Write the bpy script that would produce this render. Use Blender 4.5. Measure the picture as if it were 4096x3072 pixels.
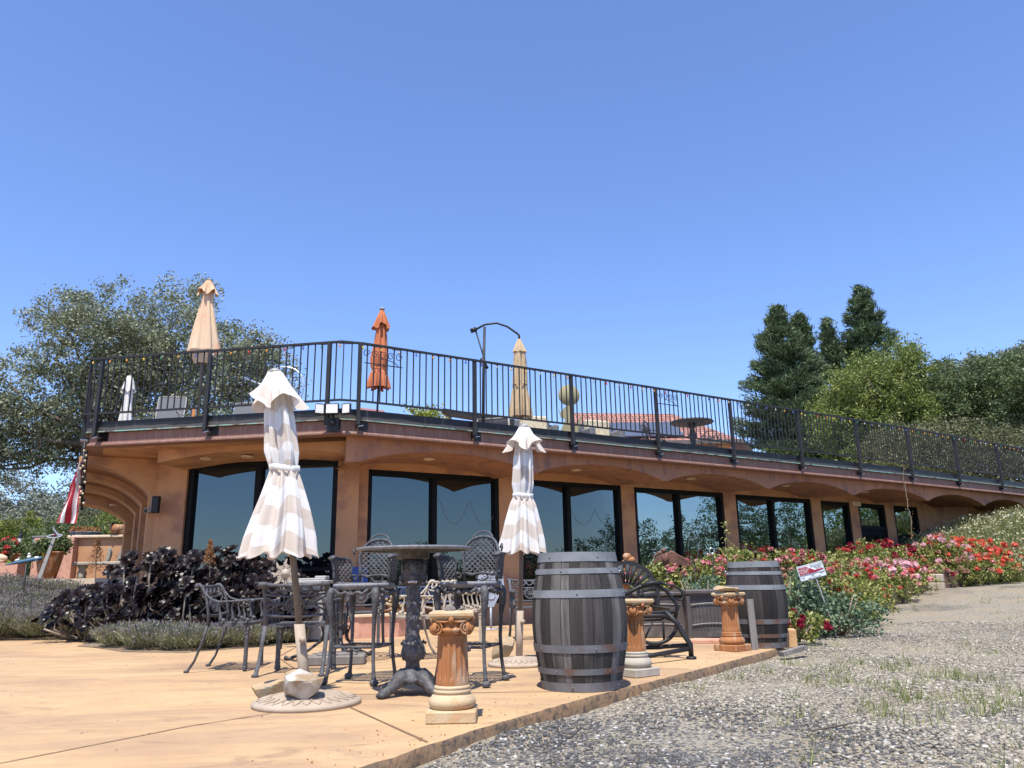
import bpy, math, random
import numpy as np
from mathutils import Vector, Matrix
for o in list(bpy.data.objects): bpy.data.objects.remove(o)
sc = bpy.context.scene
PI = math.pi; R = math.radians
# ---------------------------------------------------------------- camera
cam = bpy.data.cameras.new('camera'); co = bpy.data.objects.new('camera', cam)
sc.collection.objects.link(co)
cam.sensor_width = 36; cam.lens = 27.03; cam.clip_end = 3000; cam.clip_start = .05
P_ = R(14.3); th = R(1.0)
fw = Vector((0, math.cos(P_), math.sin(P_))); u0 = Vector((0, -math.sin(P_), math.cos(P_))); r0 = Vector((1, 0, 0))
rt = r0*math.cos(th) - u0*math.sin(th); up = r0*math.sin(th) + u0*math.cos(th)
mw = Matrix((rt, up, -fw)).transposed().to_4x4(); mw.translation = (0, 0, .79)
co.matrix_world = mw
sc.camera = co
# ---------------------------------------------------------------- sky and sun
SUN_EL, SUN_AZ = 67.0, 189.0       # azimuth clockwise from +Y
w = bpy.data.worlds.new('World'); sc.world = w; w.use_nodes = True
nt = w.node_tree; nt.nodes.clear()
sky = nt.nodes.new('ShaderNodeTexSky'); sky.sky_type = 'NISHITA'; sky.sun_disc = False
sky.sun_elevation = R(SUN_EL); sky.sun_rotation = R(SUN_AZ)
sky.air_density = 1.0; sky.dust_density = 0.25; sky.ozone_density = 4.0; sky.altitude = 300
bg = nt.nodes.new('ShaderNodeBackground'); bg.inputs[1].default_value = .145
ou = nt.nodes.new('ShaderNodeOutputWorld')
tint = nt.nodes.new('ShaderNodeMix'); tint.data_type = 'RGBA'; tint.blend_type = 'MULTIPLY'; tint.inputs[0].default_value = 1; tint.inputs[7].default_value = (.98, 1.02, 1.24, 1)
nt.links.new(sky.outputs[0], tint.inputs[6]); nt.links.new(tint.outputs[2], bg.inputs[0]); nt.links.new(bg.outputs[0], ou.inputs[0])
sl = bpy.data.lights.new('sun', 'SUN'); sl.energy = 5.0; sl.angle = R(.5); sl.color = (1, .95, .87)
so = bpy.data.objects.new('sun', sl); sc.collection.objects.link(so)
az, el = R(SUN_AZ), R(SUN_EL)
sd = Vector((math.sin(az)*math.cos(el), math.cos(az)*math.cos(el), math.sin(el)))
so.rotation_euler = sd.to_track_quat('Z', 'Y').to_euler(); so.location = sd*30
sc.view_settings.view_transform = 'Standard'; sc.view_settings.look = 'None'
sc.view_settings.exposure = .52; sc.view_settings.gamma = 1; sc.view_settings.use_curve_mapping = False
sc.render.engine = 'CYCLES'
sc.cycles.max_bounces = 6; sc.cycles.diffuse_bounces = 3; sc.cycles.glossy_bounces = 3
sc.cycles.transparent_max_bounces = 4; sc.cycles.transmission_bounces = 2
# ---------------------------------------------------------------- materials
MATS = {}
def nd(nt, t, **kw):
    n = nt.nodes.new(t)
    for k, v in kw.items():
        if k in n.inputs.keys(): n.inputs[k].default_value = v
        else: setattr(n, k, v)
    return n
def ramp(nt, stops, fac):
    r = nt.nodes.new('ShaderNodeValToRGB'); e = r.color_ramp.elements
    while len(e) < len(stops): e.new(.5)
    for i, (p, c) in enumerate(stops):
        e[i].position = p; e[i].color = (*c, 1) if len(c) == 3 else c
    nt.links.new(fac, r.inputs[0]); return r
def basic(name):
    m = bpy.data.materials.new(name); m.use_nodes = True; MATS[name] = m
    nt = m.node_tree; b = nt.nodes['Principled BSDF']; return m, nt, b
def bump(nt, b, h, s=.3, d=.01):
    bp = nt.nodes.new('ShaderNodeBump'); bp.inputs['Strength'].default_value = s; bp.inputs['Distance'].default_value = d
    nt.links.new(h, bp.inputs['Height']); nt.links.new(bp.outputs[0], b.inputs['Normal'])
def mixc(nt, a, b_, fac, mode='MIX'):
    m = nt.nodes.new('ShaderNodeMix'); m.data_type = 'RGBA'; m.blend_type = mode
    for s, v in ((6, a), (7, b_), (0, fac)):
        if isinstance(v, (int, float)): m.inputs[s].default_value = v
        elif isinstance(v, tuple): m.inputs[s].default_value = (*v, 1)
        else: nt.links.new(v, m.inputs[s])
    return m.outputs[2]
def noise(nt, scale, det=4, rough=.6, coord='Object', sc3=None, dist=0):
    tc = nt.nodes.new('ShaderNodeTexCoord'); n = nt.nodes.new('ShaderNodeTexNoise')
    n.inputs['Scale'].default_value = scale; n.inputs['Detail'].default_value = det
    n.inputs['Roughness'].default_value = rough; n.inputs['Distortion'].default_value = dist
    if sc3:
        mp = nt.nodes.new('ShaderNodeMapping'); mp.inputs['Scale'].default_value = sc3
        nt.links.new(tc.outputs[coord], mp.inputs[0]); nt.links.new(mp.outputs[0], n.inputs['Vector'])
    else: nt.links.new(tc.outputs[coord], n.inputs['Vector'])
    return n.outputs[0]
def pm(name, c1, c2=None, scale=4, lo=.35, hi=.65, rough=.7, metal=0, spec=.4, bs=.0, bscale=60, c3=None, s3=20, w3=.5, sc3=None, coord='Object', det=5):
    m, nt, b = basic(name); b.inputs['Roughness'].default_value = rough; b.inputs['Metallic'].default_value = metal
    b.inputs['Specular IOR Level'].default_value = spec
    c2 = c2 or tuple(x*.75 for x in c1)
    f = noise(nt, scale, det, coord=coord, sc3=sc3)
    col = ramp(nt, [(lo, c1), (hi, c2)], f).outputs[0]
    if c3:
        g = ramp(nt, [(.5, (0, 0, 0)), (.62, (w3,)*3)], noise(nt, s3, 6, coord=coord, sc3=sc3)).outputs[0]
        col = mixc(nt, col, c3, g)
    nt.links.new(col, b.inputs['Base Color'])
    if bs: bump(nt, b, noise(nt, bscale, 4, coord=coord, sc3=sc3), bs, .01)
    return m
def islmat(name, stops, rough=.6, trans=.0, spec=.3, bs=0, bscale=40, tcol=None, grain=None):
    """colour picked per mesh island"""
    m, nt, b = basic(name); b.inputs['Roughness'].default_value = rough; b.inputs['Specular IOR Level'].default_value = spec
    g = nt.nodes.new('ShaderNodeNewGeometry'); r = ramp(nt, stops, g.outputs['Random Per Island'])
    col = r.outputs[0]
    if grain:
        f = noise(nt, grain[0], 6, .7, sc3=grain[1]); col = mixc(nt, col, grain[2], ramp(nt, [(.4, (0,)*3), (.7, (grain[3],)*3)], f).outputs[0])
    nt.links.new(col, b.inputs['Base Color'])
    if bs: bump(nt, b, noise(nt, bscale, 4, sc3=(grain[1] if grain else None)), bs, .01)
    if trans:
        t = nt.nodes.new('ShaderNodeBsdfTranslucent'); nt.links.new(col, t.inputs[0])
        if tcol: nt.links.new(mixc(nt, col, tcol, 1.0, 'MULTIPLY'), t.inputs[0])
        mx = nt.nodes.new('ShaderNodeMixShader'); mx.inputs[0].default_value = trans
        o = nt.nodes['Material Output']; nt.links.new(b.outputs[0], mx.inputs[1]); nt.links.new(t.outputs[0], mx.inputs[2]); nt.links.new(mx.outputs[0], o.inputs[0])
    return m
# stucco
STU = pm('stucco', (.55, .30, .15), (.43, .22, .108), 1.1, .3, .7, .85, bs=.35, bscale=26, c3=(.30, .155, .105), s3=2.2, w3=.7)
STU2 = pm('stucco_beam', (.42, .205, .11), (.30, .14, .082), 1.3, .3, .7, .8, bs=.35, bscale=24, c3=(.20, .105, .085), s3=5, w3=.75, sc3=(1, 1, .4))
VLT = pm('vault_brown', (.30, .135, .06), (.22, .095, .045), 3, .35, .65, .8, bs=.3, bscale=24, sc3=(.3, .3, 2))  # streaked brown, darker than the stucco of the ribs
FAS = pm('fascia_paint', (.23, .118, .082), (.185, .092, .066), 2.5, .3, .7, .6, bs=.15, bscale=20, c3=(.34, .24, .22), s3=9, w3=.35, sc3=(3, 3, .3), coord='Object')
def gutter_mat():
    m, nt, b = basic('gutter_metal'); b.inputs['Roughness'].default_value = .45; b.inputs['Specular IOR Level'].default_value = .4
    tc = nt.nodes.new('ShaderNodeTexCoord'); sx = nt.nodes.new('ShaderNodeSeparateXYZ'); nt.links.new(tc.outputs['Object'], sx.inputs[0])
    a = nt.nodes.new('ShaderNodeMath'); a.operation = 'MULTIPLY_ADD'; nt.links.new(noise(nt, 1.2, 3), a.inputs[0]); a.inputs[1].default_value = -.16
    nt.links.new(sx.outputs[2], a.inputs[2])
    top = ramp(nt, [(.0, (.075, .068, .06)), (1, (.012, .012, .013))], a.outputs[0])
    top.color_ramp.elements[0].position = 0; 
    mr = nt.nodes.new('ShaderNodeMapRange'); mr.inputs[1].default_value = 3.262; mr.inputs[2].default_value = 3.272; nt.links.new(a.outputs[0], mr.inputs[0])
    nt.links.new(mr.outputs[0], top.inputs[0])
    s = ramp(nt, [(.6, (0,)*3), (.75, (.5,)*3)], noise(nt, 4, 3, sc3=(4, 4, .05))).outputs[0]
    nt.links.new(mixc(nt, top.outputs[0], (.16, .15, .14), s), b.inputs['Base Color']); return m
GUT = gutter_mat()
PAT = pm('copper_patina', (.20, .42, .38), (.30, .27, .22), 3, .42, .58, .9, c3=(.05, .05, .045), s3=5, w3=.9)
DEC = pm('deck_surface', (.3, .24, .2), (.24, .19, .16), 6)
BLK = pm('black_paint', (.012, .013, .014), (.02, .02, .021), 20, rough=.5, spec=.35)
IRON = pm('rail_iron', (.018, .019, .020), (.030, .030, .031), 12, rough=.6, spec=.3)
FRM = pm('window_frame_black', (.004, .005, .006), (.008, .008, .008), 10, rough=.55, spec=.15)
def glass_mat(name, tint, k):
    m, nt, b = basic(name); nt.nodes.remove(b); o = nt.nodes['Material Output']
    g = nd(nt, 'ShaderNodeBsdfGlossy', Roughness=.004); g.inputs[0].default_value = (*tint, 1)
    d = nd(nt, 'ShaderNodeBsdfDiffuse'); d.inputs[0].default_value = (.006, .008, .009, 1)
    f = nd(nt, 'ShaderNodeFresnel', IOR=1.5); a = nt.nodes.new('ShaderNodeMath'); a.operation = 'MULTIPLY_ADD'
    a.use_clamp = True; nt.links.new(f.outputs[0], a.inputs[0]); a.inputs[1].default_value = .38; a.inputs[2].default_value = k
    mx = nt.nodes.new('ShaderNodeMixShader'); nt.links.new(a.outputs[0], mx.inputs[0]); nt.links.new(d.outputs[0], mx.inputs[1]); nt.links.new(g.outputs[0], mx.inputs[2])
    tc = nt.nodes.new('ShaderNodeTexCoord'); n = nd(nt, 'ShaderNodeTexNoise', Scale=1.3, Detail=1.0); nt.links.new(tc.outputs['Object'], n.inputs['Vector'])
    bp = nd(nt, 'ShaderNodeBump', Strength=.06, Distance=.02); nt.links.new(n.outputs[0], bp.inputs['Height']); nt.links.new(bp.outputs[0], g.inputs['Normal'])
    nt.links.new(mx.outputs[0], o.inputs[0]); return m
GLS = glass_mat('dark_tinted_glass', (.48, .61, .63), .155)
def patio_mat():
    m, nt, b = basic('stained_concrete'); b.inputs['Roughness'].default_value = .75; b.inputs['Specular IOR Level'].default_value = .25
    a = ramp(nt, [(.3, (.555, .395, .225)), (.5, (.505, .345, .185)), (.68, (.41, .275, .16))], noise(nt, .9, 8, .65, dist=.3)).outputs[0]
    s = ramp(nt, [(.44, (0,)*3), (.62, (.75,)*3)], noise(nt, .45, 8, .75, sc3=(1, 2.6, 1), dist=.8)).outputs[0]
    a = mixc(nt, a, (.27, .19, .135), s)
    s2 = ramp(nt, [(.55, (0,)*3), (.66, (.7,)*3)], noise(nt, 1.1, 9, .8, sc3=(1, 2.2, 1), dist=1.2)).outputs[0]
    a = mixc(nt, a, (.19, .135, .10), s2)
    g = ramp(nt, [(.35, (0,)*3), (.72, (.6,)*3)], noise(nt, 16, 8, .8, sc3=(1, 2.4, 1))).outputs[0]
    a = mixc(nt, a, (.42, .24, .11), g)
    nt.links.new(a, b.inputs['Base Color']); bump(nt, b, noise(nt, 30, 6, .7, sc3=(1, 2.2, 1)), .35, .01); return m
PATIO = patio_mat()
EDGE = pm('concrete_edge', (.30, .18, .09), (.19, .13, .08), 6, rough=.9, bs=.8, bscale=30, c3=(.08, .06, .05), s3=18, w3=.8)
JNT = pm('joint_dirt', (.16, .09, .05), (.25, .15, .08), 14)
def gravel_mat():
    m, nt, b = basic('gravel'); b.inputs['Roughness'].default_value = .9
    tc = nt.nodes.new('ShaderNodeTexCoord')
    cols = []
    v = nd(nt, 'ShaderNodeTexVoronoi', Scale=58.0); nt.links.new(tc.outputs['Object'], v.inputs['Vector'])
    sp = nt.nodes.new('ShaderNodeSeparateColor'); nt.links.new(v.outputs['Color'], sp.inputs[0])
    lightc = ramp(nt, [(0, (.17, .152, .12)), (.35, (.27, .235, .175)), (.8, (.34, .30, .22)), (1, (.46, .42, .33))], sp.outputs[0]).outputs[0]
    darkc = ramp(nt, [(0, (.07, .067, .062)), (.6, (.135, .128, .118)), (.93, (.20, .19, .17)), (1, (.5, .48, .45))], sp.outputs[0]).outputs[0]
    big = ramp(nt, [(.52, (0,)*3), (.60, (1,)*3)], noise(nt, .45, 5, .6)).outputs[0]
    c = mixc(nt, lightc, darkc, big)
    dirt = ramp(nt, [(.42, (0,)*3), (.66, (.8,)*3)], noise(nt, .8, 8, .75)).outputs[0]
    c = mixc(nt, c, (.36, .28, .175), dirt)
    grs = ramp(nt, [(.56, (0,)*3), (.70, (.55,)*3)], noise(nt, .62, 7, .75)).outputs[0]
    c = mixc(nt, c, (.24, .22, .09), grs)
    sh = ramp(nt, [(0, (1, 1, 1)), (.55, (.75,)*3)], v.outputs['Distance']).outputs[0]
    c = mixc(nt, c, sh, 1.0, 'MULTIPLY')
    nt.links.new(c, b.inputs['Base Color'])
    inv = nt.nodes.new('ShaderNodeMath'); inv.operation = 'SUBTRACT'; inv.inputs[0].default_value = 1; nt.links.new(v.outputs['Distance'], inv.inputs[1])
    bump(nt, b, inv.outputs[0], .7, .012); return m
GRAV = gravel_mat()
SOIL = pm('soil', (.15, .10, .065), (.22, .16, .10), 9, rough=.95, bs=.6, bscale=30, c3=(.33, .27, .18), s3=14, w3=.7)
DRY = pm('dry_ground', (.30, .25, .13), (.20, .19, .08), .8, rough=.95, bs=.4, bscale=12)
GRNH = pm('green_hill', (.10, .11, .04), (.17, .15, .06), .5, rough=.95)
# furniture metals
CAST = pm('weathered_cast_metal', (.050, .050, .053), (.105, .107, .114), 9, .35, .75, .6, metal=.0, spec=.3, bs=.25, bscale=60, c3=(.20, .205, .22), s3=40, w3=.3)
CASTB = pm('dark_cast_metal', (.022, .021, .021), (.055, .053, .053), 8, .35, .75, .6, metal=.0, spec=.5, bs=.25, bscale=60, c3=(.2, .2, .21), s3=18, w3=.3)
CASTG = pm('bar_table_metal', (.042, .039, .038), (.10, .098, .10), 12, .35, .7, .62, metal=.0, spec=.4, bs=.35, bscale=70, c3=(.22, .22, .23), s3=40, w3=.3)
CASTL = pm('pale_rim_metal', (.24, .245, .26), (.15, .153, .165), 30, .35, .65, .6, spec=.4, bs=.6, bscale=45, sc3=(1, 1, .3))  # paler grey for the rims of the bar table and stools
BEIGE = pm('beige_cast_metal', (.42, .36, .28), (.33, .28, .22), 9, rough=.6, bs=.2, bscale=60)
SILV = pm('silver_cast_metal', (.42, .46, .52), (.30, .33, .38), 14, rough=.5, metal=.2, bs=.2)
ZINC = pm('galvanised_hoop', (.21, .22, .23), (.13, .138, .143), 7, .3, .7, .7, metal=.0, bs=.1, c3=(.20, .095, .05), s3=5.5, w3=.0)
ZINCR = pm('rusty_hoop', (.18, .183, .187), (.12, .123, .126), 7, .3, .7, .7, metal=.0, bs=.15, c3=(.16, .075, .045), s3=4.2, w3=.9)
OAKW = islmat('barrel_oak', [(0, (.016, .014, .013)), (.35, (.040, .036, .033)), (.75, (.075, .068, .062)), (1, (.18, .166, .152))], .8, bs=.9, bscale=22, grain=(16, (1, 1, .05), (.018, .015, .013), .9))
GRYW = pm('grey_wood', (.24, .22, .20), (.15, .135, .12), 12, rough=.85, bs=.5, sc3=(1, 1, .1))
TERR = pm('aged_terracotta', (.38, .165, .060), (.28, .105, .036), 5, .3, .7, .8, bs=.4, bscale=50, c3=(.52, .42, .29), s3=9, w3=.6, sc3=(1, 1, .25))
TERL = pm('bleached_terracotta', (.52, .42, .27), (.46, .33, .18), 6, .3, .7, .85, bs=.4, bscale=60, c3=(.50, .26, .12), s3=6, w3=.55)
GREYSTN = pm('grey_cast_stone', (.42, .38, .31), (.33, .30, .25), 6, rough=.85, bs=.3)
ROCKW = pm('white_quartz_rock', (.50, .47, .40), (.27, .245, .20), 9, .35, .65, .7, bs=1.0, bscale=14, c3=(.27, .17, .08), s3=7, w3=.9)
ROCKT = pm('tan_rock', (.44, .31, .175), (.31, .22, .125), 6, .35, .65, .8, bs=.9, bscale=12, c3=(.30, .27, .20), s3=7, w3=.7)
BASE = pm('beige_resin_base', (.40, .32, .24), (.34, .27, .20), 6, rough=.75, bs=.3, bscale=50)
POLE = pm('bronze_pole', (.10, .08, .062), (.13, .105, .085), 5, rough=.45, spec=.5)
PLAST = pm('brown_resin', (.105, .090, .083), (.075, .065, .062), 5, .3, .7, .5, spec=.4, bs=.15, c3=(.20, .18, .17), s3=3, w3=.4)
GREYP = pm('grey_resin', (.36, .35, .32), (.28, .27, .25), 5, rough=.5)
WHITE = pm('white_paint', (.75, .74, .71), (.68, .67, .64), 8, rough=.5)
STEEL = pm('bright_steel', (.6, .62, .64), (.5, .52, .54), 8, rough=.3, metal=.8)
RUST = pm('rusty_sculpture', (.21, .10, .065), (.14, .065, .045), 10, rough=.8, bs=.5)
TANST = pm('tan_silhouette_metal', (.30, .27, .15), (.25, .22, .12), 3, rough=.8)
CREAM = pm('cream_fabric', (.62, .50, .34), (.60, .40, .25), 2.2, rough=.9, c3=(.60, .27, .15), s3=1.6, w3=.95, bs=.2, bscale=30, sc3=(1, 1, .5))
ORNG = pm('orange_fabric', (.50, .165, .07), (.40, .125, .055), 5, rough=.9, bs=.2, bscale=30)
KHAK = pm('khaki_fabric', (.50, .37, .22), (.42, .31, .18), 5, rough=.9, bs=.2, bscale=30)
OFFW = pm('white_fabric', (.70, .67, .62), (.6, .57, .52), 5, rough=.9)
MESHF = pm('grey_mesh_fabric', (.15, .155, .16), (.12, .125, .13), 90, rough=.8)
CUSH = pm('patterned_cushion', (.58, .52, .38), (.45, .36, .22), 22, .45, .6, rough=.9)
PINK = pm('pink_tile', (.50, .24, .21), (.44, .2, .18), 5)
BROWNW = pm('railroad_tie', (.13, .070, .045), (.075, .042, .03), 10, rough=.9, bs=.6, sc3=(.3, .3, 2), c3=(.25, .17, .12), s3=8, w3=.4)
PAVER = pm('tan_paver', (.47, .38, .28), (.38, .31, .23), 12, rough=.9, bs=.5)
BLOCKO = pm('orange_block', (.60, .36, .17), (.50, .29, .14), 7, rough=.9, bs=.4)
PINKW = pm('pink_stucco', (.60, .33, .23), (.52, .27, .18), 4, rough=.9, bs=.4, c3=(.36, .18, .12), s3=8, w3=.5)
CAPW = pm('cream_coping', (.66, .52, .36), (.58, .45, .31), 5, rough=.9)
def striped(name, ca, cb, k):
    m, nt, b = basic(name); b.inputs['Roughness'].default_value = .9; b.inputs['Specular IOR Level'].default_value = .1
    uv = nt.nodes.new('ShaderNodeUVMap'); sx = nt.nodes.new('ShaderNodeSeparateXYZ'); nt.links.new(uv.outputs[0], sx.inputs[0])
    a = nt.nodes.new('ShaderNodeMath'); a.operation = 'MULTIPLY'; a.inputs[1].default_value = k; nt.links.new(sx.outputs[1], a.inputs[0])
    f = nt.nodes.new('ShaderNodeMath'); f.operation = 'FRACT'; nt.links.new(a.outputs[0], f.inputs[0])
    c = ramp(nt, [(.49, ca), (.5, cb)], f.outputs[0]); c.color_ramp.interpolation = 'CONSTANT'
    nt.links.new(c.outputs[0], b.inputs['Base Color'])
    t = nt.nodes.new('ShaderNodeBsdfTranslucent'); nt.links.new(c.outputs[0], t.inputs[0])
    mx = nt.nodes.new('ShaderNodeMixShader'); mx.inputs[0].default_value = .22
    bump(nt, b, noise(nt, 9, 4), .25, .02)
    o = nt.nodes['Material Output']; nt.links.new(b.outputs[0], mx.inputs[1]); nt.links.new(t.outputs[0], mx.inputs[2]); nt.links.new(mx.outputs[0], o.inputs[0]); return m
STRIP = striped('striped_canvas', (.80, .79, .76), (.66, .585, .51), 3.7)
def tile_mat():
    m, nt, b = basic('clay_roof_tile'); b.inputs['Roughness'].default_value = .8
    tc = nt.nodes.new('ShaderNodeTexCoord'); br = nt.nodes.new('ShaderNodeTexBrick'); nt.links.new(tc.outputs['UV'], br.inputs[0])
    br.inputs['Scale'].default_value = 1; br.inputs['Brick Width'].default_value = .32; br.inputs['Row Height'].default_value = .3
    br.inputs['Color1'].default_value = (.42, .20, .14, 1); br.inputs['Color2'].default_value = (.30, .13, .10, 1); br.inputs['Mortar'].default_value = (.06, .035, .03, 1)
    br.inputs['Mortar Size'].default_value = .03; nt.links.new(br.outputs[0], b.inputs['Base Color']); bump(nt, b, br.outputs[1], -.8, .04); return m
TILE = tile_mat()
SOLAR = pm('solar_cell', (.09, .10, .125), (.075, .085, .11), 3, rough=.25, spec=.5)
# foliage
OAKL = islmat('oak_leaf', [(0, (.095, .108, .05)), (.4, (.16, .185, .095)), (.75, (.25, .275, .165)), (1, (.40, .42, .30))], .5, .25, .5)
REDL = islmat('redwood_needle', [(0, (.038, .062, .030)), (.5, (.085, .128, .058)), (1, (.18, .23, .10))], .6, .15, .3)
GRNL = islmat('bright_leaf', [(0, (.075, .11, .02)), (.5, (.16, .21, .045)), (1, (.30, .34, .08))], .5, .3, .45)
MIDL = islmat('mid_green_leaf', [(0, (.05, .08, .025)), (.5, (.095, .14, .045)), (1, (.19, .23, .09))], .5, .28, .5)
OLVL = islmat('olive_leaf', [(0, (.075, .085, .032)), (.5, (.125, .138, .058)), (1, (.23, .21, .11))], .55, .25, .4)
YELL = islmat('yellow_green_leaf', [(0, (.12, .15, .02)), (.5, (.24, .28, .04)), (1, (.42, .42, .08))], .6, .3, .3)
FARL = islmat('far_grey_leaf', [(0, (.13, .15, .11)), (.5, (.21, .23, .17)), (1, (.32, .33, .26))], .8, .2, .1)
GERL = islmat('geranium_leaf', [(0, (.10, .13, .025)), (.4, (.20, .24, .05)), (.8, (.36, .37, .10)), (1, (.48, .38, .17))], .5, .3, .4)
BLUL = islmat('blue_green_needle', [(0, (.06, .10, .055)), (.5, (.12, .18, .10)), (1, (.22, .29, .17))], .6, .2, .3)
LAVL = islmat('lavender_leaf', [(0, (.14, .15, .08)), (.5, (.25, .26, .15)), (1, (.40, .40, .25))], .8, .25, .1)
LAVF = islmat('lavender_flower', [(0, (.17, .14, .15)), (.6, (.25, .215, .22)), (1, (.35, .31, .30))], .8, .2, .1)
CRML = islmat('cream_bud', [(0, (.36, .34, .20)), (1, (.55, .52, .34))], .8, .2, .1)
GRSL = islmat('grass_blade', [(0, (.13, .17, .04)), (.6, (.24, .28, .09)), (1, (.42, .37, .18))], .6, .3, .3)
FLD = {n: islmat(n+'_petal', st, .6, .25, .2) for n, st in dict(
    pink=[(0, (.58, .13, .16)), (1, (.78, .36, .36))], palepink=[(0, (.74, .36, .42)), (1, (.84, .60, .60))],
    red=[(0, (.46, .03, .035)), (1, (.70, .14, .11))], darkred=[(0, (.16, .012, .022)), (1, (.34, .02, .05))],
    orangered=[(0, (.66, .08, .045)), (1, (.82, .20, .13))], brownish=[(0, (.34, .15, .10)), (1, (.58, .33, .24))]).items()}
AEON = islmat('black_aeonium_leaf', [(0, (.004, .0028, .0028)), (.6, (.010, .006, .006)), (1, (.026, .015, .013))], .36, .0, .22)
BARK = pm('bark', (.13, .105, .08), (.08, .065, .05), 8, rough=.95, bs=.8, bscale=14, sc3=(1, 1, .25))
STEM = pm('pale_stem', (.33, .27, .20), (.22, .18, .13), 12, rough=.9, bs=.4)
DRYF = islmat('dried_flower', [(0, (.22, .10, .04)), (1, (.46, .24, .11))], .9, .2, .1)
STON = islmat('pebble', [(0, (.13, .118, .10)), (.25, (.21, .188, .15)), (.55, (.30, .26, .195)), (.9, (.37, .33, .255)), (1, (.52, .48, .40))], .85, 0, .3, bs=.2)
STOND = islmat('dark_pebble', [(0, (.050, .048, .046)), (.6, (.105, .102, .097)), (.9, (.18, .172, .155)), (1, (.5, .48, .44))], .8, 0, .35, bs=.2)
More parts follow.
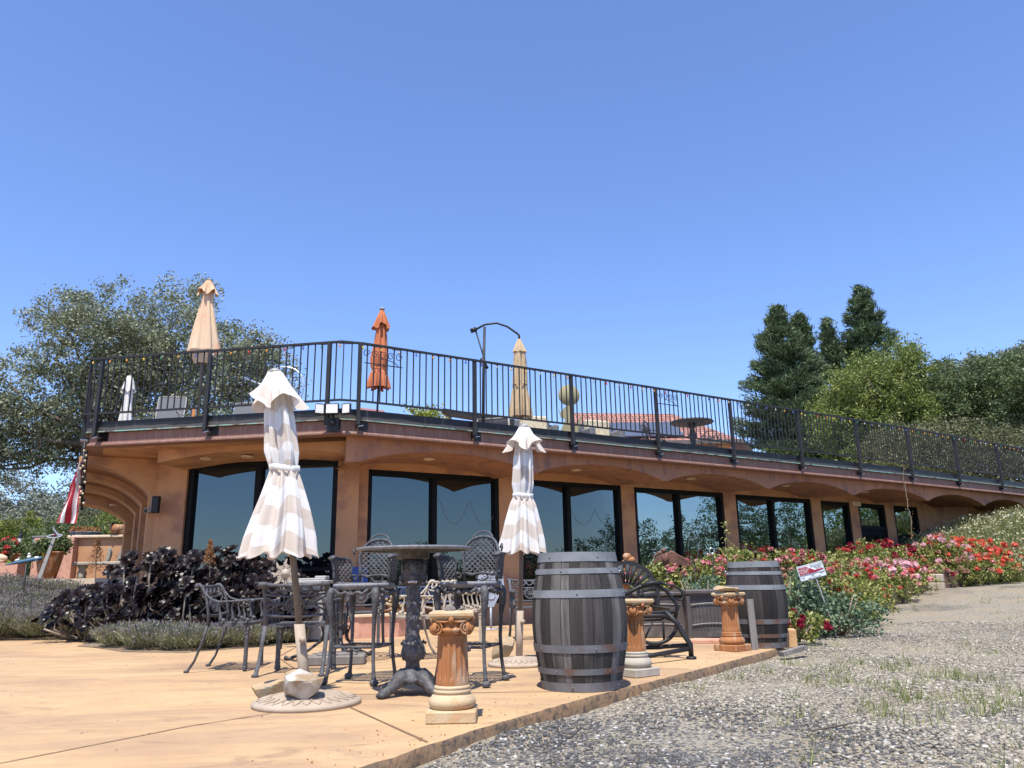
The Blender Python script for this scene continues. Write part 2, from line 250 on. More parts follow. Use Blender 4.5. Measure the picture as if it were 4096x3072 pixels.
# ---------------------------------------------------------------- mesh helpers
def V(*a): return np.array(a, float)
class MB:
    def __init__(s): s.v = []; s.f = []; s.sm = []; s.uv = []; s.n = 0
    def add(s, vs, fs, smooth=False, uv=None):
        vs = np.asarray(vs, float).reshape(-1, 3); s.v.append(vs)
        for f in fs: s.f.append([i+s.n for i in f]); s.sm.append(smooth)
        s.uv.append(uv if uv is not None else np.zeros((len(vs), 2))); s.n += len(vs); return s
    def xf(s, M, a=0):          # transform every block from index a on
        M = np.array(M); 
        for i in range(a, len(s.v)): s.v[i] = s.v[i] @ M[:3, :3].T + M[:3, 3]
        return s
    def box(s, c, d, rz=0, bev=0, M=None):
        x, y, z = d[0]/2, d[1]/2, d[2]/2
        if bev:
            b = min(bev, x*.45, y*.45, z*.45); vs = []; 
            for zz, k in ((-z, b), (-z+b, 0), (z-b, 0), (z, b)):
                X, Y = x-k, y-k; 
                vs += [(-X+b*(k == 0), -Y, zz), (X-b*(k == 0), -Y, zz), (X, -Y+b*(k == 0), zz), (X, Y-b*(k == 0), zz), (X-b*(k == 0), Y, zz), (-X+b*(k == 0), Y, zz), (-X, Y-b*(k == 0), zz), (-X, -Y+b*(k == 0), zz)]
            fs = [tuple(reversed(range(8))), tuple(range(24, 32))]
            for r in range(3):
                for i in range(8): j = (i+1) % 8; fs.append((r*8+i, r*8+j, r*8+8+j, r*8+8+i))
        else:
            vs = [(-x, -y, -z), (x, -y, -z), (x, y, -z), (-x, y, -z), (-x, -y, z), (x, -y, z), (x, y, z), (-x, y, z)]
            fs = [(3, 2, 1, 0), (4, 5, 6, 7), (0, 1, 5, 4), (1, 2, 6, 5), (2, 3, 7, 6), (3, 0, 4, 7)]
        vs = np.array(vs, float)
        if M is not None: vs = vs @ np.array(M)[:3, :3].T
        elif rz: c_, s_ = math.cos(rz), math.sin(rz); vs = np.c_[vs[:, 0]*c_-vs[:, 1]*s_, vs[:, 0]*s_+vs[:, 1]*c_, vs[:, 2]]
        return s.add(vs+np.array(c, float), fs)
    def tube(s, pts, r, n=8, cap=True, closed=False, flat=1.0, ref=(0, 0, 1), smooth=True):
        """round (or flattened: second axis times flat) tube; ref gives the direction of the first axis"""
        P = [np.array(p, float) for p in pts]; k = len(P); rs = r if hasattr(r, '__len__') else [r]*k
        vs = []; ref = np.array(ref, float); A0 = None
        for i, p in enumerate(P):
            if closed: t = P[(i+1) % k]-P[i-1]
            else: t = P[min(i+1, k-1)]-P[max(i-1, 0)]
            t = t/(np.linalg.norm(t)+1e-12)
            a = (ref if A0 is None or flat != 1.0 else A0); a = a-t*(a@t)
            if np.linalg.norm(a) < 1e-3: a = np.cross(t, (1, .3, .2))
            a /= np.linalg.norm(a); A0 = a; b = np.cross(t, a)
            q = np.linspace(0, 2*PI, n, endpoint=False)+(PI/4 if n == 4 else 0)
            vs.append(p+rs[i]*(np.outer(np.cos(q), a)+flat*np.outer(np.sin(q), b)))
        fs = []
        for i in range(k if closed else k-1):
            for j in range(n):
                a, b = i*n+j, i*n+(j+1) % n; c = ((i+1) % k)*n; fs.append((a, b, c+(j+1) % n, c+j))
        if cap and not closed: fs += [tuple(reversed(range(n))), tuple(range((k-1)*n, k*n))]
        return s.add(np.vstack(vs), fs, smooth and n > 4)
    def lathe(s, prof, c=(0, 0, 0), n=24, cap=True, mod=None, smooth=True, M=None):
        k = len(prof); vs = []
        for r, z in prof:
            for j in range(n):
                q = 2*PI*j/n; rr = r*(mod(q, z) if mod else 1); vs.append((rr*math.cos(q), rr*math.sin(q), z))
        fs = [(i*n+j, i*n+(j+1) % n, (i+1)*n+(j+1) % n, (i+1)*n+j) for i in range(k-1) for j in range(n)]
        if cap: fs += [tuple(reversed(range(n))), tuple(range((k-1)*n, k*n))]
        vs = np.array(vs)
        if M is not None: vs = vs @ np.array(M)[:3, :3].T
        return s.add(vs+np.array(c, float), fs, smooth)
    def prism(s, poly, z0, z1):
        n = len(poly); vs = [(x, y, z0) for x, y in poly]+[(x, y, z1) for x, y in poly]
        return s.add(vs, [tuple(reversed(range(n))), tuple(range(n, 2*n))]+[(i, (i+1) % n, n+(i+1) % n, n+i) for i in range(n)])
    def grid(s, X, uv=None, smooth=True, closed_u=False, flip=False):
        X = np.asarray(X, float); a, b = X.shape[:2]; fs = []
        for i in range(a-1):
            for j in range(b if closed_u else b-1):
                k = (j+1) % b; f = (i*b+j, i*b+k, (i+1)*b+k, (i+1)*b+j); fs.append(f[::-1] if flip else f)
        return s.add(X.reshape(-1, 3), fs, smooth, None if uv is None else np.asarray(uv).reshape(-1, 2))
    def blob(s, c, r, n=2, seed=0, amp=.25, rock=False):
        import bmesh
        bm = bmesh.new(); bmesh.ops.create_icosphere(bm, subdivisions=n, radius=1); rg = np.random.RandomState(seed)
        vs = np.array([v.co[:] for v in bm.verts]); fs = [[v.index for v in f.verts] for f in bm.faces]; bm.free()
        K = rg.normal(size=(14, 3)); K /= np.linalg.norm(K, axis=1)[:, None]
        if rock:
            d = vs @ K.T; h = .42+.36*rg.rand(14); sc_ = np.ones(len(vs))
            for i in range(14): sc_ = np.where(d[:, i]*sc_ > h[i], h[i]/np.maximum(d[:, i], 1e-3), sc_)
            vs = vs*sc_[:, None]
        w_ = sum(np.sin(vs @ (K[i]*(2+1.5*i))+i) for i in range(4))/4
        vs = vs*(1+amp*w_)[:, None]
        return s.add(vs*np.array(r)+np.array(c, float), fs, not rock)
    def build(s, name, mat, parent=None, uv=False, loc=None):
        me = bpy.data.meshes.new(name); vs = np.vstack(s.v)
        me.from_pydata(vs.tolist(), [], s.f); me.materials.append(mat)
        me.polygons.foreach_set('use_smooth', s.sm)
        if uv:
            U = np.vstack(s.uv); l = me.uv_layers.new(name='UVMap'); idx = np.zeros(len(me.loops), int); me.loops.foreach_get('vertex_index', idx)
            l.data.foreach_set('uv', U[idx].ravel())
        me.update(); o = bpy.data.objects.new(name, me); sc.collection.objects.link(o)
        if parent: o.parent = parent
        if loc is not None: o.location = loc
        return o
def tag(o, label=None, cat=None, group=None, kind=None):
    for k, v in (('label', label), ('category', cat), ('group', group), ('kind', kind)):
        if v: o[k] = v
    return o
def thing(name, loc=(0, 0, 0), rz=0, label=None, cat=None, group=None, tilt=None):
    o = bpy.data.objects.new(name, None); sc.collection.objects.link(o); o.location = loc
    o.rotation_euler = (tilt[0], tilt[1], rz) if tilt else (0, 0, rz); o.empty_display_size = .1
    return tag(o, label, cat, group)
def dup(o, loc=None, rz=None, label=None, scale=None, group=None, parent=None):
    c = o.copy(); sc.collection.objects.link(c)
    if parent: c.parent = parent
    if loc is not None: c.location = loc
    if rz is not None: c.rotation_euler = (0, 0, rz)
    if scale is not None: c.scale = scale if hasattr(scale, '__len__') else (scale,)*3
    if label: c['label'] = label
    if group: c['group'] = group
    for ch in o.children: dup(ch, parent=c)
    return c
def qmesh(name, quads, mat, parent=None, smooth=False):
    """quads: (N,4,3) array"""
    N = len(quads); me = bpy.data.meshes.new(name); me.vertices.add(4*N); me.vertices.foreach_set('co', np.asarray(quads, np.float32).ravel())
    me.loops.add(4*N); me.loops.foreach_set('vertex_index', np.arange(4*N, dtype=np.int32))
    me.polygons.add(N); me.polygons.foreach_set('loop_start', np.arange(0, 4*N, 4, dtype=np.int32)); me.polygons.foreach_set('loop_total', np.full(N, 4, np.int32))
    me.materials.append(mat); me.update(calc_edges=True); o = bpy.data.objects.new(name, me); sc.collection.objects.link(o)
    if parent: o.parent = parent
    return o
def unit(a): return a/(np.linalg.norm(a, axis=-1, keepdims=True)+1e-9)
def leafq(P, L, W, rg, axis=None, jit=1.0, drop=0):
    """leaf-shaped quads at points P; axis: preferred direction per leaf"""
    n = len(P); a = rg.normal(size=(n, 3))*jit
    if axis is not None: a = a+axis
    a = unit(a); a[:, 2] -= drop; a = unit(a); b = unit(np.cross(a, rg.normal(size=(n, 3))))
    l = (L*(.6+.8*rg.rand(n)))[:, None]; w_ = (W*(.6+.8*rg.rand(n)))[:, None]
    return np.stack([P-a*l*.5, P+b*w_*.5-a*l*.05, P+a*l*.5, P-b*w_*.5-a*l*.05], 1)
def clumps(rg, blobs, ncl, per, spread, shell=.75, flat=1.0):
    """points in clumps spread over ellipsoids (cx,cy,cz,rx,ry,rz)"""
    B = np.array(blobs, float); vol = (B[:, 3]*B[:, 4]+B[:, 4]*B[:, 5]+B[:, 3]*B[:, 5]); k = rg.choice(len(B), ncl, p=vol/vol.sum())
    d = unit(rg.normal(size=(ncl, 3))); r = (shell+(1-shell)*rg.rand(ncl))*(1+.08*rg.normal(size=ncl)); inner = rg.rand(ncl) < .22; r = np.where(inner, rg.rand(ncl)**.5*shell, r)
    C = B[k, :3]+B[k, 3:]*d*r[:, None]; sz = spread*(.5+rg.rand(ncl))
    P = np.repeat(C, per, 0)+unit(rg.normal(size=(ncl*per, 3)))*(rg.rand(ncl*per)**.55*1.9*np.repeat(sz, per))[:, None]*V(1, 1, flat*.75)
    return P, np.repeat(d, per, 0), C
def offs(P, d):
    P = [np.array(p, float) for p in P]; out = []
    for i in range(len(P)):
        ns = []
        for a, b in ((i-1, i), (i, i+1)):
            if a >= 0 and b < len(P): t = P[b]-P[a]; t = t/np.linalg.norm(t); ns.append(np.array([-t[1], t[0]]))
        n = sum(ns)/len(ns); n = n/np.linalg.norm(n); out.append(P[i]+n*d/(n@ns[0]))
    return np.array(out)
FA = np.array([(-7.03, 12.57), (-2.72, 11.85), (-2.45, 11.95), (-.67, 13.06), (1.1, 14.17), (2.92, 15.33), (4.78, 16.53), (6.67, 17.77), (8.55, 19.0), (10.5, 20.3), (12.6, 21.75), (14.7, 23.2), (17, 24.9), (20, 27.1)])
CUM = np.r_[0, np.cumsum(np.linalg.norm(np.diff(FA, axis=0), axis=1))]; CUM = CUM+4.48-CUM[1]
WDIR = V(-.48, .877); L0 = FA[0]+WDIR*9.0
OC = {}
def fp(s, off, z=None):
    """point at arc length s along the fascia line, off metres towards the building"""
    if off not in OC: OC[off] = offs(FA, off)
    Q = OC[off]; i = int(np.clip(np.searchsorted(CUM, s)-1, 0, len(FA)-2)); t = (s-CUM[i])/(CUM[i+1]-CUM[i]); p = Q[i]*(1-t)+Q[i+1]*t
    return p if z is None else V(p[0], p[1], z)
def srange(a, b, step=None):
    q = [a]+[c for c in CUM if a+1e-4 < c < b-1e-4]+[b]
    if step:
        o = [q[0]]
        for x, y in zip(q, q[1:]): k = max(1, int(math.ceil((y-x)/step))); o += [x+(y-x)*(j+1)/k for j in range(k)]
        return o
    return q
def sweepP(mb, pts_off, closed=True):
    """pts_off: list over stations of list of 3D section points"""
    X = np.array(pts_off); a, b = X.shape[:2]; fs = [(i*b+j, i*b+(j+1) % b, (i+1)*b+(j+1) % b, (i+1)*b+j) for i in range(a-1) for j in range(b)]
    fs += [tuple(range(b)), tuple(reversed(range((a-1)*b, a*b)))]
    mb.add(X.reshape(-1, 3), fs); return mb
def panel(mb, s0, s1, z0, z1, o0, o1):
    return sweepP(mb, [[fp(s, o0, z0), fp(s, o0, z1), fp(s, o1, z1), fp(s, o1, z0)] for s in srange(s0, s1)])
def full_sweep(mb, sec, left=9.0):
    """section [(off,z)] swept along the left side and the whole front"""
    P = np.vstack([[FA[0]+WDIR*left], FA]); Q = {o: offs(P, o) for o in {a for a, _ in sec}}
    return sweepP(mb, [[V(*Q[o][i], z) for o, z in sec] for i in range(len(P))])
# ================================================================ SETTING
def gz(x, y):
    a = .84*x+.54*y
    return float(np.interp(a, [-99, 8.6, 9.6, 12.2, 17.1, 22, 26, 60, 300], [-.072, -.072, -.02, .10, .45, .56, .62, .70, .70]))
rg = np.random.RandomState(7)
# gravel ground: fine sheet near, coarse far
mb = MB(); xs = np.r_[np.linspace(-600, -16, 10), np.linspace(-14, 44, 150), np.linspace(50, 700, 14)]; ys = np.r_[np.linspace(-600, -12, 10), np.linspace(-10, 46, 130), np.linspace(50, 900, 14)]
X = np.array([[(x, y, gz(x, y)+(.012*math.sin(x*3.1+y*1.7)+.01*math.sin(y*4.3-x*2.2) if abs(x) < 45 and -10 < y < 46 else 0) - (.08 if x < -5 or y > 27 else 0)) for x in xs] for y in ys])
def inpatio(x, y):
    e = np.interp(y, [-2, 2.4, 3.3, 3.72, 4.25, 5.35, 6.0, 7.17, 8.92, 10, 12], [-5, -1.65, -.9, -.62, -.44, .04, .62, 1.47, 2.71, 3.3, 4.0]); return x < e+.1
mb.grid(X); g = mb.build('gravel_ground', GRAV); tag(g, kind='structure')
# patio slab: stained concrete
edge = [(-2.9, .8), (-1.6, 2.35), (-.95, 3.25), (-.63, 3.81), (-.43, 4.2), (-.15, 4.67), (.18, 5.2), (.48, 5.66), (.76, 6.04), (1.04, 6.42), (1.45, 6.98), (2.0, 7.75), (2.61, 8.62), (3.05, 9.3)]
ed2 = []
for i in range(len(edge)-1):
    for k in range(6):
        t = k/6; ed2.append((edge[i][0]*(1-t)+edge[i+1][0]*t+rg.normal()*.006, edge[i][1]*(1-t)+edge[i+1][1]*t+rg.normal()*.006))
poly = ed2+[(3.05, 9.3), (2.2, 10.4), (3.2, 12.2), (2.6, 19), (-9, 16.2), (-18, 16), (-18, .8)]
mb = MB(); n = len(poly); mb.add([(x, y, 0) for x, y in poly], [tuple(range(n))]); p = mb.build('patio', PATIO); tag(p, kind='structure')
mb = MB(); k = len(ed2)+1; E_ = poly[:k]
mb.grid([[(x, y, 0) for x, y in E_], [(x+.012+rg.normal()*.005, y-.008, -.03) for x, y in E_], [(x+.01+rg.normal()*.008, y-.008, -.16) for x, y in E_]], flip=True)
p2 = mb.build('patio_edge', EDGE); tag(p2, kind='structure')
mb = MB()
def joint(pts, w_=.012):
    P = [V(*a) for a in pts]; Q = []
    for i in range(len(P)-1):
        for k in range(8): Q.append(P[i]*(1-k/8)+P[i+1]*k/8)
    Q.append(P[-1]); A = offs(Q, -w_/2); B = offs(Q, w_/2); mb.grid([[(x, y, .0035) for x, y in A+rg.normal(size=A.shape)*.0012], [(x, y, .0035) for x, y in B+rg.normal(size=B.shape)*.0012]], flip=False)
joint([(-.46, 4.22), (-1.08, 5.36), (-2.66, 9.04), (-2.9, 10.9)], .016); joint([(-3.6, 3.2), (-2.42, 3.9), (-1.9, 4.8), (-1.55, 5.2)], .012)
joint([(1.52, 7.22), (-.1, 7.6), (-2.15, 7.8)]); joint([(2.9, 10.5), (-.1, 10.9), (-2.9, 10.9)]); joint([(-9, 10.9), (-6.1, 11.0)]); joint([(-1.35, 5.98), (.55, 5.95)]); joint([(-12, 8.0), (-2.25, 8.0)], .01)
joint([(.6, 10.95), (.9, 13.9)]); joint([(2.2, 13), (-3.5, 13)])
j = mb.build('patio_joint', JNT); tag(j, kind='structure')
# planting bed soil under the lavender and the black shrubs
mb = MB(); P = [(-18, 12.7), (-8.07, 12.6), (-6.88, 12.75), (-6.3, 12.0), (-6.1, 11.2), (-5.62, 10.84), (-4.9, 10.1), (-4.04, 9.86), (-3.42, 10.45), (-3.0, 10.9), (-2.75, 11.6), (-3.0, 14.2), (-18, 16)]
mb.add([(x, y, .006) for x, y in P], [tuple(range(len(P)))]); s_ = mb.build('planting_soil', SOIL); tag(s_, kind='structure')
# rising bank and garden at the left
def gl(x, y): return float(np.interp(y, [12.7, 18.6], [.012, .62]))*float(np.interp(x, [-11, -8.6, -7], [1, .3, .1])) if y < 18.65 else float(np.interp(y, [18.6, 18.9, 30, 45, 120, 700], [.62, .98, 1.06, 2.2, 3.5, 3.5]))
mb = MB(); ys_ = np.r_[np.linspace(12.7, 46, 90), np.linspace(60, 700, 10)]
mb.grid([[(x, y, gl(x, y)+.03*math.sin(x*2.1+y)) for x in [-600, -200, -100, -60, -40]+list(np.linspace(-30, -6.9-(max(0, y-13.5))*.55 if y < 46 else -20, 24))] for y in ys_])
b_ = mb.build('garden_bank', SOIL); tag(b_, kind='structure')
# raised ground behind the building and grassy rise at the right
mb = MB(); mb.grid([[(x, y, z) for x, y, z in row] for row in [[(-9, 26, 2.8), (4, 27, 2.8), (16, 36, 2.8), (30, 47, 2.2), (60, 60, 2)], [(-9, 60, 3.4), (4, 60, 3.4), (20, 60, 3.4), (40, 60, 3.4), (80, 70, 3)], [(-200, 400, 5), (4, 400, 5), (120, 400, 5), (300, 400, 5), (500, 300, 5)]]])
h_ = mb.build('hillside', DRY); tag(h_, kind='structure')
mb = MB(); CRX = [11.2, 12.1, 13.2, 14.8, 18, 30]; CRY = [21.1, 21.4, 21.8, 22.3, 24, 32]; CRZ = [1.1, 1.5, 1.75, 2.05, 2.35, 2.7]
def mound(u, v):        # u along the crest, v 0 foot .. 1 crest .. 2 behind
    x = 11.2+u*18.8; y = float(np.interp(x, CRX, CRY)); z = float(np.interp(x, CRX, CRZ)); s = min(1, v)*PI/2; f = min(v, 2)
    X, Y = x+1.0*(1-f), y-1.9*(1-f); return X, Y, gz(X, Y)*(1-math.sin(s))+z*math.sin(s)-.05+.05*math.sin(X*3+Y*2)*min(1, v)
mb.grid([[mound(u, v) for u in np.linspace(0, 1, 30)] for v in np.linspace(0, 2, 16)]); m_ = mb.build('grassy_rise', GRNH); tag(m_, kind='structure')
# ================================================================ BUILDING
bd = thing('winery_building', (0, 0, 0), 0, 'terracotta stucco building with scalloped soffit, black window frames and a roof terrace', 'building')
mb = MB(); full_sweep(mb, [(0, 3.10), (0, 3.268), (.22, 3.268), (.22, 3.052), (-.03, 3.052), (-.03, 3.075), (-.012, 3.10)]); mb.build('fascia', FAS, bd)
mb = MB(); full_sweep(mb, [(-.05, 3.272), (-.055, 3.45), (-.02, 3.455), (.3, 3.455), (.3, 3.272)]); gt = mb.build('gutter', GUT, bd)
mb = MB(); full_sweep(mb, [(-.064, 3.272), (-.064, 3.286), (-.052, 3.290), (-.052, 3.270)]); mb.build('drip_edge', PAT, gt)
Q = offs(np.vstack([[L0], FA]), .31)
mb = MB(); mb.prism([tuple(q) for q in Q]+[(24, 40), (-2, 34), (-11, 21.9)], 3.30, 3.40); mb.build('deck', DEC, bd)
# flat soffit of the left front and left side
mb = MB(); Q0 = offs(np.vstack([[L0], FA[:3]]), .2); Q1 = offs(np.vstack([[L0], FA[:3]]), 2.6)
mb.grid([[V(*q, 3.058) for q in Q0[:4]], [V(*q, 3.058) for q in Q1[:4]]]); mb.build('soffit', STU, bd)
# shallow arched drop over the left window
mb = MB(); fr = []
for i, s in enumerate(np.linspace(1.0, 4.62, 25)):
    t = i/24; zb = 2.83+.15*math.sin(PI*min(1, t*1.0))**.8
    fr.append([fp(s, .62, 3.06), fp(s, .62, zb), fp(s, 2.2, max(zb-.03, 2.86) if 0 < t < 1 else zb)])
X = np.array(fr); mb.grid(np.transpose(X, (1, 0, 2))[:2], smooth=False); mb.grid(np.transpose(X, (1, 0, 2))[1:], smooth=False)
mb.add([fp(1.0, .62, 3.06), fp(1.0, .62, 2.83), fp(1.0, 2.2, 2.83), fp(1.0, 2.2, 3.06)], [(0, 1, 2, 3)]); mb.build('arched_soffit', STU, bd)
# scalloped front beam and vaults
VAL = [4.88, 8.26, 11.44, 14.61, 17.79, 21.2, 24.35, 27.5, 30.7]
def prof(s, zv, za, off):
    if s < VAL[0]: return zv
    for a, b in zip(VAL, VAL[1:]):
        if s <= b:
            t = (s-a)/(b-a); e = .0+abs(2*t-1); k = (1-min(1, e*1.0)**2.1)
            return zv+(za-zv)*max(0, k)**.82
    return zv
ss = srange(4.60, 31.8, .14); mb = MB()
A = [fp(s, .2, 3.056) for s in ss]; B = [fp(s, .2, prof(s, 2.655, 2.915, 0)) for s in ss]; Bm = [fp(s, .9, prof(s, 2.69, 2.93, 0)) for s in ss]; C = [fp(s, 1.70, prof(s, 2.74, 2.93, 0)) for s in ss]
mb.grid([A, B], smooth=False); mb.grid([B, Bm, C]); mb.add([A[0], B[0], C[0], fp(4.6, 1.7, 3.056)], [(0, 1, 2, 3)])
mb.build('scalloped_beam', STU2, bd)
# walls of the right front with windows
WIN = [(5.52, 6.97, 8.38, 2.78, .37), (8.9, 10.11, 11.54, 2.77, .37), (11.92, 13.3, 14.79, 2.755, .37), (15.22, 16.62, 18.16, 2.74, .37), (18.58, None, 19.89, 2.72, .30), (20.29, 'door', 21.65, 2.72, .02), (22.1, None, 23.43, 2.72, .30)]
mb = MB(); prev = 5.02
for a, m, b, zt, zb in WIN:
    panel(mb, prev, a, 0, 3.05, 1.70, 2.0)
    if zb > .05: panel(mb, a, b, 0, zb, 1.70, 2.0)
    panel(mb, a, b, zt, 3.05, 1.70, 2.0); prev = b
panel(mb, prev, 29.2, 0, 3.05, 1.70, 2.0); panel(mb, 29.2, 29.5, 0, 3.05, 1.7, 4.5)
mb.build('wall', STU, bd)
for a, m, b, zt, zb in WIN:
    f = MB(); w_ = .085
    panel(f, a, a+w_, zb, zt, 1.715, 1.86); panel(f, b-w_, b, zb, zt, 1.715, 1.86); panel(f, a+w_, b-w_, zt-.10, zt, 1.717, 1.86); panel(f, a+w_, b-w_, zb, zb+w_, 1.717, 1.86)
    if m == 'door':
        panel(f, a+w_, b-w_, 1.98, 2.10, 1.72, 1.86); o = f.build('window', FRM, bd)
        g_ = MB(); panel(g_, a+w_, b-w_, 2.10, zt-.10, 1.80, 1.81); g_.build('pane', GLS, o)
        d = MB(); panel(d, a+w_+.01, a+w_+.15, .11, 1.97, 1.74, 1.80); panel(d, b-w_-.15, b-w_-.01, .11, 1.97, 1.74, 1.80); panel(d, a+w_+.15, b-w_-.15, 1.83, 1.97, 1.742, 1.80); panel(d, a+w_+.15, b-w_-.15, .11, .4, 1.742, 1.80)
        dd = d.build('door', FRM, bd); g_ = MB(); panel(g_, a+w_+.15, b-w_-.15, .4, 1.83, 1.77, 1.78); g_.build('pane', GLS, dd); continue
    if m: panel(f, m-.05, m+.05, zb+w_, zt-.10, 1.719, 1.86)
    o = f.build('window', FRM, bd)
    for x0, x1 in ([(a+w_, m-.05), (m+.05, b-w_)] if m else [(a+w_, b-w_)]):
        g_ = MB(); panel(g_, x0, x1, zb+w_, zt-.10, 1.80, 1.81); g_.build('pane', GLS, o)
mb = MB(); 
for s in (20.09,): sweepP(mb, [[fp(x, 1.60, 2.62), fp(x, 1.60, 2.74), fp(x, 1.70, 2.74), fp(x, 1.70, 2.62)] for x in (s-.19, s+.19)])
mb.build('pillar_cap', CAPW, bd)
# left front wall, window, pillar
def lw(t, off, z):      # t metres along from the left corner of the wall to the pillar
    a, b = V(-6.50, 14.03), V(-2.98, 13.48); d = (b-a)/np.linalg.norm(b-a); n = V(-d[1], d[0]); p = a+d*t+n*off; return V(p[0], p[1], z)
def lpan(mb, t0, t1, z0, z1, o0, o1): return sweepP(mb, [[lw(t, o0, z0), lw(t, o0, z1), lw(t, o1, z1), lw(t, o1, z0)] for t in (t0, t1)])
mb = MB(); lpan(mb, -.02, .16, 0, 3.055, 0, .35); lpan(mb, .16, .59, 0, 3.055, -.035, .35); lpan(mb, .59, 3.45, 0, .30, 0, .35); lpan(mb, .59, 3.45, 2.94, 3.055, 0, .35)
lpan(mb, 3.45, 3.57, 0, 3.055, 0, .35)
mb.add([(-2.98, 13.48, 0), (-2.98, 13.48, 3.05), (-2.72, 13.52, 3.05), (-2.72, 13.52, 0), (-2.72, 13.52, 0), (-2.72, 13.52, 3.05), V(*fp(5.02, 1.70), 3.05), V(*fp(5.02, 1.70), 0)], [(0, 1, 2, 3), (4, 5, 6, 7)])
mb.build('left_wall', STU, bd)
f = MB(); w_ = .10; a, m, b, zt, zb = .59, 1.94, 3.45, 2.94, .30
lpan(f, a, a+w_, zb, zt, .02, .16); lpan(f, b-w_, b, zb, zt, .02, .16); lpan(f, a+w_, b-w_, zt-.10, zt, .022, .16); lpan(f, a+w_, b-w_, zb, zb+w_, .022, .16); lpan(f, m-.06, m+.06, zb+w_, zt-.1, .024, .16); lpan(f, a+w_, b-w_, 1.0, 1.06, .026, .15)
o = f.build('window', FRM, bd)
for x0, x1 in ((a+w_, m-.06), (m+.06, b-w_)):
    g_ = MB(); lpan(g_, x0, x1, zb+w_, zt-.1, .10, .11); g_.build('pane', GLS, o)
# left end: wall running back, ribs and vault carrying the terrace
E0 = V(-6.50, 14.03); NL = V(-.877, -.48)
def eb(t, o_, z): p = E0+WDIR*t+NL*o_; return V(p[0], p[1], z)
def arcpts(dr=0, zt=3.03, z0=2.46, n=16, run=1.30):
    out = [(dr, -.2), (dr, z0-dr*.4)]
    for i in range(1, n+1):
        q0 = R(30); q = q0+(PI/2-q0)*i/n; out.append((dr+(run-dr)*(1-math.cos(q)/math.cos(q0)), z0-dr*.4+(zt-dr-z0+dr*.4)*(math.sin(q)-math.sin(q0))/(1-math.sin(q0))))
    return out
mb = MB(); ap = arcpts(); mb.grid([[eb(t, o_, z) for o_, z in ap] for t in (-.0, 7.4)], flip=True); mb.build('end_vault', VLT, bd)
for t0, t1, dr in ((0.0, .5, .115), (2.1, 2.7, .115), (4.2, 4.8, .12), (6.5, 7.4, .22)):
    mb = MB(); A = arcpts(0); B = arcpts(dr); Xs = []
    for t in (t0, t1): Xs.append([eb(t, o_, z) for o_, z in A]); Xs.append([eb(t, o_, z) for o_, z in B])
    mb.grid([Xs[0], Xs[1]], smooth=False); mb.grid([Xs[1], Xs[3]]); mb.grid([Xs[3], Xs[2]], smooth=False); mb.build('arched_rib', STU, bd)
mb = MB(); mb.add([E0.tolist()+[0], E0.tolist()+[3.05], list(eb(7.4, 0, 3.05)), list(eb(7.4, 0, 0)), (-1, 24, 0), (-1, 24, 3.05)], [(3, 2, 5, 4)]); mb.build('back_wall', STU, bd)
mb = MB(); mb.add([eb(0, 0, 3.05), eb(0, 1.2, 3.05)]+[eb(0, o_, z) for o_, z in reversed(arcpts()[1:])], [tuple(range(2+len(arcpts())-1))]); mb.build('end_spandrel', STU, bd)
# ceiling lights
for s, o_, z in ((2.55, 1.0, 2.93), (1.75, .95, 2.915), (6.45, .95, 2.905), (9.75, .95, 2.905), (12.95, .95, 2.905), (16.2, .95, 2.905), (19.5, .95, 2.905)):
    p = fp(s, o_); mb = MB(); mb.lathe([(.10, z+.02), (.10, z-.006), (.085, z-.010), (.08, z-.004)], (p[0], p[1], 0), 20); mb.build('ceiling_light', CAPW, bd)
mb = MB(); p = eb(5.4, .55, 2.7); mb.lathe([(.10, 0), (.10, -.02), (.08, -.025)], p, 16); mb.build('ceiling_light', CAPW, bd)
# ================================================================ RAILING
rl = thing('terrace_railing', (0, 0, 0), 0, 'black iron balustrade running along the whole edge of the roof terrace', 'railing')
PFULL = np.vstack([[FA[0]+WDIR*8.0], FA]); 
def fpl(s, off, z):       # like fp but negative s continues along the left side of the terrace
    if s >= 0.0: 
        q = fp(max(s, 1e-6), off); 
        if s < .6 : q = q + 0
        return V(q[0], q[1], z)
    n = V(.877, .48); c = offs(np.vstack([[L0], FA[:2]]), off)[1]; p = c+WDIR*(-s); return V(p[0], p[1], z)
POSTS = [0.27, 2.23, 4.28, 4.74, 6.82, 8.9, 11.03, 13.2, 15.5, 17.74, 20.05, 22.5, 25.0, 27.5, 30.0]
LP = [-.28, -2.3, -4.4, -6.5]
def dirat(s): a = fpl(s-.05, 0, 0); b = fpl(s+.05, 0, 0); d = b-a; return math.atan2(d[1], d[0])
pz = None
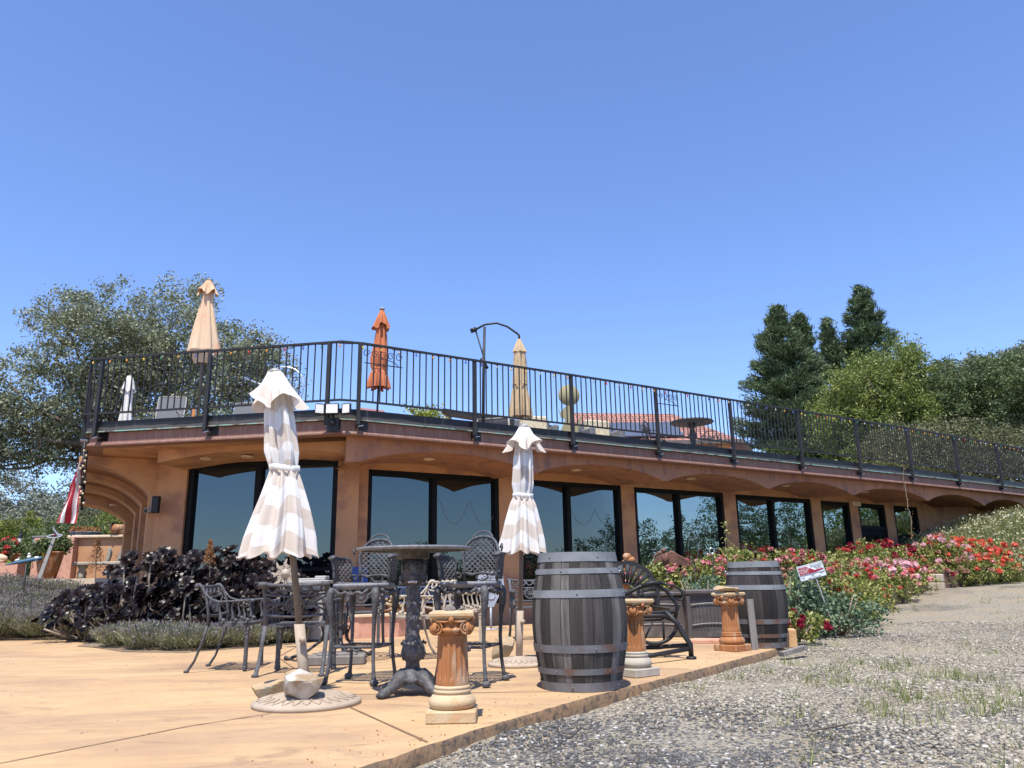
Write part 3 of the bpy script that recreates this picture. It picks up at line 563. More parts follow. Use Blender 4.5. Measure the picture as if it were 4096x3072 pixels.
for s in LP+POSTS:
    q = fpl(s, -.11, 0); r_ = dirat(s) if s > 0 else math.atan2(-WDIR[1], -WDIR[0])
    if pz is None:
        mb = MB(); mb.box((0, 0, 3.86), (.058, .058, 1.34)); mb.tube([(0, -.0, 3.20), (0, .0, 3.16)], [.041, .012], 4, ref=(1, 1, 0)); pz = mb.build('post', IRON, rl, loc=(q[0], q[1], 0)); pz.rotation_euler = (0, 0, r_)
        b_ = MB(); b_.box((.085, .12, 3.215), (.20, .02, .19)); b_.box((.03, .075, 3.20), (.06, .11, .05)); b_.build('bracket', BLK, pz)
        b_ = MB(); b_.add([(.0, -.03, 3.165), (.085, -.03, 3.185), (.085, .09, 3.185), (0, .09, 3.165), (.0, -.03, 3.158), (.085, -.03, 3.178), (.085, .09, 3.178), (0, .09, 3.158)], [(0, 1, 2, 3), (7, 6, 5, 4), (0, 4, 5, 1), (1, 5, 6, 2)]); b_.build('foot_plate', STEEL, pz)
    else: dup(pz, (q[0], q[1], 0), r_, parent=rl)
def rsw(mb, s0, s1, z0, z1, o0, o1):
    st = [s for s in [-6.6, 0] if s0 <= s <= s1]+[c for c in CUM[1:] if s0 < c < s1]+([s1] if s1 not in CUM else [])
    P = np.vstack([[L0+WDIR*0], FA]); Q = {}
    for o_ in (o0, o1): Q[o_] = offs(P, o_)
    return sweepP(mb, [[V(*Q[o_][i], z) for o_, z in ((o0, z0), (o0, z1), (o1, z1), (o1, z0))] for i in range(len(P))])
mb = MB(); rsw(mb, -6.6, 31, 4.515, 4.545, -.135, -.085); mb.build('top_rail', IRON, rl)
mb = MB(); rsw(mb, -6.6, 31, 3.56, 3.59, -.125, -.095); mb.build('bottom_rail', IRON, rl)
bs = []
for a, b in zip([-8.4]+LP[::-1]+POSTS, LP[::-1]+POSTS+[31.5]):
    k = max(1, int(round((b-a)/.118))); 
    for i in range(1, k):
        s = a+(b-a)*i/k
        if abs(s) > .04: bs.append(s)
front = sorted([s for s in bs if s > 0]); near = set(front[:100]); b0 = None; rest = MB()
for s in bs:
    q = fpl(s, -.11, 0)
    if s in near:
        if b0 is None: mb = MB(); mb.box((0, 0, 4.05), (.017, .017, .94)); b0 = mb.build('baluster', IRON, rl, loc=(q[0], q[1], 0))
        else: c = b0.copy(); sc.collection.objects.link(c); c.location = (q[0], q[1], 0); c.rotation_euler = (0, 0, dirat(s))
        
    else: rest.box((q[0], q[1], 4.05), (.017, .017, .94), dirat(s) if s > 0 else 0)
rest.build('balusters', IRON, rl)['kind'] = 'stuff'
# decorative scroll screens set in the railing
sp = None
for s in (5.15, 11.35, 18.05):
    q = fpl(s, -.11, 0); 
    if sp is None:
        mb = MB()
        for k in range(5):
            a = [(-.3+.14*k+.06*math.cos(u)*(1-u/12), .02, 4.38+.07*math.sin(u)*(1-u/12)) for u in np.linspace(0, 8, 18)]; mb.tube(a, .006, 5)
        mb.tube([(-.33, .02, 4.22), (.33, .02, 4.22)], .009, 5); mb.tube([(-.05+.3*math.cos(u), .02, 4.22+.1*math.sin(u)) for u in np.linspace(0, PI/2, 8)], .007, 5)
        sp = mb.build('scroll_ornament', IRON, rl, loc=(q[0], q[1], 0)); sp.rotation_euler = (0, 0, dirat(s))
    else: c = sp.copy(); sc.collection.objects.link(c); c.location = (q[0], q[1], 0); c.rotation_euler = (0, 0, dirat(s))
# fairy bulbs along the top rail
bulbc = dict(red=(.6, .04, .03), yellow=(.75, .5, .06), green=(.05, .25, .14), blue=(.08, .14, .45), orange=(.7, .3, .05), clear=(.55, .5, .5))
BM = {k: pm('bulb_'+k, v, v, rough=.15, spec=.6) for k, v in bulbc.items()}
sl_ = thing('fairy_lights', (0, 0, 0), 0, 'string of small coloured bulbs wound along the top rail of the terrace railing', 'string lights')
mb = MB(); st = [s for s in np.arange(.05, 31, .16)]
mb.tube([fpl(s, -.135-.012*math.sin(s*40), 4.505+.012*math.cos(s*23)) for s in st], .0065, 4); mb.build('cable', BLK, sl_)
bb = {}; ks = list(bulbc); rgb = random.Random(3)
for i, s in enumerate(np.arange(.12, 30, .31)):
    k = ks[rgb.randrange(6)]; q = fpl(s, -.145, 4.49)
    if k not in bb:
        mb = MB(); mb.lathe([(.006, 0), (.008, -.018), (.017, -.034), (.014, -.05), (.003, -.066)], n=8); o = mb.build('bulb', BM[k], sl_, loc=q); bb[k] = o
        m2 = MB(); m2.lathe([(.0085, .016), (.0085, -.018)], n=6); m2.build('socket', BLK, o)
    else: dup(bb[k], q, parent=sl_)
# ================================================================ FOLDED PARASOLS
def canopy(prof, folds=8, amp=.16, nz=60, n=120, seed=0, zig=.05, hem=True):
    """prof: list of (z, radius, fold depth); returns grid points + uv"""
    rr = np.random.RandomState(seed); ph = rr.rand(folds)*.6; zs = [p[0] for p in prof][::-1]
    Z = np.linspace(prof[0][0], prof[-1][0], nz); X = np.zeros((nz, n, 3)); UV = np.zeros((nz, n, 2)); acc = 0
    for i, z in enumerate(Z):
        r = np.interp(z, zs, [p[1] for p in prof][::-1]); d = np.interp(z, zs, [p[2] for p in prof][::-1]); last = i/(nz-1)
        for j in range(n):
            q = 2*PI*j/n; c = math.cos(folds*q+.9*math.sin(2*q+seed)+.5*math.sin(z*2.1+seed)); zc = math.cos(4*q+seed*1.7); s2 = math.cos(folds*2.0*q+1.3*math.sin(q*3+seed)+z*2)
            k = 1+d*(abs(c)**.7*(1 if c > 0 else -1))+d*.28*s2+.05*math.sin(3*q+seed+z*4)
            dz = -.0; 
            if hem: dz = -.10*r*(c)*max(0, last-.6)*2.5 if prof[-1][1] > .15 else 0
            X[i, j] = (r*k*math.cos(q), r*k*math.sin(q), z+dz); UV[i, j] = (j/n, (prof[0][0]-z)-zig*zc*(.3+last)-.012*c)
    return X, UV
def parasol(name, label, loc, tilt, zt, prof, flap, mat, pmat, group=None, base=None, r_pole=.019, seed=1, folds=8, tie=None, zig=.05, sleeve=None, cap=GREYP, z0=0, squash=(1, 1), sway=0):
    t = thing(name, loc, 0, label, 'parasol', group)
    def til(mb):
        M = np.eye(4); M[0, 2] = tilt[0]; M[1, 2] = tilt[1]; 
        S = np.eye(4); S[0, 0], S[1, 1] = squash; return mb.xf(M)
    mb = MB(); mb.tube([(0, 0, z0), (0, 0, zt-.02)], r_pole, 14); til(mb).build('pole', pmat, t)
    X, UV = canopy(prof, folds, seed=seed, zig=zig); X[:, :, 0] *= squash[0]; X[:, :, 1] *= squash[1]; X[:, :, 0] -= sway*np.clip((1.6-X[:, :, 2])/.6, 0, 1)**1.5
    mb = MB(); mb.grid(X, UV, closed_u=True); c = til(mb).build('canopy', mat, t, uv=True)
    if flap:
        X, UV = canopy(flap, 8, seed=seed+3, nz=24, zig=zig, hem=False); q = np.arange(X.shape[1])*2*PI/X.shape[1]
        e = np.linspace(0, 1, X.shape[0])[:, None]**2; X[:, :, 2] += e*(.055*np.cos(4*q+seed)[None, :]-.0)
        mb = MB(); mb.grid(X, UV, closed_u=True); til(mb).build('vent_flap', mat, t, uv=True)
    mb = MB(); mb.lathe([(.012, zt-.03), (.055, zt-.015), (.06, zt), (.03, zt+.018), (.012, zt+.03), (.001, zt+.032)], n=20); til(mb).build('finial', cap, t)
    if tie:
        z, r = tie; mb = MB(); mb.grid([[(k_*r*squash[0]*math.cos(q)*(1+.03*math.cos(9*q)), k_*r*squash[1]*math.sin(q)*(1+.03*math.cos(9*q)), z+dz_+.008*math.sin(q*2)) for q in np.linspace(0, 2*PI, 61)] for dz_, k_ in ((-.021, 1.13), (-.017, 1.18), (.017, 1.18), (.021, 1.13))]); til(mb).build('tie_strap', mat, t, uv=True)
    if sleeve:
        mb = MB(); mb.tube([(0, 0, .03), (0, 0, sleeve)], r_pole+.012, 16); til(mb).build('base_tube', BASE, t); 
        k = MB(); k.tube([(.02, -.025, sleeve-.10), (.028, -.065, sleeve-.10)], [.018, .024], 10); til(k).build('clamp_knob', BASE, t)
    if base:
        r = base; mb = MB(); mb.lathe([(r, 0.0), (r, .022), (r*.97, .032), (r*.62, .062), (r*.60, .066), (r*.56, .066), (r*.16, .078), (r*.14, .085), (.001, .086)], n=64)
        for k in range(26):
            q = 2*PI*k/26; mb.tube([(r*.64*math.cos(q), r*.64*math.sin(q), .062), (r*.80*math.cos(q+.05), r*.80*math.sin(q+.05), .05), (r*.9*math.cos(q+.12), r*.9*math.sin(q+.12), .040), (r*.8*math.cos(q+.19), r*.8*math.sin(q+.19), .050), (r*.64*math.cos(q+.24), r*.64*math.sin(q+.24), .062)], .005, 5)
        mb.build('base_plate', BASE, t)
    return t
parasol('patio_parasol', 'folded white and beige striped parasol leaning left, with a white rock on its base', (-1.42, 5.55, 0), (-.150, 0), 2.33,
        [(2.30, .05, .02), (2.2, .075, .08), (2.0, .10, .2), (1.72, .115, .22), (1.62, .095, .22), (1.585, .092, .2), (1.5, .125, .14), (1.3, .178, .2), (1.12, .222, .22), (.985, .245, .22)],
        [(2.325, .055, .02), (2.22, .10, .1), (2.08, .175, .22)], STRIP, POLE, 'striped patio parasols', .36, .024, 4, 9, (1.60, .100), .05, .52, squash=(.92, .8), sway=.10)
parasol('patio_parasol', 'folded parasol in white and beige stripes standing upright just left of the big wine barrel', (.02, 7.78, 0), (.042, 0), 2.32,
        [(2.29, .05, .02), (2.2, .075, .08), (2.0, .09, .16), (1.72, .095, .2), (1.64, .082, .2), (1.60, .08, .2), (1.52, .12, .14), (1.35, .155, .2), (1.18, .19, .22), (1.05, .205, .24)],
        [(2.31, .055, .02), (2.22, .10, .1), (2.10, .175, .25)], STRIP, POLE, 'striped patio parasols', .30, .022, 9, 9, (1.61, .088), .04, .50, squash=(1, .9))
def G(z0, H, rb, rw, rt): return [(z0+H, .03, .02), (z0+H*.93, rt*.8, .1), (z0+H*.8, rt, .18), (z0+H*.5, rt*1.05, .2), (z0+H*.36, rw, .22), (z0+H*.25, rw*1.3, .22), (z0, rb, .26)]
DK = 3.40
parasol('terrace_parasol', 'large folded cream parasol with orange staining at the left of the terrace', (-5.66, 13.5, DK), (-.0, .0), 2.95,
        [(2.90, .035, .02), (2.7, .08, .1), (2.3, .15, .12), (1.8, .24, .1), (1.52, .29, .12), (1.5, .20, .14), (1.32, .12, .2)], [(2.93, .05, .02), (2.85, .09, .1), (2.68, .17, .2)], CREAM, POLE, None, None, .022, 2, 6, squash=(1, .7))
parasol('terrace_parasol', 'folded rust orange parasol tied at its waist on the terrace', (-2.64, 14.6, DK), (.02, 0), 2.72,
        [(2.66, .03, .02), (2.5, .07, .14), (2.2, .09, .2), (1.9, .12, .2), (1.7, .15, .2), (1.52, .135, .22), (1.44, .11, .2), (1.38, .14, .2), (1.2, .18, .24), (1.08, .19, .3)], [(2.68, .04, .02), (2.55, .09, .1), (2.33, .155, .24)], ORNG, BLK, None, None, .02, 5, 8, (1.45, .12))
parasol('terrace_parasol', 'small folded white parasol at the far left corner of the terrace', (-8.55, 16.6, DK), (0, 0), 1.95,
        [(1.93, .06, .02), (1.8, .09, .05), (1.3, .10, .1), (.9, .13, .2), (.8, .14, .24)], [(1.94, .06, .02), (1.85, .09, .1), (1.62, .13, .2)], OFFW, BLK, None, None, .02, 8, 6)
# cantilever parasol
t = thing('cantilever_parasol', (0, 0, 0), 0, 'folded khaki parasol hanging from a curved black cantilever arm on the terrace', 'parasol')
Y = 15.2
mb = MB(); mb.tube([(-.60, Y, DK), (-.58, Y, 4.85), (-.55, Y, 5.90)], [.032, .03, .026], 12); mb.build('mast', BLK, t)
mb = MB(); mb.tube([(-.76, Y, 5.83), (-.55, Y, 5.95), (-.3, Y, 5.98), (-.08, Y, 5.90), (.13, Y, 5.74), (.165, Y, 5.70), (.165, Y, 5.60)], .022, 10); mb.tube([(-.84, Y, 5.81), (-.72, Y, 5.86)], .05, 12); mb.tube([(-.74, Y, 5.84), (-.56, Y, 5.2), (-.54, Y, 5.08)], .016, 8); mb.tube([(-.62, Y, 5.22), (-.5, Y, 5.0)], .035, 8); mb.build('arm', BLK, t)
X, UV = canopy([(5.6, .03, .02), (5.45, .09, .1), (5.2, .11, .18), (4.7, .135, .2), (4.62, .13, .2), (4.4, .16, .2), (4.1, .19, .22), (3.98, .19, .25)], 8, seed=6)
X[:, :, 0] += .165; X[:, :, 1] += Y; mb = MB(); mb.grid(X, UV, closed_u=True); mb.build('canopy', KHAK, t)
X, UV = canopy([(5.62, .03, .02), (5.5, .08, .1), (5.33, .13, .22)], 8, seed=7, nz=12, hem=False); X[:, :, 0] += .165; X[:, :, 1] += Y; mb = MB(); mb.grid(X, UV, closed_u=True); mb.build('vent_flap', KHAK, t)
mb = MB(); mb.tube([(.165+.145*math.cos(q), Y+.145*math.sin(q), 4.64) for q in np.linspace(0, 2*PI, 24, endpoint=False)], .014, 6, closed=True); mb.build('tie_strap', KHAK, t)
# ================================================================ TERRACE FURNITURE
def sling(loc, rz, label, grp):
    t = thing('sling_chair', loc, rz, label, 'chair', grp)
    mb = MB(); mb.box((0, .30, .78), (.50, .012, .52), M=Matrix.Rotation(R(-14), 3, 'X')); mb.build('backrest', MESHF, t)
    mb = MB(); mb.box((0, .0, .40), (.50, .50, .012)); mb.build('seat', MESHF, t)
    mb = MB()
    for s in (-1, 1): mb.tube([(s*.26, -.28, 0), (s*.26, -.25, .40), (s*.26, .22, .42), (s*.26, .40, 1.06)], .014, 8); mb.tube([(s*.28, .34, 0), (s*.28, -.1, .58), (s*.28, -.26, .62), (s*.28, .28, .66)], .014, 8)
    mb.tube([(-.26, .40, 1.06), (.26, .40, 1.06)], .014, 8); mb.build('frame', GREYP, t); return t
a = sling((-6.75, 14.6, DK), R(8), 'grey mesh sling chair behind the railing, left of the wooden post', 'mesh sling chairs on the terrace')
dup(a, (-5.60, 15.2, DK), R(-12), 'grey mesh sling chair behind the railing, right under the silver ring sculpture')
dup(a, (-1.75, 16.6, DK-.12), R(176), 'low grey mesh chair back left of the cantilever parasol mast', (1.3, 1, .85)); dup(a, (-.35, 16.3, DK-.2), R(170), 'low grey mesh chair back just right of the cantilever parasol mast', (1.3, 1, .85))
mb = MB(); mb.tube([(-6.03, 14.2, DK), (-6.03, 14.2, DK+.62)], .03, 10); tag(mb.build('wooden_post', TERR), 'short round wooden post beside a sling chair on the terrace', 'post')
t = thing('terrace_table', (-5.95, 14.9, DK), 0, 'low dark round table between the sling chairs on the terrace', 'table')
mb = MB(); mb.lathe([(.42, .50), (.44, .52), (.42, .54), (.01, .545)], n=28); mb.build('table_top', CASTB, t)
lg = MB(); lg.tube([(.3, 0, 0), (.24, 0, .5)], .015, 6); l0 = lg.build('leg', CASTB, t)
for k in range(1, 4): dup(l0, None, k*PI/2, parent=t)
# ring sculpture
t = thing('ring_sculpture', (-4.45, 14.4, DK), 0, 'open silver metal ring with a diagonal bar, standing on the terrace behind the striped parasol', 'sculpture')
mb = MB(); mb.tube([(.42*math.cos(q), .10*math.sin(q), 1.05+.46*math.sin(q)) for q in np.linspace(-.5*PI-1.2, PI*.75, 40)], .016, 8, flat=.5); mb.build('ring', STEEL, t)
mb = MB(); mb.tube([(-.78, 0, 1.3), (.12, 0, .9)], .018, 6); mb.build('bar', STEEL, t)
mb = MB(); mb.tube([(.0, 0, 0), (.0, 0, .62)], .012, 6); mb.build('stand', IRON, t)
# silhouette figure with a disc head
t = thing('silhouette_sculpture', (1.22, 16.6, DK), R(6), 'flat tan metal figure with a round disc for a head behind the railing', 'sculpture')
mb = MB(); mb.prism([(x, z*1.28) for x, z in [(-.38, .0), (.28, 0), (.18, .35), (.32, .68), (.12, .52), (.14, .72), (.04, .90), (-.08, .82), (-.16, .74), (-.20, .80), (-.16, .66), (-.06, .62), (-.2, .38)]], -.012, .012)
mb.xf(Matrix(((1, 0, 0, 0), (0, 0, -1, 0), (0, 1, 0, 0), (0, 0, 0, 1)))); mb.build('body', TANST, t)
mb = MB(); mb.lathe([(.001, -.015), (.235, -.015), (.24, 0), (.235, .015), (.001, .015)], n=40, M=Matrix.Rotation(R(90), 3, 'X'), c=(0.04, 0, 1.34)); mb.build('disc_head', TANST, t)
# wicker armchairs with cushions
def wick(loc, rz, label):
    t = thing('wicker_armchair', loc, rz, label, 'armchair', 'cushioned wicker armchairs on the terrace')
    mb = MB(); mb.box((0, .30, .62), (.80, .14, .5), bev=.05); mb.box((-.38, 0, .42), (.14, .62, .5), bev=.05); mb.box((.38, 0, .42), (.14, .62, .5), bev=.05); mb.box((0, 0, .26), (.7, .6, .22), bev=.03); mb.build('frame', MESHF, t)
    mb = MB(); mb.box((0, .17, .70), (.62, .14, .46), bev=.05); mb.build('back_cushion', CUSH, t); mb = MB(); mb.box((0, -.03, .43), (.6, .55, .12), bev=.04); mb.build('seat_cushion', CUSH, t); return t
a = wick((1.98, 17.0, DK-.06), R(25), 'wicker armchair with patterned cream cushion, below the solar panels')
dup(a, (.50, 16.6, DK-.02), R(14), 'wicker armchair with patterned cream cushion, left of the tan disc figure')
# small bistro table and two ornate chairs
t = thing('terrace_bistro_table', (4.36, 18.4, DK+.03), 0, 'tall round lattice table with ornate pedestal on the terrace in front of the tiled roof', 'table')
mb = MB(); mb.lathe([(.50, .98), (.53, 1.0), (.5, 1.03), (.01, 1.03)], n=30); mb.build('table_top', CASTB, t)
mb = MB(); mb.lathe([(.05, .1), (.07, .3), (.05, .4), (.08, .7), (.05, .85), (.12, .98)], n=12, mod=lambda q, z: 1+.2*math.cos(6*q+z*12)); mb.build('pedestal', CASTB, t)
lg = MB(); lg.tube([(0, 0, .2), (.2, 0, .12), (.3, 0, .03), (.36, 0, .02)], [.04, .03, .03, .04], 8); l0 = lg.build('foot', CASTB, t)
for k in range(1, 3): dup(l0, None, k*2*PI/3, parent=t)
def orn(loc, rz, label):
    t = thing('ornate_iron_chair', loc, rz, label, 'chair', 'ornate iron chairs on the terrace')
    mb = MB()
    for k in range(6):
        a = [(-.22+.088*k+.05*math.cos(u)*(1-u/10), .2+.03*k*0, .72+.12*math.sin(u)*(1-u/10)) for u in np.linspace(0, 7, 14)]; mb.tube(a, .010, 5)
        mb.tube([(-.2+.08*k, .2, .45), (-.2+.08*(5-k)*.8, .2, .85)], .009, 5)
    mb.tube([(-.24, .2, .44), (-.26, .22, .8), (-.1, .22, .95), (.1, .22, .95), (.26, .22, .8), (.24, .2, .44)], .014, 6); mb.build('backrest', CASTB, t)
    mb = MB(); mb.lathe([(.25, .42), (.26, .44), (.25, .46), (.01, .46)], n=20); mb.build('seat', CASTB, t)
    for s in (-1, 1):
        for y in (-1, 1): l = MB(); l.tube([(s*.2, y*.2, .44), (s*.25, y*.24, .3), (s*.2, y*.2, .1), (s*.24, y*.25, 0)], [.03, .02, .014, .025], 7); l.build('leg', CASTB, t)
    for s in (-1, 1): mb = MB(); mb.tube([(s*.25, .2, .68), (s*.29, 0, .68), (s*.27, -.2, .62), (s*.24, -.15, .5), (s*.25, -.1, .45)], .013, 6); mb.build('arm', CASTB, t)
    return t
a = orn((3.35, 17.9, DK+.05), R(60), 'ornate dark iron chair left of the lattice table on the terrace'); dup(a, (4.95, 19.2, DK+.05), R(-30), 'ornate dark iron chair right of the lattice table on the terrace')
# flood lights and camera
def flood(loc, rz, s, label, stem=True):
    t = thing('flood_light', loc, rz, label, 'flood light')
    for k, (x, yw, w_) in enumerate(((0, 0, .15), (-.14, 25, .11), (.16, -25, .11))):
        M = Matrix.Rotation(R(yw), 3, 'Z'); mb = MB(); mb.box((x*s, -.04*s, .0), (w_*s, .05*s, .13*s), M=M, bev=.01); h = mb.build('lamp_head', BLK, t); g_ = MB(); g_.box((x*s+.0, -.07*s, 0), ((w_-.02)*s, .012*s, .10*s), M=M); g_.build('lens', WHITE, h)
    mb = MB(); mb.tube([(0, 0, -.04*s), (0, .0, -.13*s)], .02*s, 8); mb.blob((0, -.01, -.15*s), (.035*s,)*3, 2, 1, 0); mb.box((0, .02*s, -.17*s), (.14*s, .03*s, .16*s)); mb.build('bracket', BLK, t); return t
flood((-2.80, 11.72, 3.41), R(2), 1.35, 'double headed black and white flood light on the bend of the terrace edge')
t = thing('wall_lantern', (-6.38, 13.84, 2.2), R(-8), 'black wall light with round camera on the arched ribs at the left', 'wall light')
mb = MB(); mb.box((0, -.05, 0), (.13, .09, .30), bev=.01); mb.build('housing', BLK, t); mb = MB(); mb.box((-.07, -.05, 0), (.02, .07, .26)); mb.build('diffuser', GREYP, t)
mb = MB(); mb.tube([(-.12, -.03, -.10), (-.14, -.12, -.11)], .05, 16); c_ = mb.build('camera', BEIGE, t); mb = MB(); mb.tube([(-.138, -.118, -.11), (-.14, -.126, -.11)], .035, 16); mb.build('lens', BLK, c_)
# ================================================================ UPPER HOUSE BEHIND THE TERRACE
hs = thing('tiled_house', (0, 0, 0), 0, 'low ochre house with red clay tile roof rising behind the terrace', 'house')
mb = MB(); Y0, Y1 = 23.5, 30
def quad(mb, P, us=(8, 4)):
    mb.add(P, [(0, 1, 2, 3)], uv=np.array([(0, 0), (us[0], 0), (us[0], us[1]), (0, us[1])], float))
quad(mb, [(1.4, 23.5, 4.87), (7.05, 23.5, 4.87), (5.7, 26.8, 6.42), (2.2, 26.8, 6.52)]); quad(mb, [(7.05, 23.5, 4.87), (9.4, 29, 4.87), (5.9, 27.2, 6.42), (5.7, 26.8, 6.42)]); quad(mb, [(1.4, 23.5, 4.87), (2.2, 26.8, 6.52), (5.9, 27.2, 6.3), (1.0, 31, 4.9)])
mb.build('roof', TILE, hs, uv=True)
mb = MB(); mb.box((4.2, 25.2, 4.1), (5.2, 2.9, 1.45)); mb.box((-1.0, 26, 4.5), (7.0, 3, 1.9)); mb.build('wall', STU, hs)
mb = MB(); mb.box((4.2, 23.44, 4.82), (5.7, .1, .12)); mb.tube([(7.05, 23.45, 4.82), (9.4, 28.9, 4.82)], .08, 4); mb.build('gutter', POLE, hs)
sp0 = None
for i, (x, y, z) in enumerate([(2.65, 24.55, 5.45), (3.75, 24.55, 5.45), (4.85, 24.55, 5.45)]):
    mb = MB(); mb.box((x, y, z), (1.06, 1.7, .05), M=Matrix.Rotation(R(25.5), 3, 'X')); o = mb.build('solar_panel', SOLAR, hs)
mb = MB()
for k in range(6): mb.tube([(-1.85, 20+k*.4, 5.20+k*.06), (1.15, 20+k*.4, 4.66+k*.06)], .075, 4, flat=.5, ref=(0, 0, 1))
mb.tube([(-1.85, 20, 5.16), (-1.85, 22.4, 5.5)], .06, 4); mb.tube([(1.1, 20, 4.6), (1.1, 22.4, 5.0)], .06, 4)
tag(mb.build('louvre_roof', BLK), 'dark slatted roof sloping down behind the cantilever parasol mast', 'roof')
mb = MB(); mb.prism([(-3.66, 4.20), (-2.84, 4.20), (-2.92, 4.56), (-3.5, 4.64)], 0, .35); mb.xf(Matrix(((1, 0, 0, 0), (0, 0, 1, 17.0), (0, 1, 0, 0), (0, 0, 0, 1)))); tag(mb.build('pink_cushion', PINK), 'faded pink cushion top behind the terrace edge beside a yellow green bush', 'cushion')
# ================================================================ PATIO FURNITURE
def ring(c, r, rr, n=28, m=6, axis='y', flat=1.0):
    o = []
    for q in np.linspace(0, 2*PI, n, endpoint=False):
        a, b = r*math.cos(q), r*math.sin(q); o.append((c[0]+a, c[1], c[2]+b) if axis == 'y' else (c[0]+a, c[1]+b, c[2]) if axis == 'z' else (c[0], c[1]+a, c[2]+b))
    return o
def armchair(mat, loc, rz, label, group='swan armed patio armchairs'):
    """faces -Y"""
    t = thing('swan_armchair', loc, rz, label, 'armchair', group); t.scale = (1.06, .80, 1.0)
    mb = MB()     # seat: slatted lattice in a frame
    mb.box((0, -.235, .425), (.54, .028, .03), bev=.008); mb.box((0, .215, .425), (.50, .028, .03)); mb.box((-.262, -.01, .425), (.028, .43, .03)); mb.box((.262, -.01, .425), (.028, .43, .03))
    for k in range(11): 
        x = -.22+.044*k; mb.tube([(x, -.22, .43), (x*.95, 0, .424), (x, .21, .43)], .0105, 6, flat=.5, ref=(1, 0, 0))
    for k in range(7):
        y = -.18+.06*k; mb.tube([(-.25, y, .43), (0, y, .422), (.25, y, .43)], .007, 6, ref=(0, 1, 0), flat=.6)
    mb.build('seat', mat, t)
    for s in (-1, 1):     # back posts run on into splayed rear legs
        mb = MB(); mb.tube([(s*.275, .43, 0.0), (s*.275, .425, .02), (s*.272, .36, .10), (s*.27, .28, .28), (s*.27, .235, .42)], [.026, .020, .017, .018, .024], 8, flat=.8, ref=(1, 0, 0)); mb.tube([(s*.275, .44, .0), (s*.275, .44, .022)], .03, 8); mb.build('leg', mat, t)
        mb = MB(); mb.box((s*.25, -.225, .22), (.036, .036, .40)); mb.box((s*.25, -.225, .385), (.046, .046, .022)); mb.box((s*.25, -.225, .345), (.044, .044, .014)); mb.box((s*.25, -.225, .03), (.05, .05, .05), bev=.01); mb.box((s*.25, -.225, .065), (.042, .042, .016)); mb.build('leg', mat, t)
        mb = MB(); mb.tube([(s*.27, .235, .42), (s*.27, .235, .52), (s*.27, .27, .66), (s*.27, .33, .77), (s*.27, .37, .795), (s*.27, .395, .79)], [.022, .020, .019, .020, .022, .024], 8, flat=.85, ref=(1, 0, 0)); mb.tube([(s*.235, .385, .785), (s*.305, .385, .785)], .026, 10); mb.build('back_post', mat, t)
        mb = MB(); mb.tube([(s*.27, .315, .745), (s*.272, .23, .665), (s*.278, .12, .635), (s*.285, -.08, .64), (s*.288, -.21, .645), (s*.288, -.245, .63)], [.014, .019, .021, .021, .021, .016], 8, flat=.5, ref=(1, 0, 0)); mb.build('arm', mat, t)
        for y in (-.185, -.045, .10):
            mb = MB(); x = s*.272
            mb.tube([(x, y-.045, .615), (x, y-.03, .632), (x, y-.005, .628), (x, y+.012, .60), (x, y+.008, .56), (x, y-.008, .52), (x, y-.006, .485), (x, y-.03+.015, .462)][::-1], [.026, .021, .014, .012, .013, .014, .016, .009][::1], 8)
            mb.blob((x, y-.035, .462), (.020, .042, .022), 2, 3, .05); mb.tube([(x, y-.03, .436), (x, y-.03, .452)], .022, 10); mb.build('swan_support', mat, t)
    mb = MB(); yb = lambda z: .235+(max(0, z-.5))**1.3*.72
    def bt(p, r, **k): mb.tube([(x, yb(z)-.03*(1-(x/.27)**2)*-1, z) for x, z in p], r, 7, **k)
    xs = np.linspace(-.265, .265, 13)
    bt([(x, .775+.012*(x/.26)**2) for x in xs], .016); bt([(x, .70-.022*(1-(x/.26)**2)) for x in xs], .010); bt([(x, .52-.02*(1-(x/.26)**2)) for x in xs], .014)
    for k in range(5):
        cx = -.19+.095*k; bt([(cx+.042*math.cos(q), .765+.052*math.sin(q)) for q in np.linspace(PI, 2*PI, 9)], .009)
    for s in (-1, 1):
        bt([(s*.26, .545), (s*.17, .60), (s*.075, .635)], .008); bt([(s*.26, .68), (s*.17, .625), (s*.07, .585)], .008); bt([(s*.26, .60), (s*.22, .61), (s*.17, .612)], .010)
    mb.build('backrest', mat, t)
    mb = MB(); cz = .605; cy = yb(cz)+.028
    M = np.array(Matrix.Rotation(R(-20), 4, 'X')); k0 = len(mb.v)
    mb.tube(ring((0, 0, 0), .078, .01), .0095, 7, closed=True); mb.tube(ring((0, 0, 0), .062, .01), .005, 6, closed=True)
    for k in range(8): q = k*PI/4; mb.tube([(.0, 0, 0), (.062*math.cos(q), 0, .062*math.sin(q))], [.012, .005], 5)
    M[:3, 3] = (0, cy, cz); mb.xf(M, k0); mb.build('wheel_medallion', mat, t)
    return t
a = armchair(CAST, (-2.75, 7.92, 0), R(92), 'grey swan armed chair standing alone at the left, facing right')
dup(a, (-2.0, 7.5, 0), R(179), 'grey swan armed chair seen from behind through the leaning parasol pole')
dup(a, (-2.0, 10.2, 0), R(5), 'grey swan armed chair facing us across the left lattice table')
b_ = armchair(BEIGE, (-1.07, 8.62, 0), R(-60), 'beige swan armed chair facing left, just behind the twisted table pedestal')
dup(b_, (-.62, 10.28, 0), R(88), 'beige swan armed chair facing right, behind the legs of the right bar stool')
d_ = dup(a, (.24, 11.0, 0), R(8), 'grey swan armed chair facing us, left behind the big wine barrel')
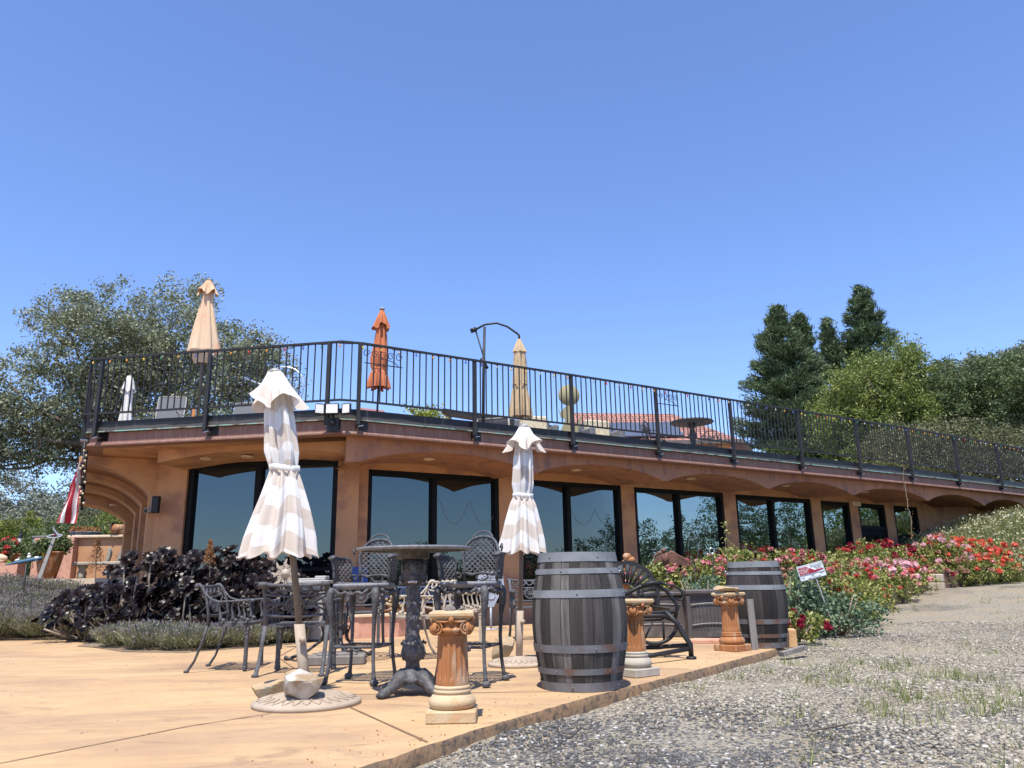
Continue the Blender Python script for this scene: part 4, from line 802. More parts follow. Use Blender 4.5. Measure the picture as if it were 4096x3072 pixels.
# round lattice dining tables
def lattice_top(r, z, mat, t, nr=7, rim=.03, spokes=40, name='table_top', bar=.016):
    mb = MB(); mb.lathe([(r-.035, z-rim*.9), (r-.01, z-rim), (r, z-rim*.6), (r+.004, z-.004), (r-.012, z), (r-.035, z-.002)], n=96, cap=False, mod=lambda q, z_: 1+.010*math.cos(8*q)+.004*math.cos(48*q)); rm_ = mb.build('rim', CASTL if mat is CASTG else mat, t); mb = MB()
    for k in range(1, nr+1):
        rr = r*k/(nr+1); mb.tube([(rr*math.cos(q), rr*math.sin(q), z-.006) for q in np.linspace(0, 2*PI, 36, endpoint=False)], bar, 4, closed=True, flat=.35, ref=(0, 0, 1) if False else (1, 0, .001))
    n2 = spokes
    for k in range(n2):
        q = 2*PI*k/n2; r1 = .12*r if k % 4 == 0 else (.35*r if k % 2 == 0 else .6*r)
        mb.tube([(r1*math.cos(q), r1*math.sin(q), z-.008), (.5*(r+r1)*math.cos(q+.05), .5*(r+r1)*math.sin(q+.05), z-.008), ((r-.02)*math.cos(q), (r-.02)*math.sin(q), z-.008)], bar*.8, 4, flat=.4, ref=(0, 0, 1))
    return mb.build(name, mat, t)
def dining(mat, loc, rz, label):
    t = thing('lattice_dining_table', loc, rz, label, 'table', 'round lattice dining tables'); lattice_top(.60, .74, mat, t)
    l0 = MB(); l0.tube([(.28, 0, .72), (.16, 0, .62), (.13, 0, .42), (.12, 0, .34), (.16, 0, .20), (.33, 0, .08), (.50, 0, .02), (.55, 0, .03)], [.02, .024, .024, .028, .022, .022, .024, .036], 8, flat=.7, ref=(0, 1, 0)); l0.tube([(.13, -.035, .48), (.16, -.05, .36), (.13, -.03, .26)], .012, 6); l0.tube([(.13, .035, .48), (.16, .05, .36), (.13, .03, .26)], .012, 6); o = l0.build('leg', mat, t)
    for k in (1, 2): dup(o, None, k*2*PI/3, parent=t)
    mb = MB(); mb.tube(ring((0, 0, .34), .11, .012, axis='z'), .014, 6, closed=True); mb.tube([(0, 0, .25), (0, 0, .45)], [.045, .05], 12); mb.build('hub', mat, t); return t
d = dining(CASTB, (-1.92, 8.62, 0), R(178), 'dark round lattice table at the left with a stone parasol weight beneath it')
dup(d, (1.0, 10.2, 0), R(190), 'dark round lattice table hidden behind the big wine barrel')
mb = MB(); mb.box((0, 0, .045), (.56, .42, .09), bev=.012); mb.box((.0, 0, .098), (.40, .3, .018), bev=.005); mb.xf(Matrix.Rotation(R(8), 4, 'Z')); o = mb.build('stone_weight', GRYW, loc=(-1.82, 8.25, 0)); tag(o, 'rough brown stone slab on the ground beneath the left lattice table', 'stone slab')
# bar stools
def stool(loc, rz, label):
    t = thing('lattice_bar_stool', loc, rz, label, 'bar stool', 'lattice backed bar stools'); m = CAST
    mb = MB(); r = .245
    mb.lathe([(r-.03, .735), (r-.005, .735), (r, .75), (r+.012, .765), (r+.006, .782), (r-.02, .785), (r-.03, .78)], n=96, cap=False, mod=lambda q, z: 1+.006*math.cos(48*q)); mb.build('seat_rim', CASTL, t); mb = MB()
    for k in range(-5, 6):
        x = .042*k; h = math.sqrt(max(0, (r-.02)**2-x*x)); mb.tube([(x, -h, .775), (x, h, .775)], .011, 4, flat=.4, ref=(1, 0, 0)); mb.tube([(-h, x, .772), (h, x, .772)], .011, 4, flat=.4, ref=(0, 1, 0))
    mb.build('seat', m, t)
    def S(u, z):      # u: arc length around the seat from the back centre; z height
        q = u/.27; fl = .02+(z-.78)*.10; rr = .235+fl
        return (rr*math.sin(q), rr*math.cos(q)*1.0+.01, z)
    hw = .195
    def topb(u): return .80+.36*math.sqrt(max(0, 1-(abs(u)/(hw*1.04))**2.6)) if abs(u) < hw else .80
    def lat(mb, inside, u0, u1, z0, z1, d=.043, k1=.9, r_=.0088):
        for sg in (-1, 1):
            c = u0-sg*0-(z1-z0)/k1-1
            while c < u1+(z1-z0)/k1+1:
                run = []
                for z in np.linspace(z0, z1, 46):
                    u = c+sg*((z-z0)/k1)+.0
                    if inside(u, z): run.append(S(u, z))
                    else:
                        if len(run) > 2: mb.tube(run, r_, 5, flat=.55, ref=(0, 0, 1), cap=False)
                        run = []
                if len(run) > 2: mb.tube(run, r_, 5, flat=.55, ref=(0, 0, 1), cap=False)
                c += d/k1*1.0
    mb = MB(); lat(mb, lambda u, z: abs(u) < hw-.01 and .84 < z < topb(u) and abs(u) < hw-.035*math.sin(max(0, (z-.84))*9), -hw, hw, .84, 1.18)
    us = np.linspace(-hw, hw, 33); mb.tube([S(-hw+.03, .80)]+[S(-hw+.035*1, .9)]+[S(u, topb(u)) for u in us if topb(u) > .98]+[S(hw-.035, .9), S(hw-.03, .80)], .013, 8)
    mb.tube([S(.09*math.cos(q), 1.13+.075*math.sin(q)) for q in np.linspace(0, PI, 14)], .008, 6)
    mb.tube([S(-.17, .86), S(-.1, .838), S(-.05, .85), S(0, .85), S(.05, .85), S(.1, .838), S(.17, .86)], .012, 7); mb.tube([S(.055*math.cos(q), .822+.028*math.sin(q)) for q in np.linspace(0, 2*PI, 16, endpoint=False)], .008, 6, closed=True)
    for s in (-1, 1):
        mb.tube([S(s*.19, 1.06), S(s*.215, 1.09), S(s*.225, 1.06), S(s*.21, 1.03)], .009, 6); mb.tube([S(s*(.215+.03*math.cos(q)*(1-q/9)), .83+.03*math.sin(q)*(1-q/9)) for q in np.linspace(0, 6, 12)], .009, 6)
    mb.build('backrest', m, t)
    for s in (-1, 1):
        mb = MB(); ta = lambda u: 1.0-.02*math.cos((abs(u)-.22)*12)
        def ins(u, z): a_ = abs(u); return (u*s > 0) and .245 < a_ < .50-.03*math.sin((z-.79)*14) and .80 < z < ta(u)-.01
        lat(mb, ins, -.52, .52, .80, 1.0)
        mb.tube([S(s*.24, .80), S(s*.25, .88), S(s*.235, .95), S(s*.27, .995), S(s*.36, .985), S(s*.44, .992), S(s*.51, 1.0)], .011, 7)
        mb.tube([S(s*.51, 1.0), S(s*.515, .96), S(s*.48, .90), S(s*.50, .84), S(s*.48, .79)], .012, 7)
        p = np.array(S(s*.515, 1.0)); mb.tube([p+V(s*.015, -.01, 0)+V(0, 0, -.012), p+V(-s*.0, .02, .008), np.array(S(s*.42, 1.0))+V(s*.01, 0, .004), np.array(S(s*.30, .995))], [.032, .03, .024, .012], 8, flat=.45, ref=(1, 0, 0)); mb.build('arm', m, t)
    for sx in (-1, 1):
        for sy in (-1, 1):
            mb = MB(); c = V(sx*.19, sy*.19, 0); o = V(sx, sy, 0)*.7
            mb.tube([c+V(0, 0, .745), c+o*.022+V(0, 0, .70), c+o*.02+V(0, 0, .62), c+o*.004+V(0, 0, .52), c-o*.005+V(0, 0, .35), c+o*.004+V(0, 0, .18), c+o*.022+V(0, 0, .07), c+o*.035+V(0, 0, .03)], [.026, .034, .030, .018, .015, .014, .016, .022], 9)
            mb.blob(c+o*.045+V(0, -.008, .024), (.036, .042, .026), 2, 2, .08); mb.tube([c+V(-sx*.02, 0, .72), c+V(-sx*.05, 0, .69), c+V(-sx*.075, 0, .71), c+V(-sx*.07, 0, .735)], .011, 6); mb.build('leg', m, t)
    mb = MB(); q = .178
    for a_, b in (((-q, -q), (q, -q)), ((q, -q), (q, q)), ((q, q), (-q, q)), ((-q, q), (-q, -q))): mb.tube([(*a_, .285), (*b, .285)], .011, 6)
    mb.tube([(-.07, -q, .27), (-.03, -q, .255), (0, -q, .275), (.03, -q, .255), (.07, -q, .27)], .012, 6); mb.build('footrest', m, t)
    mb = MB()
    for sd_ in range(4):
        M = np.array(Matrix.Rotation(sd_*PI/2, 4, 'Z')); k0 = len(mb.v); mb.tube([(-.15, -.235, .735), (-.1, -.235, .70), (-.05, -.235, .715), (0, -.235, .69), (.05, -.235, .715), (.1, -.235, .70), (.15, -.235, .735)], .013, 7); mb.blob((0, -.235, .70), (.02, .015, .03), 1, 1, 0); mb.xf(M, k0)
    mb.build('apron', m, t); return t
s1_ = stool((-1.28, 6.71, 0), R(-15), 'grey lattice bar stool with arms to the left of the round bar table')
dup(s1_, (-.37, 6.52, 0), R(-19), 'grey lattice bar stool right of the bar table, partly behind the nearest clay column')
# bar table
t = thing('pedestal_bar_table', (-.765, 5.95, 0), R(4), 'tall round bar table on a twisted dark metal pedestal with clawed feet', 'bar table')
lattice_top(.425, 1.042, CASTG, t, 8, .026, 56, bar=.019)
mb = MB(); mb.lathe([(.02, .955), (.115, .955), (.12, .97), (.12, 1.005), (.20, 1.018), (.21, 1.03), (.02, 1.032)], n=24); mb.build('collar', CASTB, t)
mb = MB(); mb.lathe([(.045, .935-.17), (.07, .79), (.082, .84), (.085, .90), (.075, .95), (.05, .958)], n=28, mod=lambda q, z: 1+.10*math.cos(4*q)+.05*math.sin(z*60+3*math.cos(4*q)))
for k in range(4):
    q = k*PI/2-PI/2; c, s = math.cos(q), math.sin(q); X = V(c, s, 0); Yv = V(-s, c, 0)
    mb.blob(X*.075+V(0, 0, .82), (.034, .034, .034), 2, 1, .05)
    for sg in (-1, 1): mb.tube([X*.078+Yv*sg*(.035+.022*math.cos(a))+V(0, 0, .905+.026*math.sin(a)) for a in np.linspace(0, 2*PI, 12, endpoint=False)], .006, 5, closed=True); mb.blob(X*.076+Yv*sg*.035+V(0, 0, .905), (.014,)*3, 1, 1, 0)
    mb.tube([X*.086+Yv*y+V(0, 0, .80+.0*y-abs(y)*.12) for y in np.linspace(-.05, .05, 9)], .009, 6)
    mb.tube([X*.07+Yv*.06+V(0, 0, .785), X*.10+Yv*.08+V(0, 0, .775)], .012, 6)
hd = mb.build('dragon_head', CASTG, t)
mb = MB()
for k in range(4):
    q = k*PI/2-PI/2; X = V(math.cos(q), math.sin(q), 0); Yv = V(-math.sin(q), math.cos(q), 0)
    for y in (-.027, -.013, 0, .013, .027): mb.blob(X*.098+Yv*y+V(0, 0, .792-abs(y)*.1), (.0065, .0065, .011), 1, 1, 0)
mb.build('teeth', WHITE, hd)
mb = MB(); zz = np.linspace(.345, .775, 70); mb.lathe([(.047+.010*max(0, (.42-z)/.08)**1, z) for z in zz], n=40, mod=lambda q, z: .90+.26*abs(math.sin(1.5*q-z*30))**.7)
mb.build('twisted_column', CASTG, t)
mb = MB(); mb.lathe([(.04, .175), (.052, .19), (.048, .21), (.05, .225), (.07, .25), (.078, .29), (.078, .33), (.07, .36), (.058, .37)], n=40, mod=lambda q, z: 1+.09*math.cos(5*q+.6*math.sin(z*50)))
for k in range(5):
    q = k*2*PI/5; X = V(math.cos(q), math.sin(q), 0); mb.tube([X*.07+V(0, 0, .35), X*.085+V(0, 0, .37), X*.095+V(0, 0, .36), X*.09+V(0, 0, .345)], .010, 6); mb.tube([X*.07+V(0, 0, .24), X*.085+V(0, 0, .28), X*.078+V(0, 0, .33)], [.012, .016, .01], 6)
mb.build('bulb', CASTG, t)
mb = MB(); mb.lathe([(.13, .085), (.12, .12), (.085, .165), (.06, .18), (.045, .185)], n=24, mod=lambda q, z: 1+.12*math.cos(4*q+PI*0)); 
for k in range(24): q = 2*PI*k/24; mb.blob((.118*math.cos(q), .118*math.sin(q), .095+.012*(k % 2)), (.022, .022, .02), 1, k, 0)
mb.build('base', CASTG, t)
mb = MB(); mb.tube([(.05, 0, .12), (.11, 0, .115), (.165, 0, .085), (.20, 0, .05), (.25, 0, .035), (.285, 0, .03)], [.05, .058, .046, .036, .034, .032], 10, flat=1)
for k in range(5): mb.tube([(.10, -.04+.02*k, .165-abs(k-2)*.012), (.15, -.032+.016*k, .135-abs(k-2)*.01), (.19, -.026+.013*k, .088)], .008, 5)
for k in (-1, 0, 1): mb.blob((.29, k*.022, .022), (.026, .014, .022), 1, 1, 0)
mb.xf(Matrix.Rotation(R(45), 4, 'Z')); l0 = mb.build('claw_foot', CASTG, t)
for k in range(1, 4): dup(l0, None, k*PI/2, parent=t)
# wine barrels
def barrel(loc, rz, label, seed=3, rust=True):
    t = thing('wine_barrel', loc, rz, label, 'barrel', 'upright oak wine barrels'); rr = np.random.RandomState(seed)
    Rz = lambda z: .283+.065*math.sin(PI*z/.95)**1.15
    zs = np.linspace(0.0, .95, 22); mb = MB(); q0 = 0; ws = .75+.5*rr.rand(26); ws = ws/ws.sum()*2*PI
    for w_ in ws:
        q1 = q0+w_; g = .006; dr = rr.normal()*.0012; qs = np.linspace(q0+g, q1-g, 4); X = []
        for z in zs:
            r = Rz(z)+dr; X.append([( (r-.010)*math.cos(qs[0]), (r-.010)*math.sin(qs[0]), z)]+[(r*math.cos(q), r*math.sin(q), z) for q in qs]+[((r-.010)*math.cos(qs[-1]), (r-.010)*math.sin(qs[-1]), z)])
        mb.grid(X, flip=False, smooth=False); q0 = q1
    mb.build('staves', OAKW, t)
    mb = MB(); mb.lathe([(.01, .925), (.262, .925), (.262, .93), (.01, .93)], n=32); mb.lathe([(.255, .90), (.262, .95), (.284, .95)], n=32, cap=False); mb.build('barrel_head', GRYW, t)
    mb = MB(); mb.lathe([(Rz(z)-.012, z) for z in zs], n=40, cap=False); mb.build('inner_staves', BROWNW, t)
    for i, (z0, z1) in enumerate(((.003, .062), (.115, .155), (.262, .315), (.635, .688), (.80, .838), (.885, .952))):
        mb = MB(); tw = .004*rr.normal(); mb.lathe([(Rz(z0)+.000, z0), (Rz(z0)+.0035, z0), (Rz(z1)+.0035, z1), (Rz(z1)+.000, z1)], n=72, cap=False, smooth=False)
        for k in range(5): 
            q = 2*PI*k/5+i*.9+.3; z = (z0+z1)/2; mb.blob(((Rz(z)+.006)*math.cos(q), (Rz(z)+.006)*math.sin(q), z), (.007, .007, .007), 1, 1, 0)
        mb.xf(np.array([[1, 0, 0, 0], [0, 1, 0, 0], [tw, 0, 1, 0], [0, 0, 0, 1.]])); mb.build('hoop', ZINCR if i < 3 else ZINC, t)
    mb = MB(); mb.tube([V(Rz(.83)*math.cos(-.15), Rz(.83)*math.sin(-.15), .83)+V(.016+.018*math.cos(q), 0, .018*math.sin(q)) for q in np.linspace(0, 2*PI, 12, endpoint=False)], .004, 5, closed=True); mb.build('hook', STEEL, t)
    return t
a = barrel((.485, 6.17, 0), R(20), 'large weathered oak wine barrel standing at the edge of the patio in the centre')
dup(a, (2.80, 9.32, 0), R(190), 'weathered oak wine barrel with a plank leaning on it, beside the geranium bed'); a.scale = (1.05, 1.05, 1.035)
# clay columns
def column(loc, rz, label, mats, H=.615, turn=0):
    t = thing('clay_column', loc, rz, label, 'pedestal column', 'short fluted clay columns'); ms, mb_, mc = mats
    mb = MB(); mb.box((0, 0, .034), (.290, .290, .068), bev=.008); mb.build('plinth', mb_, t)
    mb = MB(); mb.lathe([(.10, .066), (.125, .07), (.137, .088), (.140, .104), (.133, .125), (.122, .134), (.12, .14), (.108, .145), (.105, .152), (.108, .152), (.112, .162), (.108, .172), (.103, .175), (.107, .18), (.108, .187), (.101, .194), (.097, .197)], n=56); mb.build('base_moulding', mb_, t)
    mb = MB(); N = 16
    def fl(q, z):
        e = min(1, max(0, (z-.225)/.02))*min(1, max(0, (.47-z)/.02)); return 1-.085*e*max(0, math.cos(N*q))**.5
    zz = [.192, .20, .205, .21, .22, .235, .24, .25]+list(np.linspace(.27, .44, 8))+[.455, .462, .47, .492]
    mb.lathe([(.098-.010*(z-.2)/.28, z) for z in zz], n=160, mod=fl); mb.build('shaft', ms, t)
    mb = MB(); mb.lathe([(.088, .482), (.096, .488), (.098, .494), (.094, .50), (.102, .51), (.106, .525), (.10, .56), (.11, .575)], n=56, mod=lambda q, z: 1+(.03*math.cos(24*q) if .495 < z < .54 else 0))
    for k in range(4):
        q = k*PI/2-PI/2; X = V(math.cos(q), math.sin(q), 0); Yv = V(-math.sin(q), math.cos(q), 0)
        for sg in (-1, 1):
            c = X*.112+Yv*sg*.091+V(0, 0, .520)
            sp_ = [c+Yv*sg*(.040*(1-(a-1.57)/15)*math.cos(a))+V(0, 0, .040*(1-(a-1.57)/15)*math.sin(a)) for a in np.linspace(PI/2, PI/2+3.9*PI, 46)]
            mb.tube(sp_, np.linspace(.0062, .0038, 46), 6); mb.blob(c, (.009, .012, .009), 1, 1, 0)
            mb.tube([c-X*.025, c-X*.004], .040, 18)
            mb.tube([c+V(0, 0, .040), X*.112+Yv*sg*.045+V(0, 0, .556), X*.105+V(0, 0, .560)], .008, 6)
        mb.blob(X*.118+V(0, 0, .568), (.018, .018, .024), 2, 4, .2)
        mb.tube([X*.104+Yv*y+V(0, 0, .515-.008*math.cos(y*20)) for y in np.linspace(-.055, .055, 7)], [.010, .014, .017, .018, .017, .014, .010], 8)
        mb.tube([X*.098+Yv*y+V(0, 0, .492) for y in np.linspace(-.06, .06, 5)], .008, 6)
    mb.build('capital', mc, t)
    mb = MB(); n = 40; pr = []
    for z, k in ((.560, .76), (.572, .84), (.580, .93), (.586, .97), (.590, 1.0), (.604, 1.0), (.609, .98), (.615, .94)):
        row = []
        for j in range(n):
            u = j/n*4; sd_ = int(u); v = (u-sd_)*2-1; d = .132*k-.007*(1-v*v)
            x, y = [(v*.132*k, -d), (d, v*.132*k), (-v*.132*k, d), (-d, -v*.132*k)][sd_]; row.append((x, y, z))
        pr.append(row)
    mb.grid(pr, closed_u=True, smooth=False); mb.add(pr[-1], [tuple(range(n))]); mb.build('abacus', TERL, t)
    return t
column((-.385, 4.86, 0), R(1), 'nearest clay column, brown fluted shaft with white streaks, in front of the bar table', (TERR, TERL, TERR))
column((.99, 6.82, 0), R(38), 'clay column with pale grey base half hidden at the right of the big wine barrel', (TERR, GREYSTN, TERR))
column((2.37, 8.90, 0), R(40), 'clay column with a flat rock on top, left of the farther wine barrel', (TERR, TERR, TERR))
# rocks
def rock(name, c, r, mat, label, seed, cat='rock', rz=0, grp=None, amp=.10):
    mb = MB(); mb.blob((0, 0, 0), r, 4, seed, amp*.35, rock=True); zmin = min(v[:, 2].min() for v in mb.v); mb.xf(Matrix.Rotation(rz, 4, 'Z'))
    o = mb.build(name, mat, loc=(c[0], c[1], c[2]-zmin-.006)); return tag(o, label, cat, grp)
rock('rock', (-1.44, 5.40, .06), (.215, .15, .125), ROCKW, 'jagged white rock lying on the round base of the leaning parasol', 11, rz=.4, amp=.14)
rock('rock', (-1.50, 5.52, .16), (.085, .06, .05), ROCKT, 'small brownish rock wedged behind the jagged white rock at the parasol base', 21)
rock('rock', (-1.74, 5.68, .012), (.17, .10, .085), ROCKT, 'flat brown rock at the left rim of the leaning parasol base', 5, rz=.5)
rock('rock', (-.13, 7.92, 0.03), (.18, .15, .155), ROCKT, 'tan rock lying beside the base tube of the upright striped parasol', 8, amp=.14)
rock('rock', (2.36, 8.88, .612), (.21, .14, .062), ROCKT, 'flat tan rock lying on top of the column by the farther barrel', 15, rz=-.2, amp=.2)
rock('rock', (-.66, 7.0+.0, .0), (.02, .016, .012), ROCKT, 'small pebble on the patio behind the bar table', 2)
rock('ornamental_rock', (.36, 10.75, .742), (.09, .06, .035), BLOCKO, 'orange rock on the lattice table behind the big barrel', 4)
rock('driftwood_knot', (-.40, 4.90, .612), (.045, .035, .032), GRYW, 'gnarled grey wood knot on the left of the nearest clay column top', 4, 'driftwood', amp=.35)
rock('driftwood_knot', (-.335, 4.93, .612), (.04, .028, .022), GRYW, 'smaller gnarled wood knot on the right of the nearest clay column top', 9, 'driftwood', amp=.35)
# planks, blocks, pavers
mb = MB(); mb.box((0, 0, .27), (.075, .022, .54)); o = mb.build('wooden_plank', GRYW, loc=(2.62, 8.92, .0)); o.rotation_euler = (R(-4), R(1), R(12)); tag(o, 'grey weathered plank leaning upright against the farther wine barrel', 'plank')
mb = MB(); mb.box((0, 0, .03), (.36, .075, .045)); o = mb.build('wooden_plank', GRYW, loc=(2.98, 8.75, .0-.03)); o.rotation_euler = (0, R(-8), R(28)); tag(o, 'short grey plank lying on the gravel in front of the farther wine barrel', 'plank')
mb = MB(); mb.box((0, 0, 0), (.20, .24, .2), bev=.008); o = mb.build('clay_block', BLOCKO, loc=(3.16, 9.45, .08)); o.rotation_euler = (0, 0, R(-14)); tag(o, 'plain orange clay block on the ground right of the farther barrel', 'block')
mb = MB(); mb.box((0, 0, .02), (.42, .34, .045), bev=.006); o = mb.build('stone_paver', PINKW, loc=(2.38, 10.0, 0)); o.rotation_euler = (0, 0, R(-20)); tag(o, 'thin pinkish stone slab lying flat in front of the brown storage box', 'stone slab')
# brown storage box
t = thing('storage_box', (2.32, 10.75, 0), R(6), 'brown resin storage box with curved panels behind the swing seat', 'storage box')
mb = MB(); mb.box((.30, .32, .27), (.62, .62, .52)); mb.box((-.42, .45, .27), (.82, .5, .52)); mb.build('body', PLAST, t)
mb = MB(); mb.box((.31, .31, .59), (.70, .70, .06), bev=.02); mb.box((.31, .31, .545), (.64, .64, .03)); mb.box((-.44, .45, .57), (.84, .56, .05), bev=.02); mb.build('lid', PLAST, t)
for x0, x1, y in ((-.01, .61, .0),):
    for z in (.16, .42): mb = MB(); mb.tube([(x, y-.004, z+.025*math.sin(PI*(x-x0)/(x1-x0))) for x in np.linspace(x0+.04, x1-.03, 12)], .006, 6); mb.build('trim', GREYP, t)
    mb = MB(); mb.box((x0+.0, y-.012, .27), (.05, .03, .54)); mb.box((x1, y-.012, .27), (.05, .03, .54)); mb.box(((x0+x1)/2, y-.008, .05), (.6, .02, .08)); mb.build('frame', PLAST, t)
mb = MB()
for k in range(11): mb.tube([(.05+.05*k, -.002, .10), (.05+.05*k, -.002, .40)], .006, 4)
mb.build('slats', PLAST, t)
for z in (.16, .42): mb = MB(); mb.tube([(x, .195, z+.02*math.sin(PI*(x+.83)/.8)) for x in np.linspace(-.80, -.05, 10)], .006, 6); mb.build('trim', GREYP, t)
# swing seat of black steel tube with a fan shaped back
t = thing('swing_seat', (0, 0, 0), 0, 'black tubular steel swing seat with a fan shaped back right of the big barrel', 'swing seat')
mb = MB(); F0 = V(1.73, 8.06, 0)
mb.tube([F0+V(0, 0, .02), F0+V(0, 0, .14), F0+V(-.06, .04, .24), F0+V(-.10, .06, .33), F0+V(-.22, .08, .46)], .026, 10); mb.tube([F0, F0+V(0, 0, .025)], .05, 14)
mb.tube([F0+V(-.01, 0, .10), V(1.10, 7.55, .065)], .022, 10); mb.tube([F0+V(0, .03, .13), V(1.28, 8.75, .055), V(.9, 8.9, .055)], .022, 10); mb.tube([V(1.1, 7.55, .065), V(.62, 8.6, .05)], .022, 8); mb.build('base_frame', BLK, t)
y = 8.22
mb = MB(); mb.tube([(1.62, y, .17+.18), (1.66, y, .50), (1.62, y, .57), (1.55, y, .66), (1.44, y, .72), (1.28, y, .70), (1.14, y, .63), (1.08, y+.05, .60)], .020, 10); mb.tube([(1.50, y-.02, .73), (1.62, y-.02, .71), (1.70, y-.02, .66), (1.725, y-.02, .60), (1.70, y-.02, .56), (1.66, y-.02, .565)], .019, 10, flat=.6, ref=(0, 1, 0)); mb.tube([(1.30, y-.02, .71), (1.42, y-.02, .74), (1.52, y-.02, .73)], .019, 10)
mb.tube([(1.26, y, .70), (1.35, y, .58), (1.40, y, .50)], .012, 8); mb.build('armrest', BLK, t)
mb = MB(); mb.tube([(1.40+.24*math.cos(q), y+.0, .36+.20*math.sin(q)-.02) for q in np.linspace(-PI, 0, 20)], .020, 10); mb.tube([(1.10, y, .33), (1.16, y, .40), (1.3, y, .41), (1.5, y, .41), (1.62, y, .36)], .024, 10)
for k in range(3): mb.tube([(1.30, y, .18), (1.18+.11*k, y, .36)], .011, 6)
mb.tube([(1.5, y, .17), (1.5, y, .4)], .012, 6); mb.tube([(1.0, y, .36), (1.5, y, .37)], .010, 6); mb.build('side_hoop', BLK, t)
mb = MB()
for k in range(7):
    x = 1.18+.065*k; mb.tube([(x, y+.0, .44), (x+.01, y+.35, .43)], .014, 6, flat=.4)
mb.tube([(1.14, y, .44), (1.64, y, .445)], .018, 8); mb.tube([(1.14, y+.38, .44), (1.64, y+.38, .445)], .018, 8)
mb.grid([[(1.12+.47*u, y+.02+.34*v, .475+.03*math.sin(u*PI)*(1)-.035*math.sin(v*PI)) for u in np.linspace(0, 1, 9)] for v in np.linspace(0, 1, 5)]); mb.build('seat', IRON, t)
mb = MB(); cx, cz = 1.25, .60; ys = 9.0      # fan back: plate with slots built from radial bars
def fanp(a, r): return (cx-.0+r*math.cos(a), ys-.0, cz+r*math.sin(a))
for (ra, rb) in ((.12, .15), (.33, .375)):
    A = np.linspace(R(-28), R(112), 24); X = [[fanp(a, ra) for a in A], [fanp(a, rb*(1+.025*abs(math.sin(a*6)))) for a in A]]; mb.grid(X, smooth=False); mb.grid([[(x, y_+.012, z) for x, y_, z in row] for row in X], smooth=False); mb.grid([X[1], [(x, y_+.012, z) for x, y_, z in X[1]]])
for a in np.linspace(R(-28), R(112), 11): mb.tube([fanp(a, .14), fanp(a, .34)], [.013, .030], 6, flat=.3, ref=(-math.sin(a), 0, math.cos(a)))
mb.tube([fanp(R(-28), .10), fanp(R(-28), .36)], .014, 6); mb.lathe([(.001, -.01), (.07, -.01), (.07, .01), (.001, .01)], (cx, ys, cz), 20, M=Matrix.Rotation(R(90), 3, 'X')); mb.tube([(cx, ys, cz-.02), (cx-.02, 8.6, .44)], .015, 6); mb.build('fan_back', IRON, t)
# dustbin-like resin box, sun ornament, silver stand, blue sign, small clutter behind the tables
t = thing('resin_bin', (-2.98, 11.55, 0), R(6), 'pale grey resin bin with a domed lid behind the black shrubs', 'bin')
mb = MB(); mb.box((0, 0, .40), (.50, .46, .78), bev=.02); mb.build('body', GREYP, t)
mb = MB()
for i in range(7):
    for j in range(4): mb.tube([(-.2+.06*i+(j % 2)*.03, -.232, .58+.035*j), (-.2+.06*i+(j % 2)*.03, -.236, .58+.035*j)], .010, 8)
mb.build('lattice_holes', BLK, t)
mb = MB(); mb.box((0, 0, .81), (.58, .52, .045), bev=.015); mb.box((0, 0, .845), (.46, .42, .04), bev=.015); mb.box((.16, 0, .87), (.16, .4, .05), bev=.02); mb.build('lid', GREYP, t)
t = thing('sun_ornament', (-2.95, 10.15, 0), R(-4), 'beige metal sun with curled rays on a thin stake beside the black shrubs', 'garden ornament')
mb = MB(); mb.tube([(0, 0, 0), (0, 0, .9)], .008, 6); mb.build('stake', IRON, t); mb = MB(); mb.lathe([(.001, 0), (.06, 0), (.055, .015), (.035, .02), (.03, .03), (.001, .04)], (0, 0, .92), 24, M=Matrix.Rotation(R(90), 3, 'X')); mb.build('disc', BEIGE, t)
r0 = None
for k in range(8):
    if r0 is None:
        mb = MB(); a = [(.0, .05), (.02, .09), (-.012, .13), (.006, .17), (.012, .195)]; w_ = [.03, .028, .02, .012, .001]; mb.grid([[(x+s*w2, 0, z) for x, z in a for w2 in [0]] if False else [(a[i][0]+s*w_[i], -.004, a[i][1]) for i in range(5)] for s in (-1, 1)]); mb.tube([(-.03+.02*math.cos(q), -.004, .085+.02*math.sin(q)) for q in np.linspace(0, 5, 10)], .004, 5); r0 = mb.build('ray', BEIGE, t, loc=(0, 0, .92))
    else: c = dup(r0, parent=t); c.rotation_euler = (0, k*PI/4, 0)
t = thing('ornate_metal_bench', (-1.75, 14.35, 0), R(22), 'pale silver ornate metal bench against the wall, seen behind the beige chair', 'bench')
mb = MB()
for k in range(9): mb.tube([(-.56+.14*k+.055*math.cos(q), 0, .62+.055*math.sin(q)) for q in np.linspace(0, 2*PI, 12, endpoint=False)], .010, 5, closed=True); [mb.tube([(-.56+.14*k, 0, .62), (-.56+.14*k+.05*math.cos(q), 0, .62+.05*math.sin(q))], .005, 4) for q in np.arange(0, 6.2, PI/4)]
mb.box((0, 0, .70), (1.3, .03, .03)); mb.box((0, 0, .54), (1.3, .03, .03)); mb.build('backrest', SILV, t)
mb = MB(); mb.box((0, -.2, .44), (1.3, .4, .03)); mb.build('seat', SILV, t)
for s in (-1, 1):
    mb = MB(); mb.tube([(s*.6, .02, .44), (s*.6, -.34, .02)], .02, 6); mb.tube([(s*.6, -.36, .44), (s*.6, .02, .02)], .02, 6); mb.tube([(s*.6, .02, .5), (s*.6, .02, .74)], .02, 6); mb.build('leg', SILV, t)
t = thing('pedestal_planter', (-.42, 13.4, 0), R(10), 'pale silver cast planter stand with sunburst relief behind the right bar stool', 'planter')
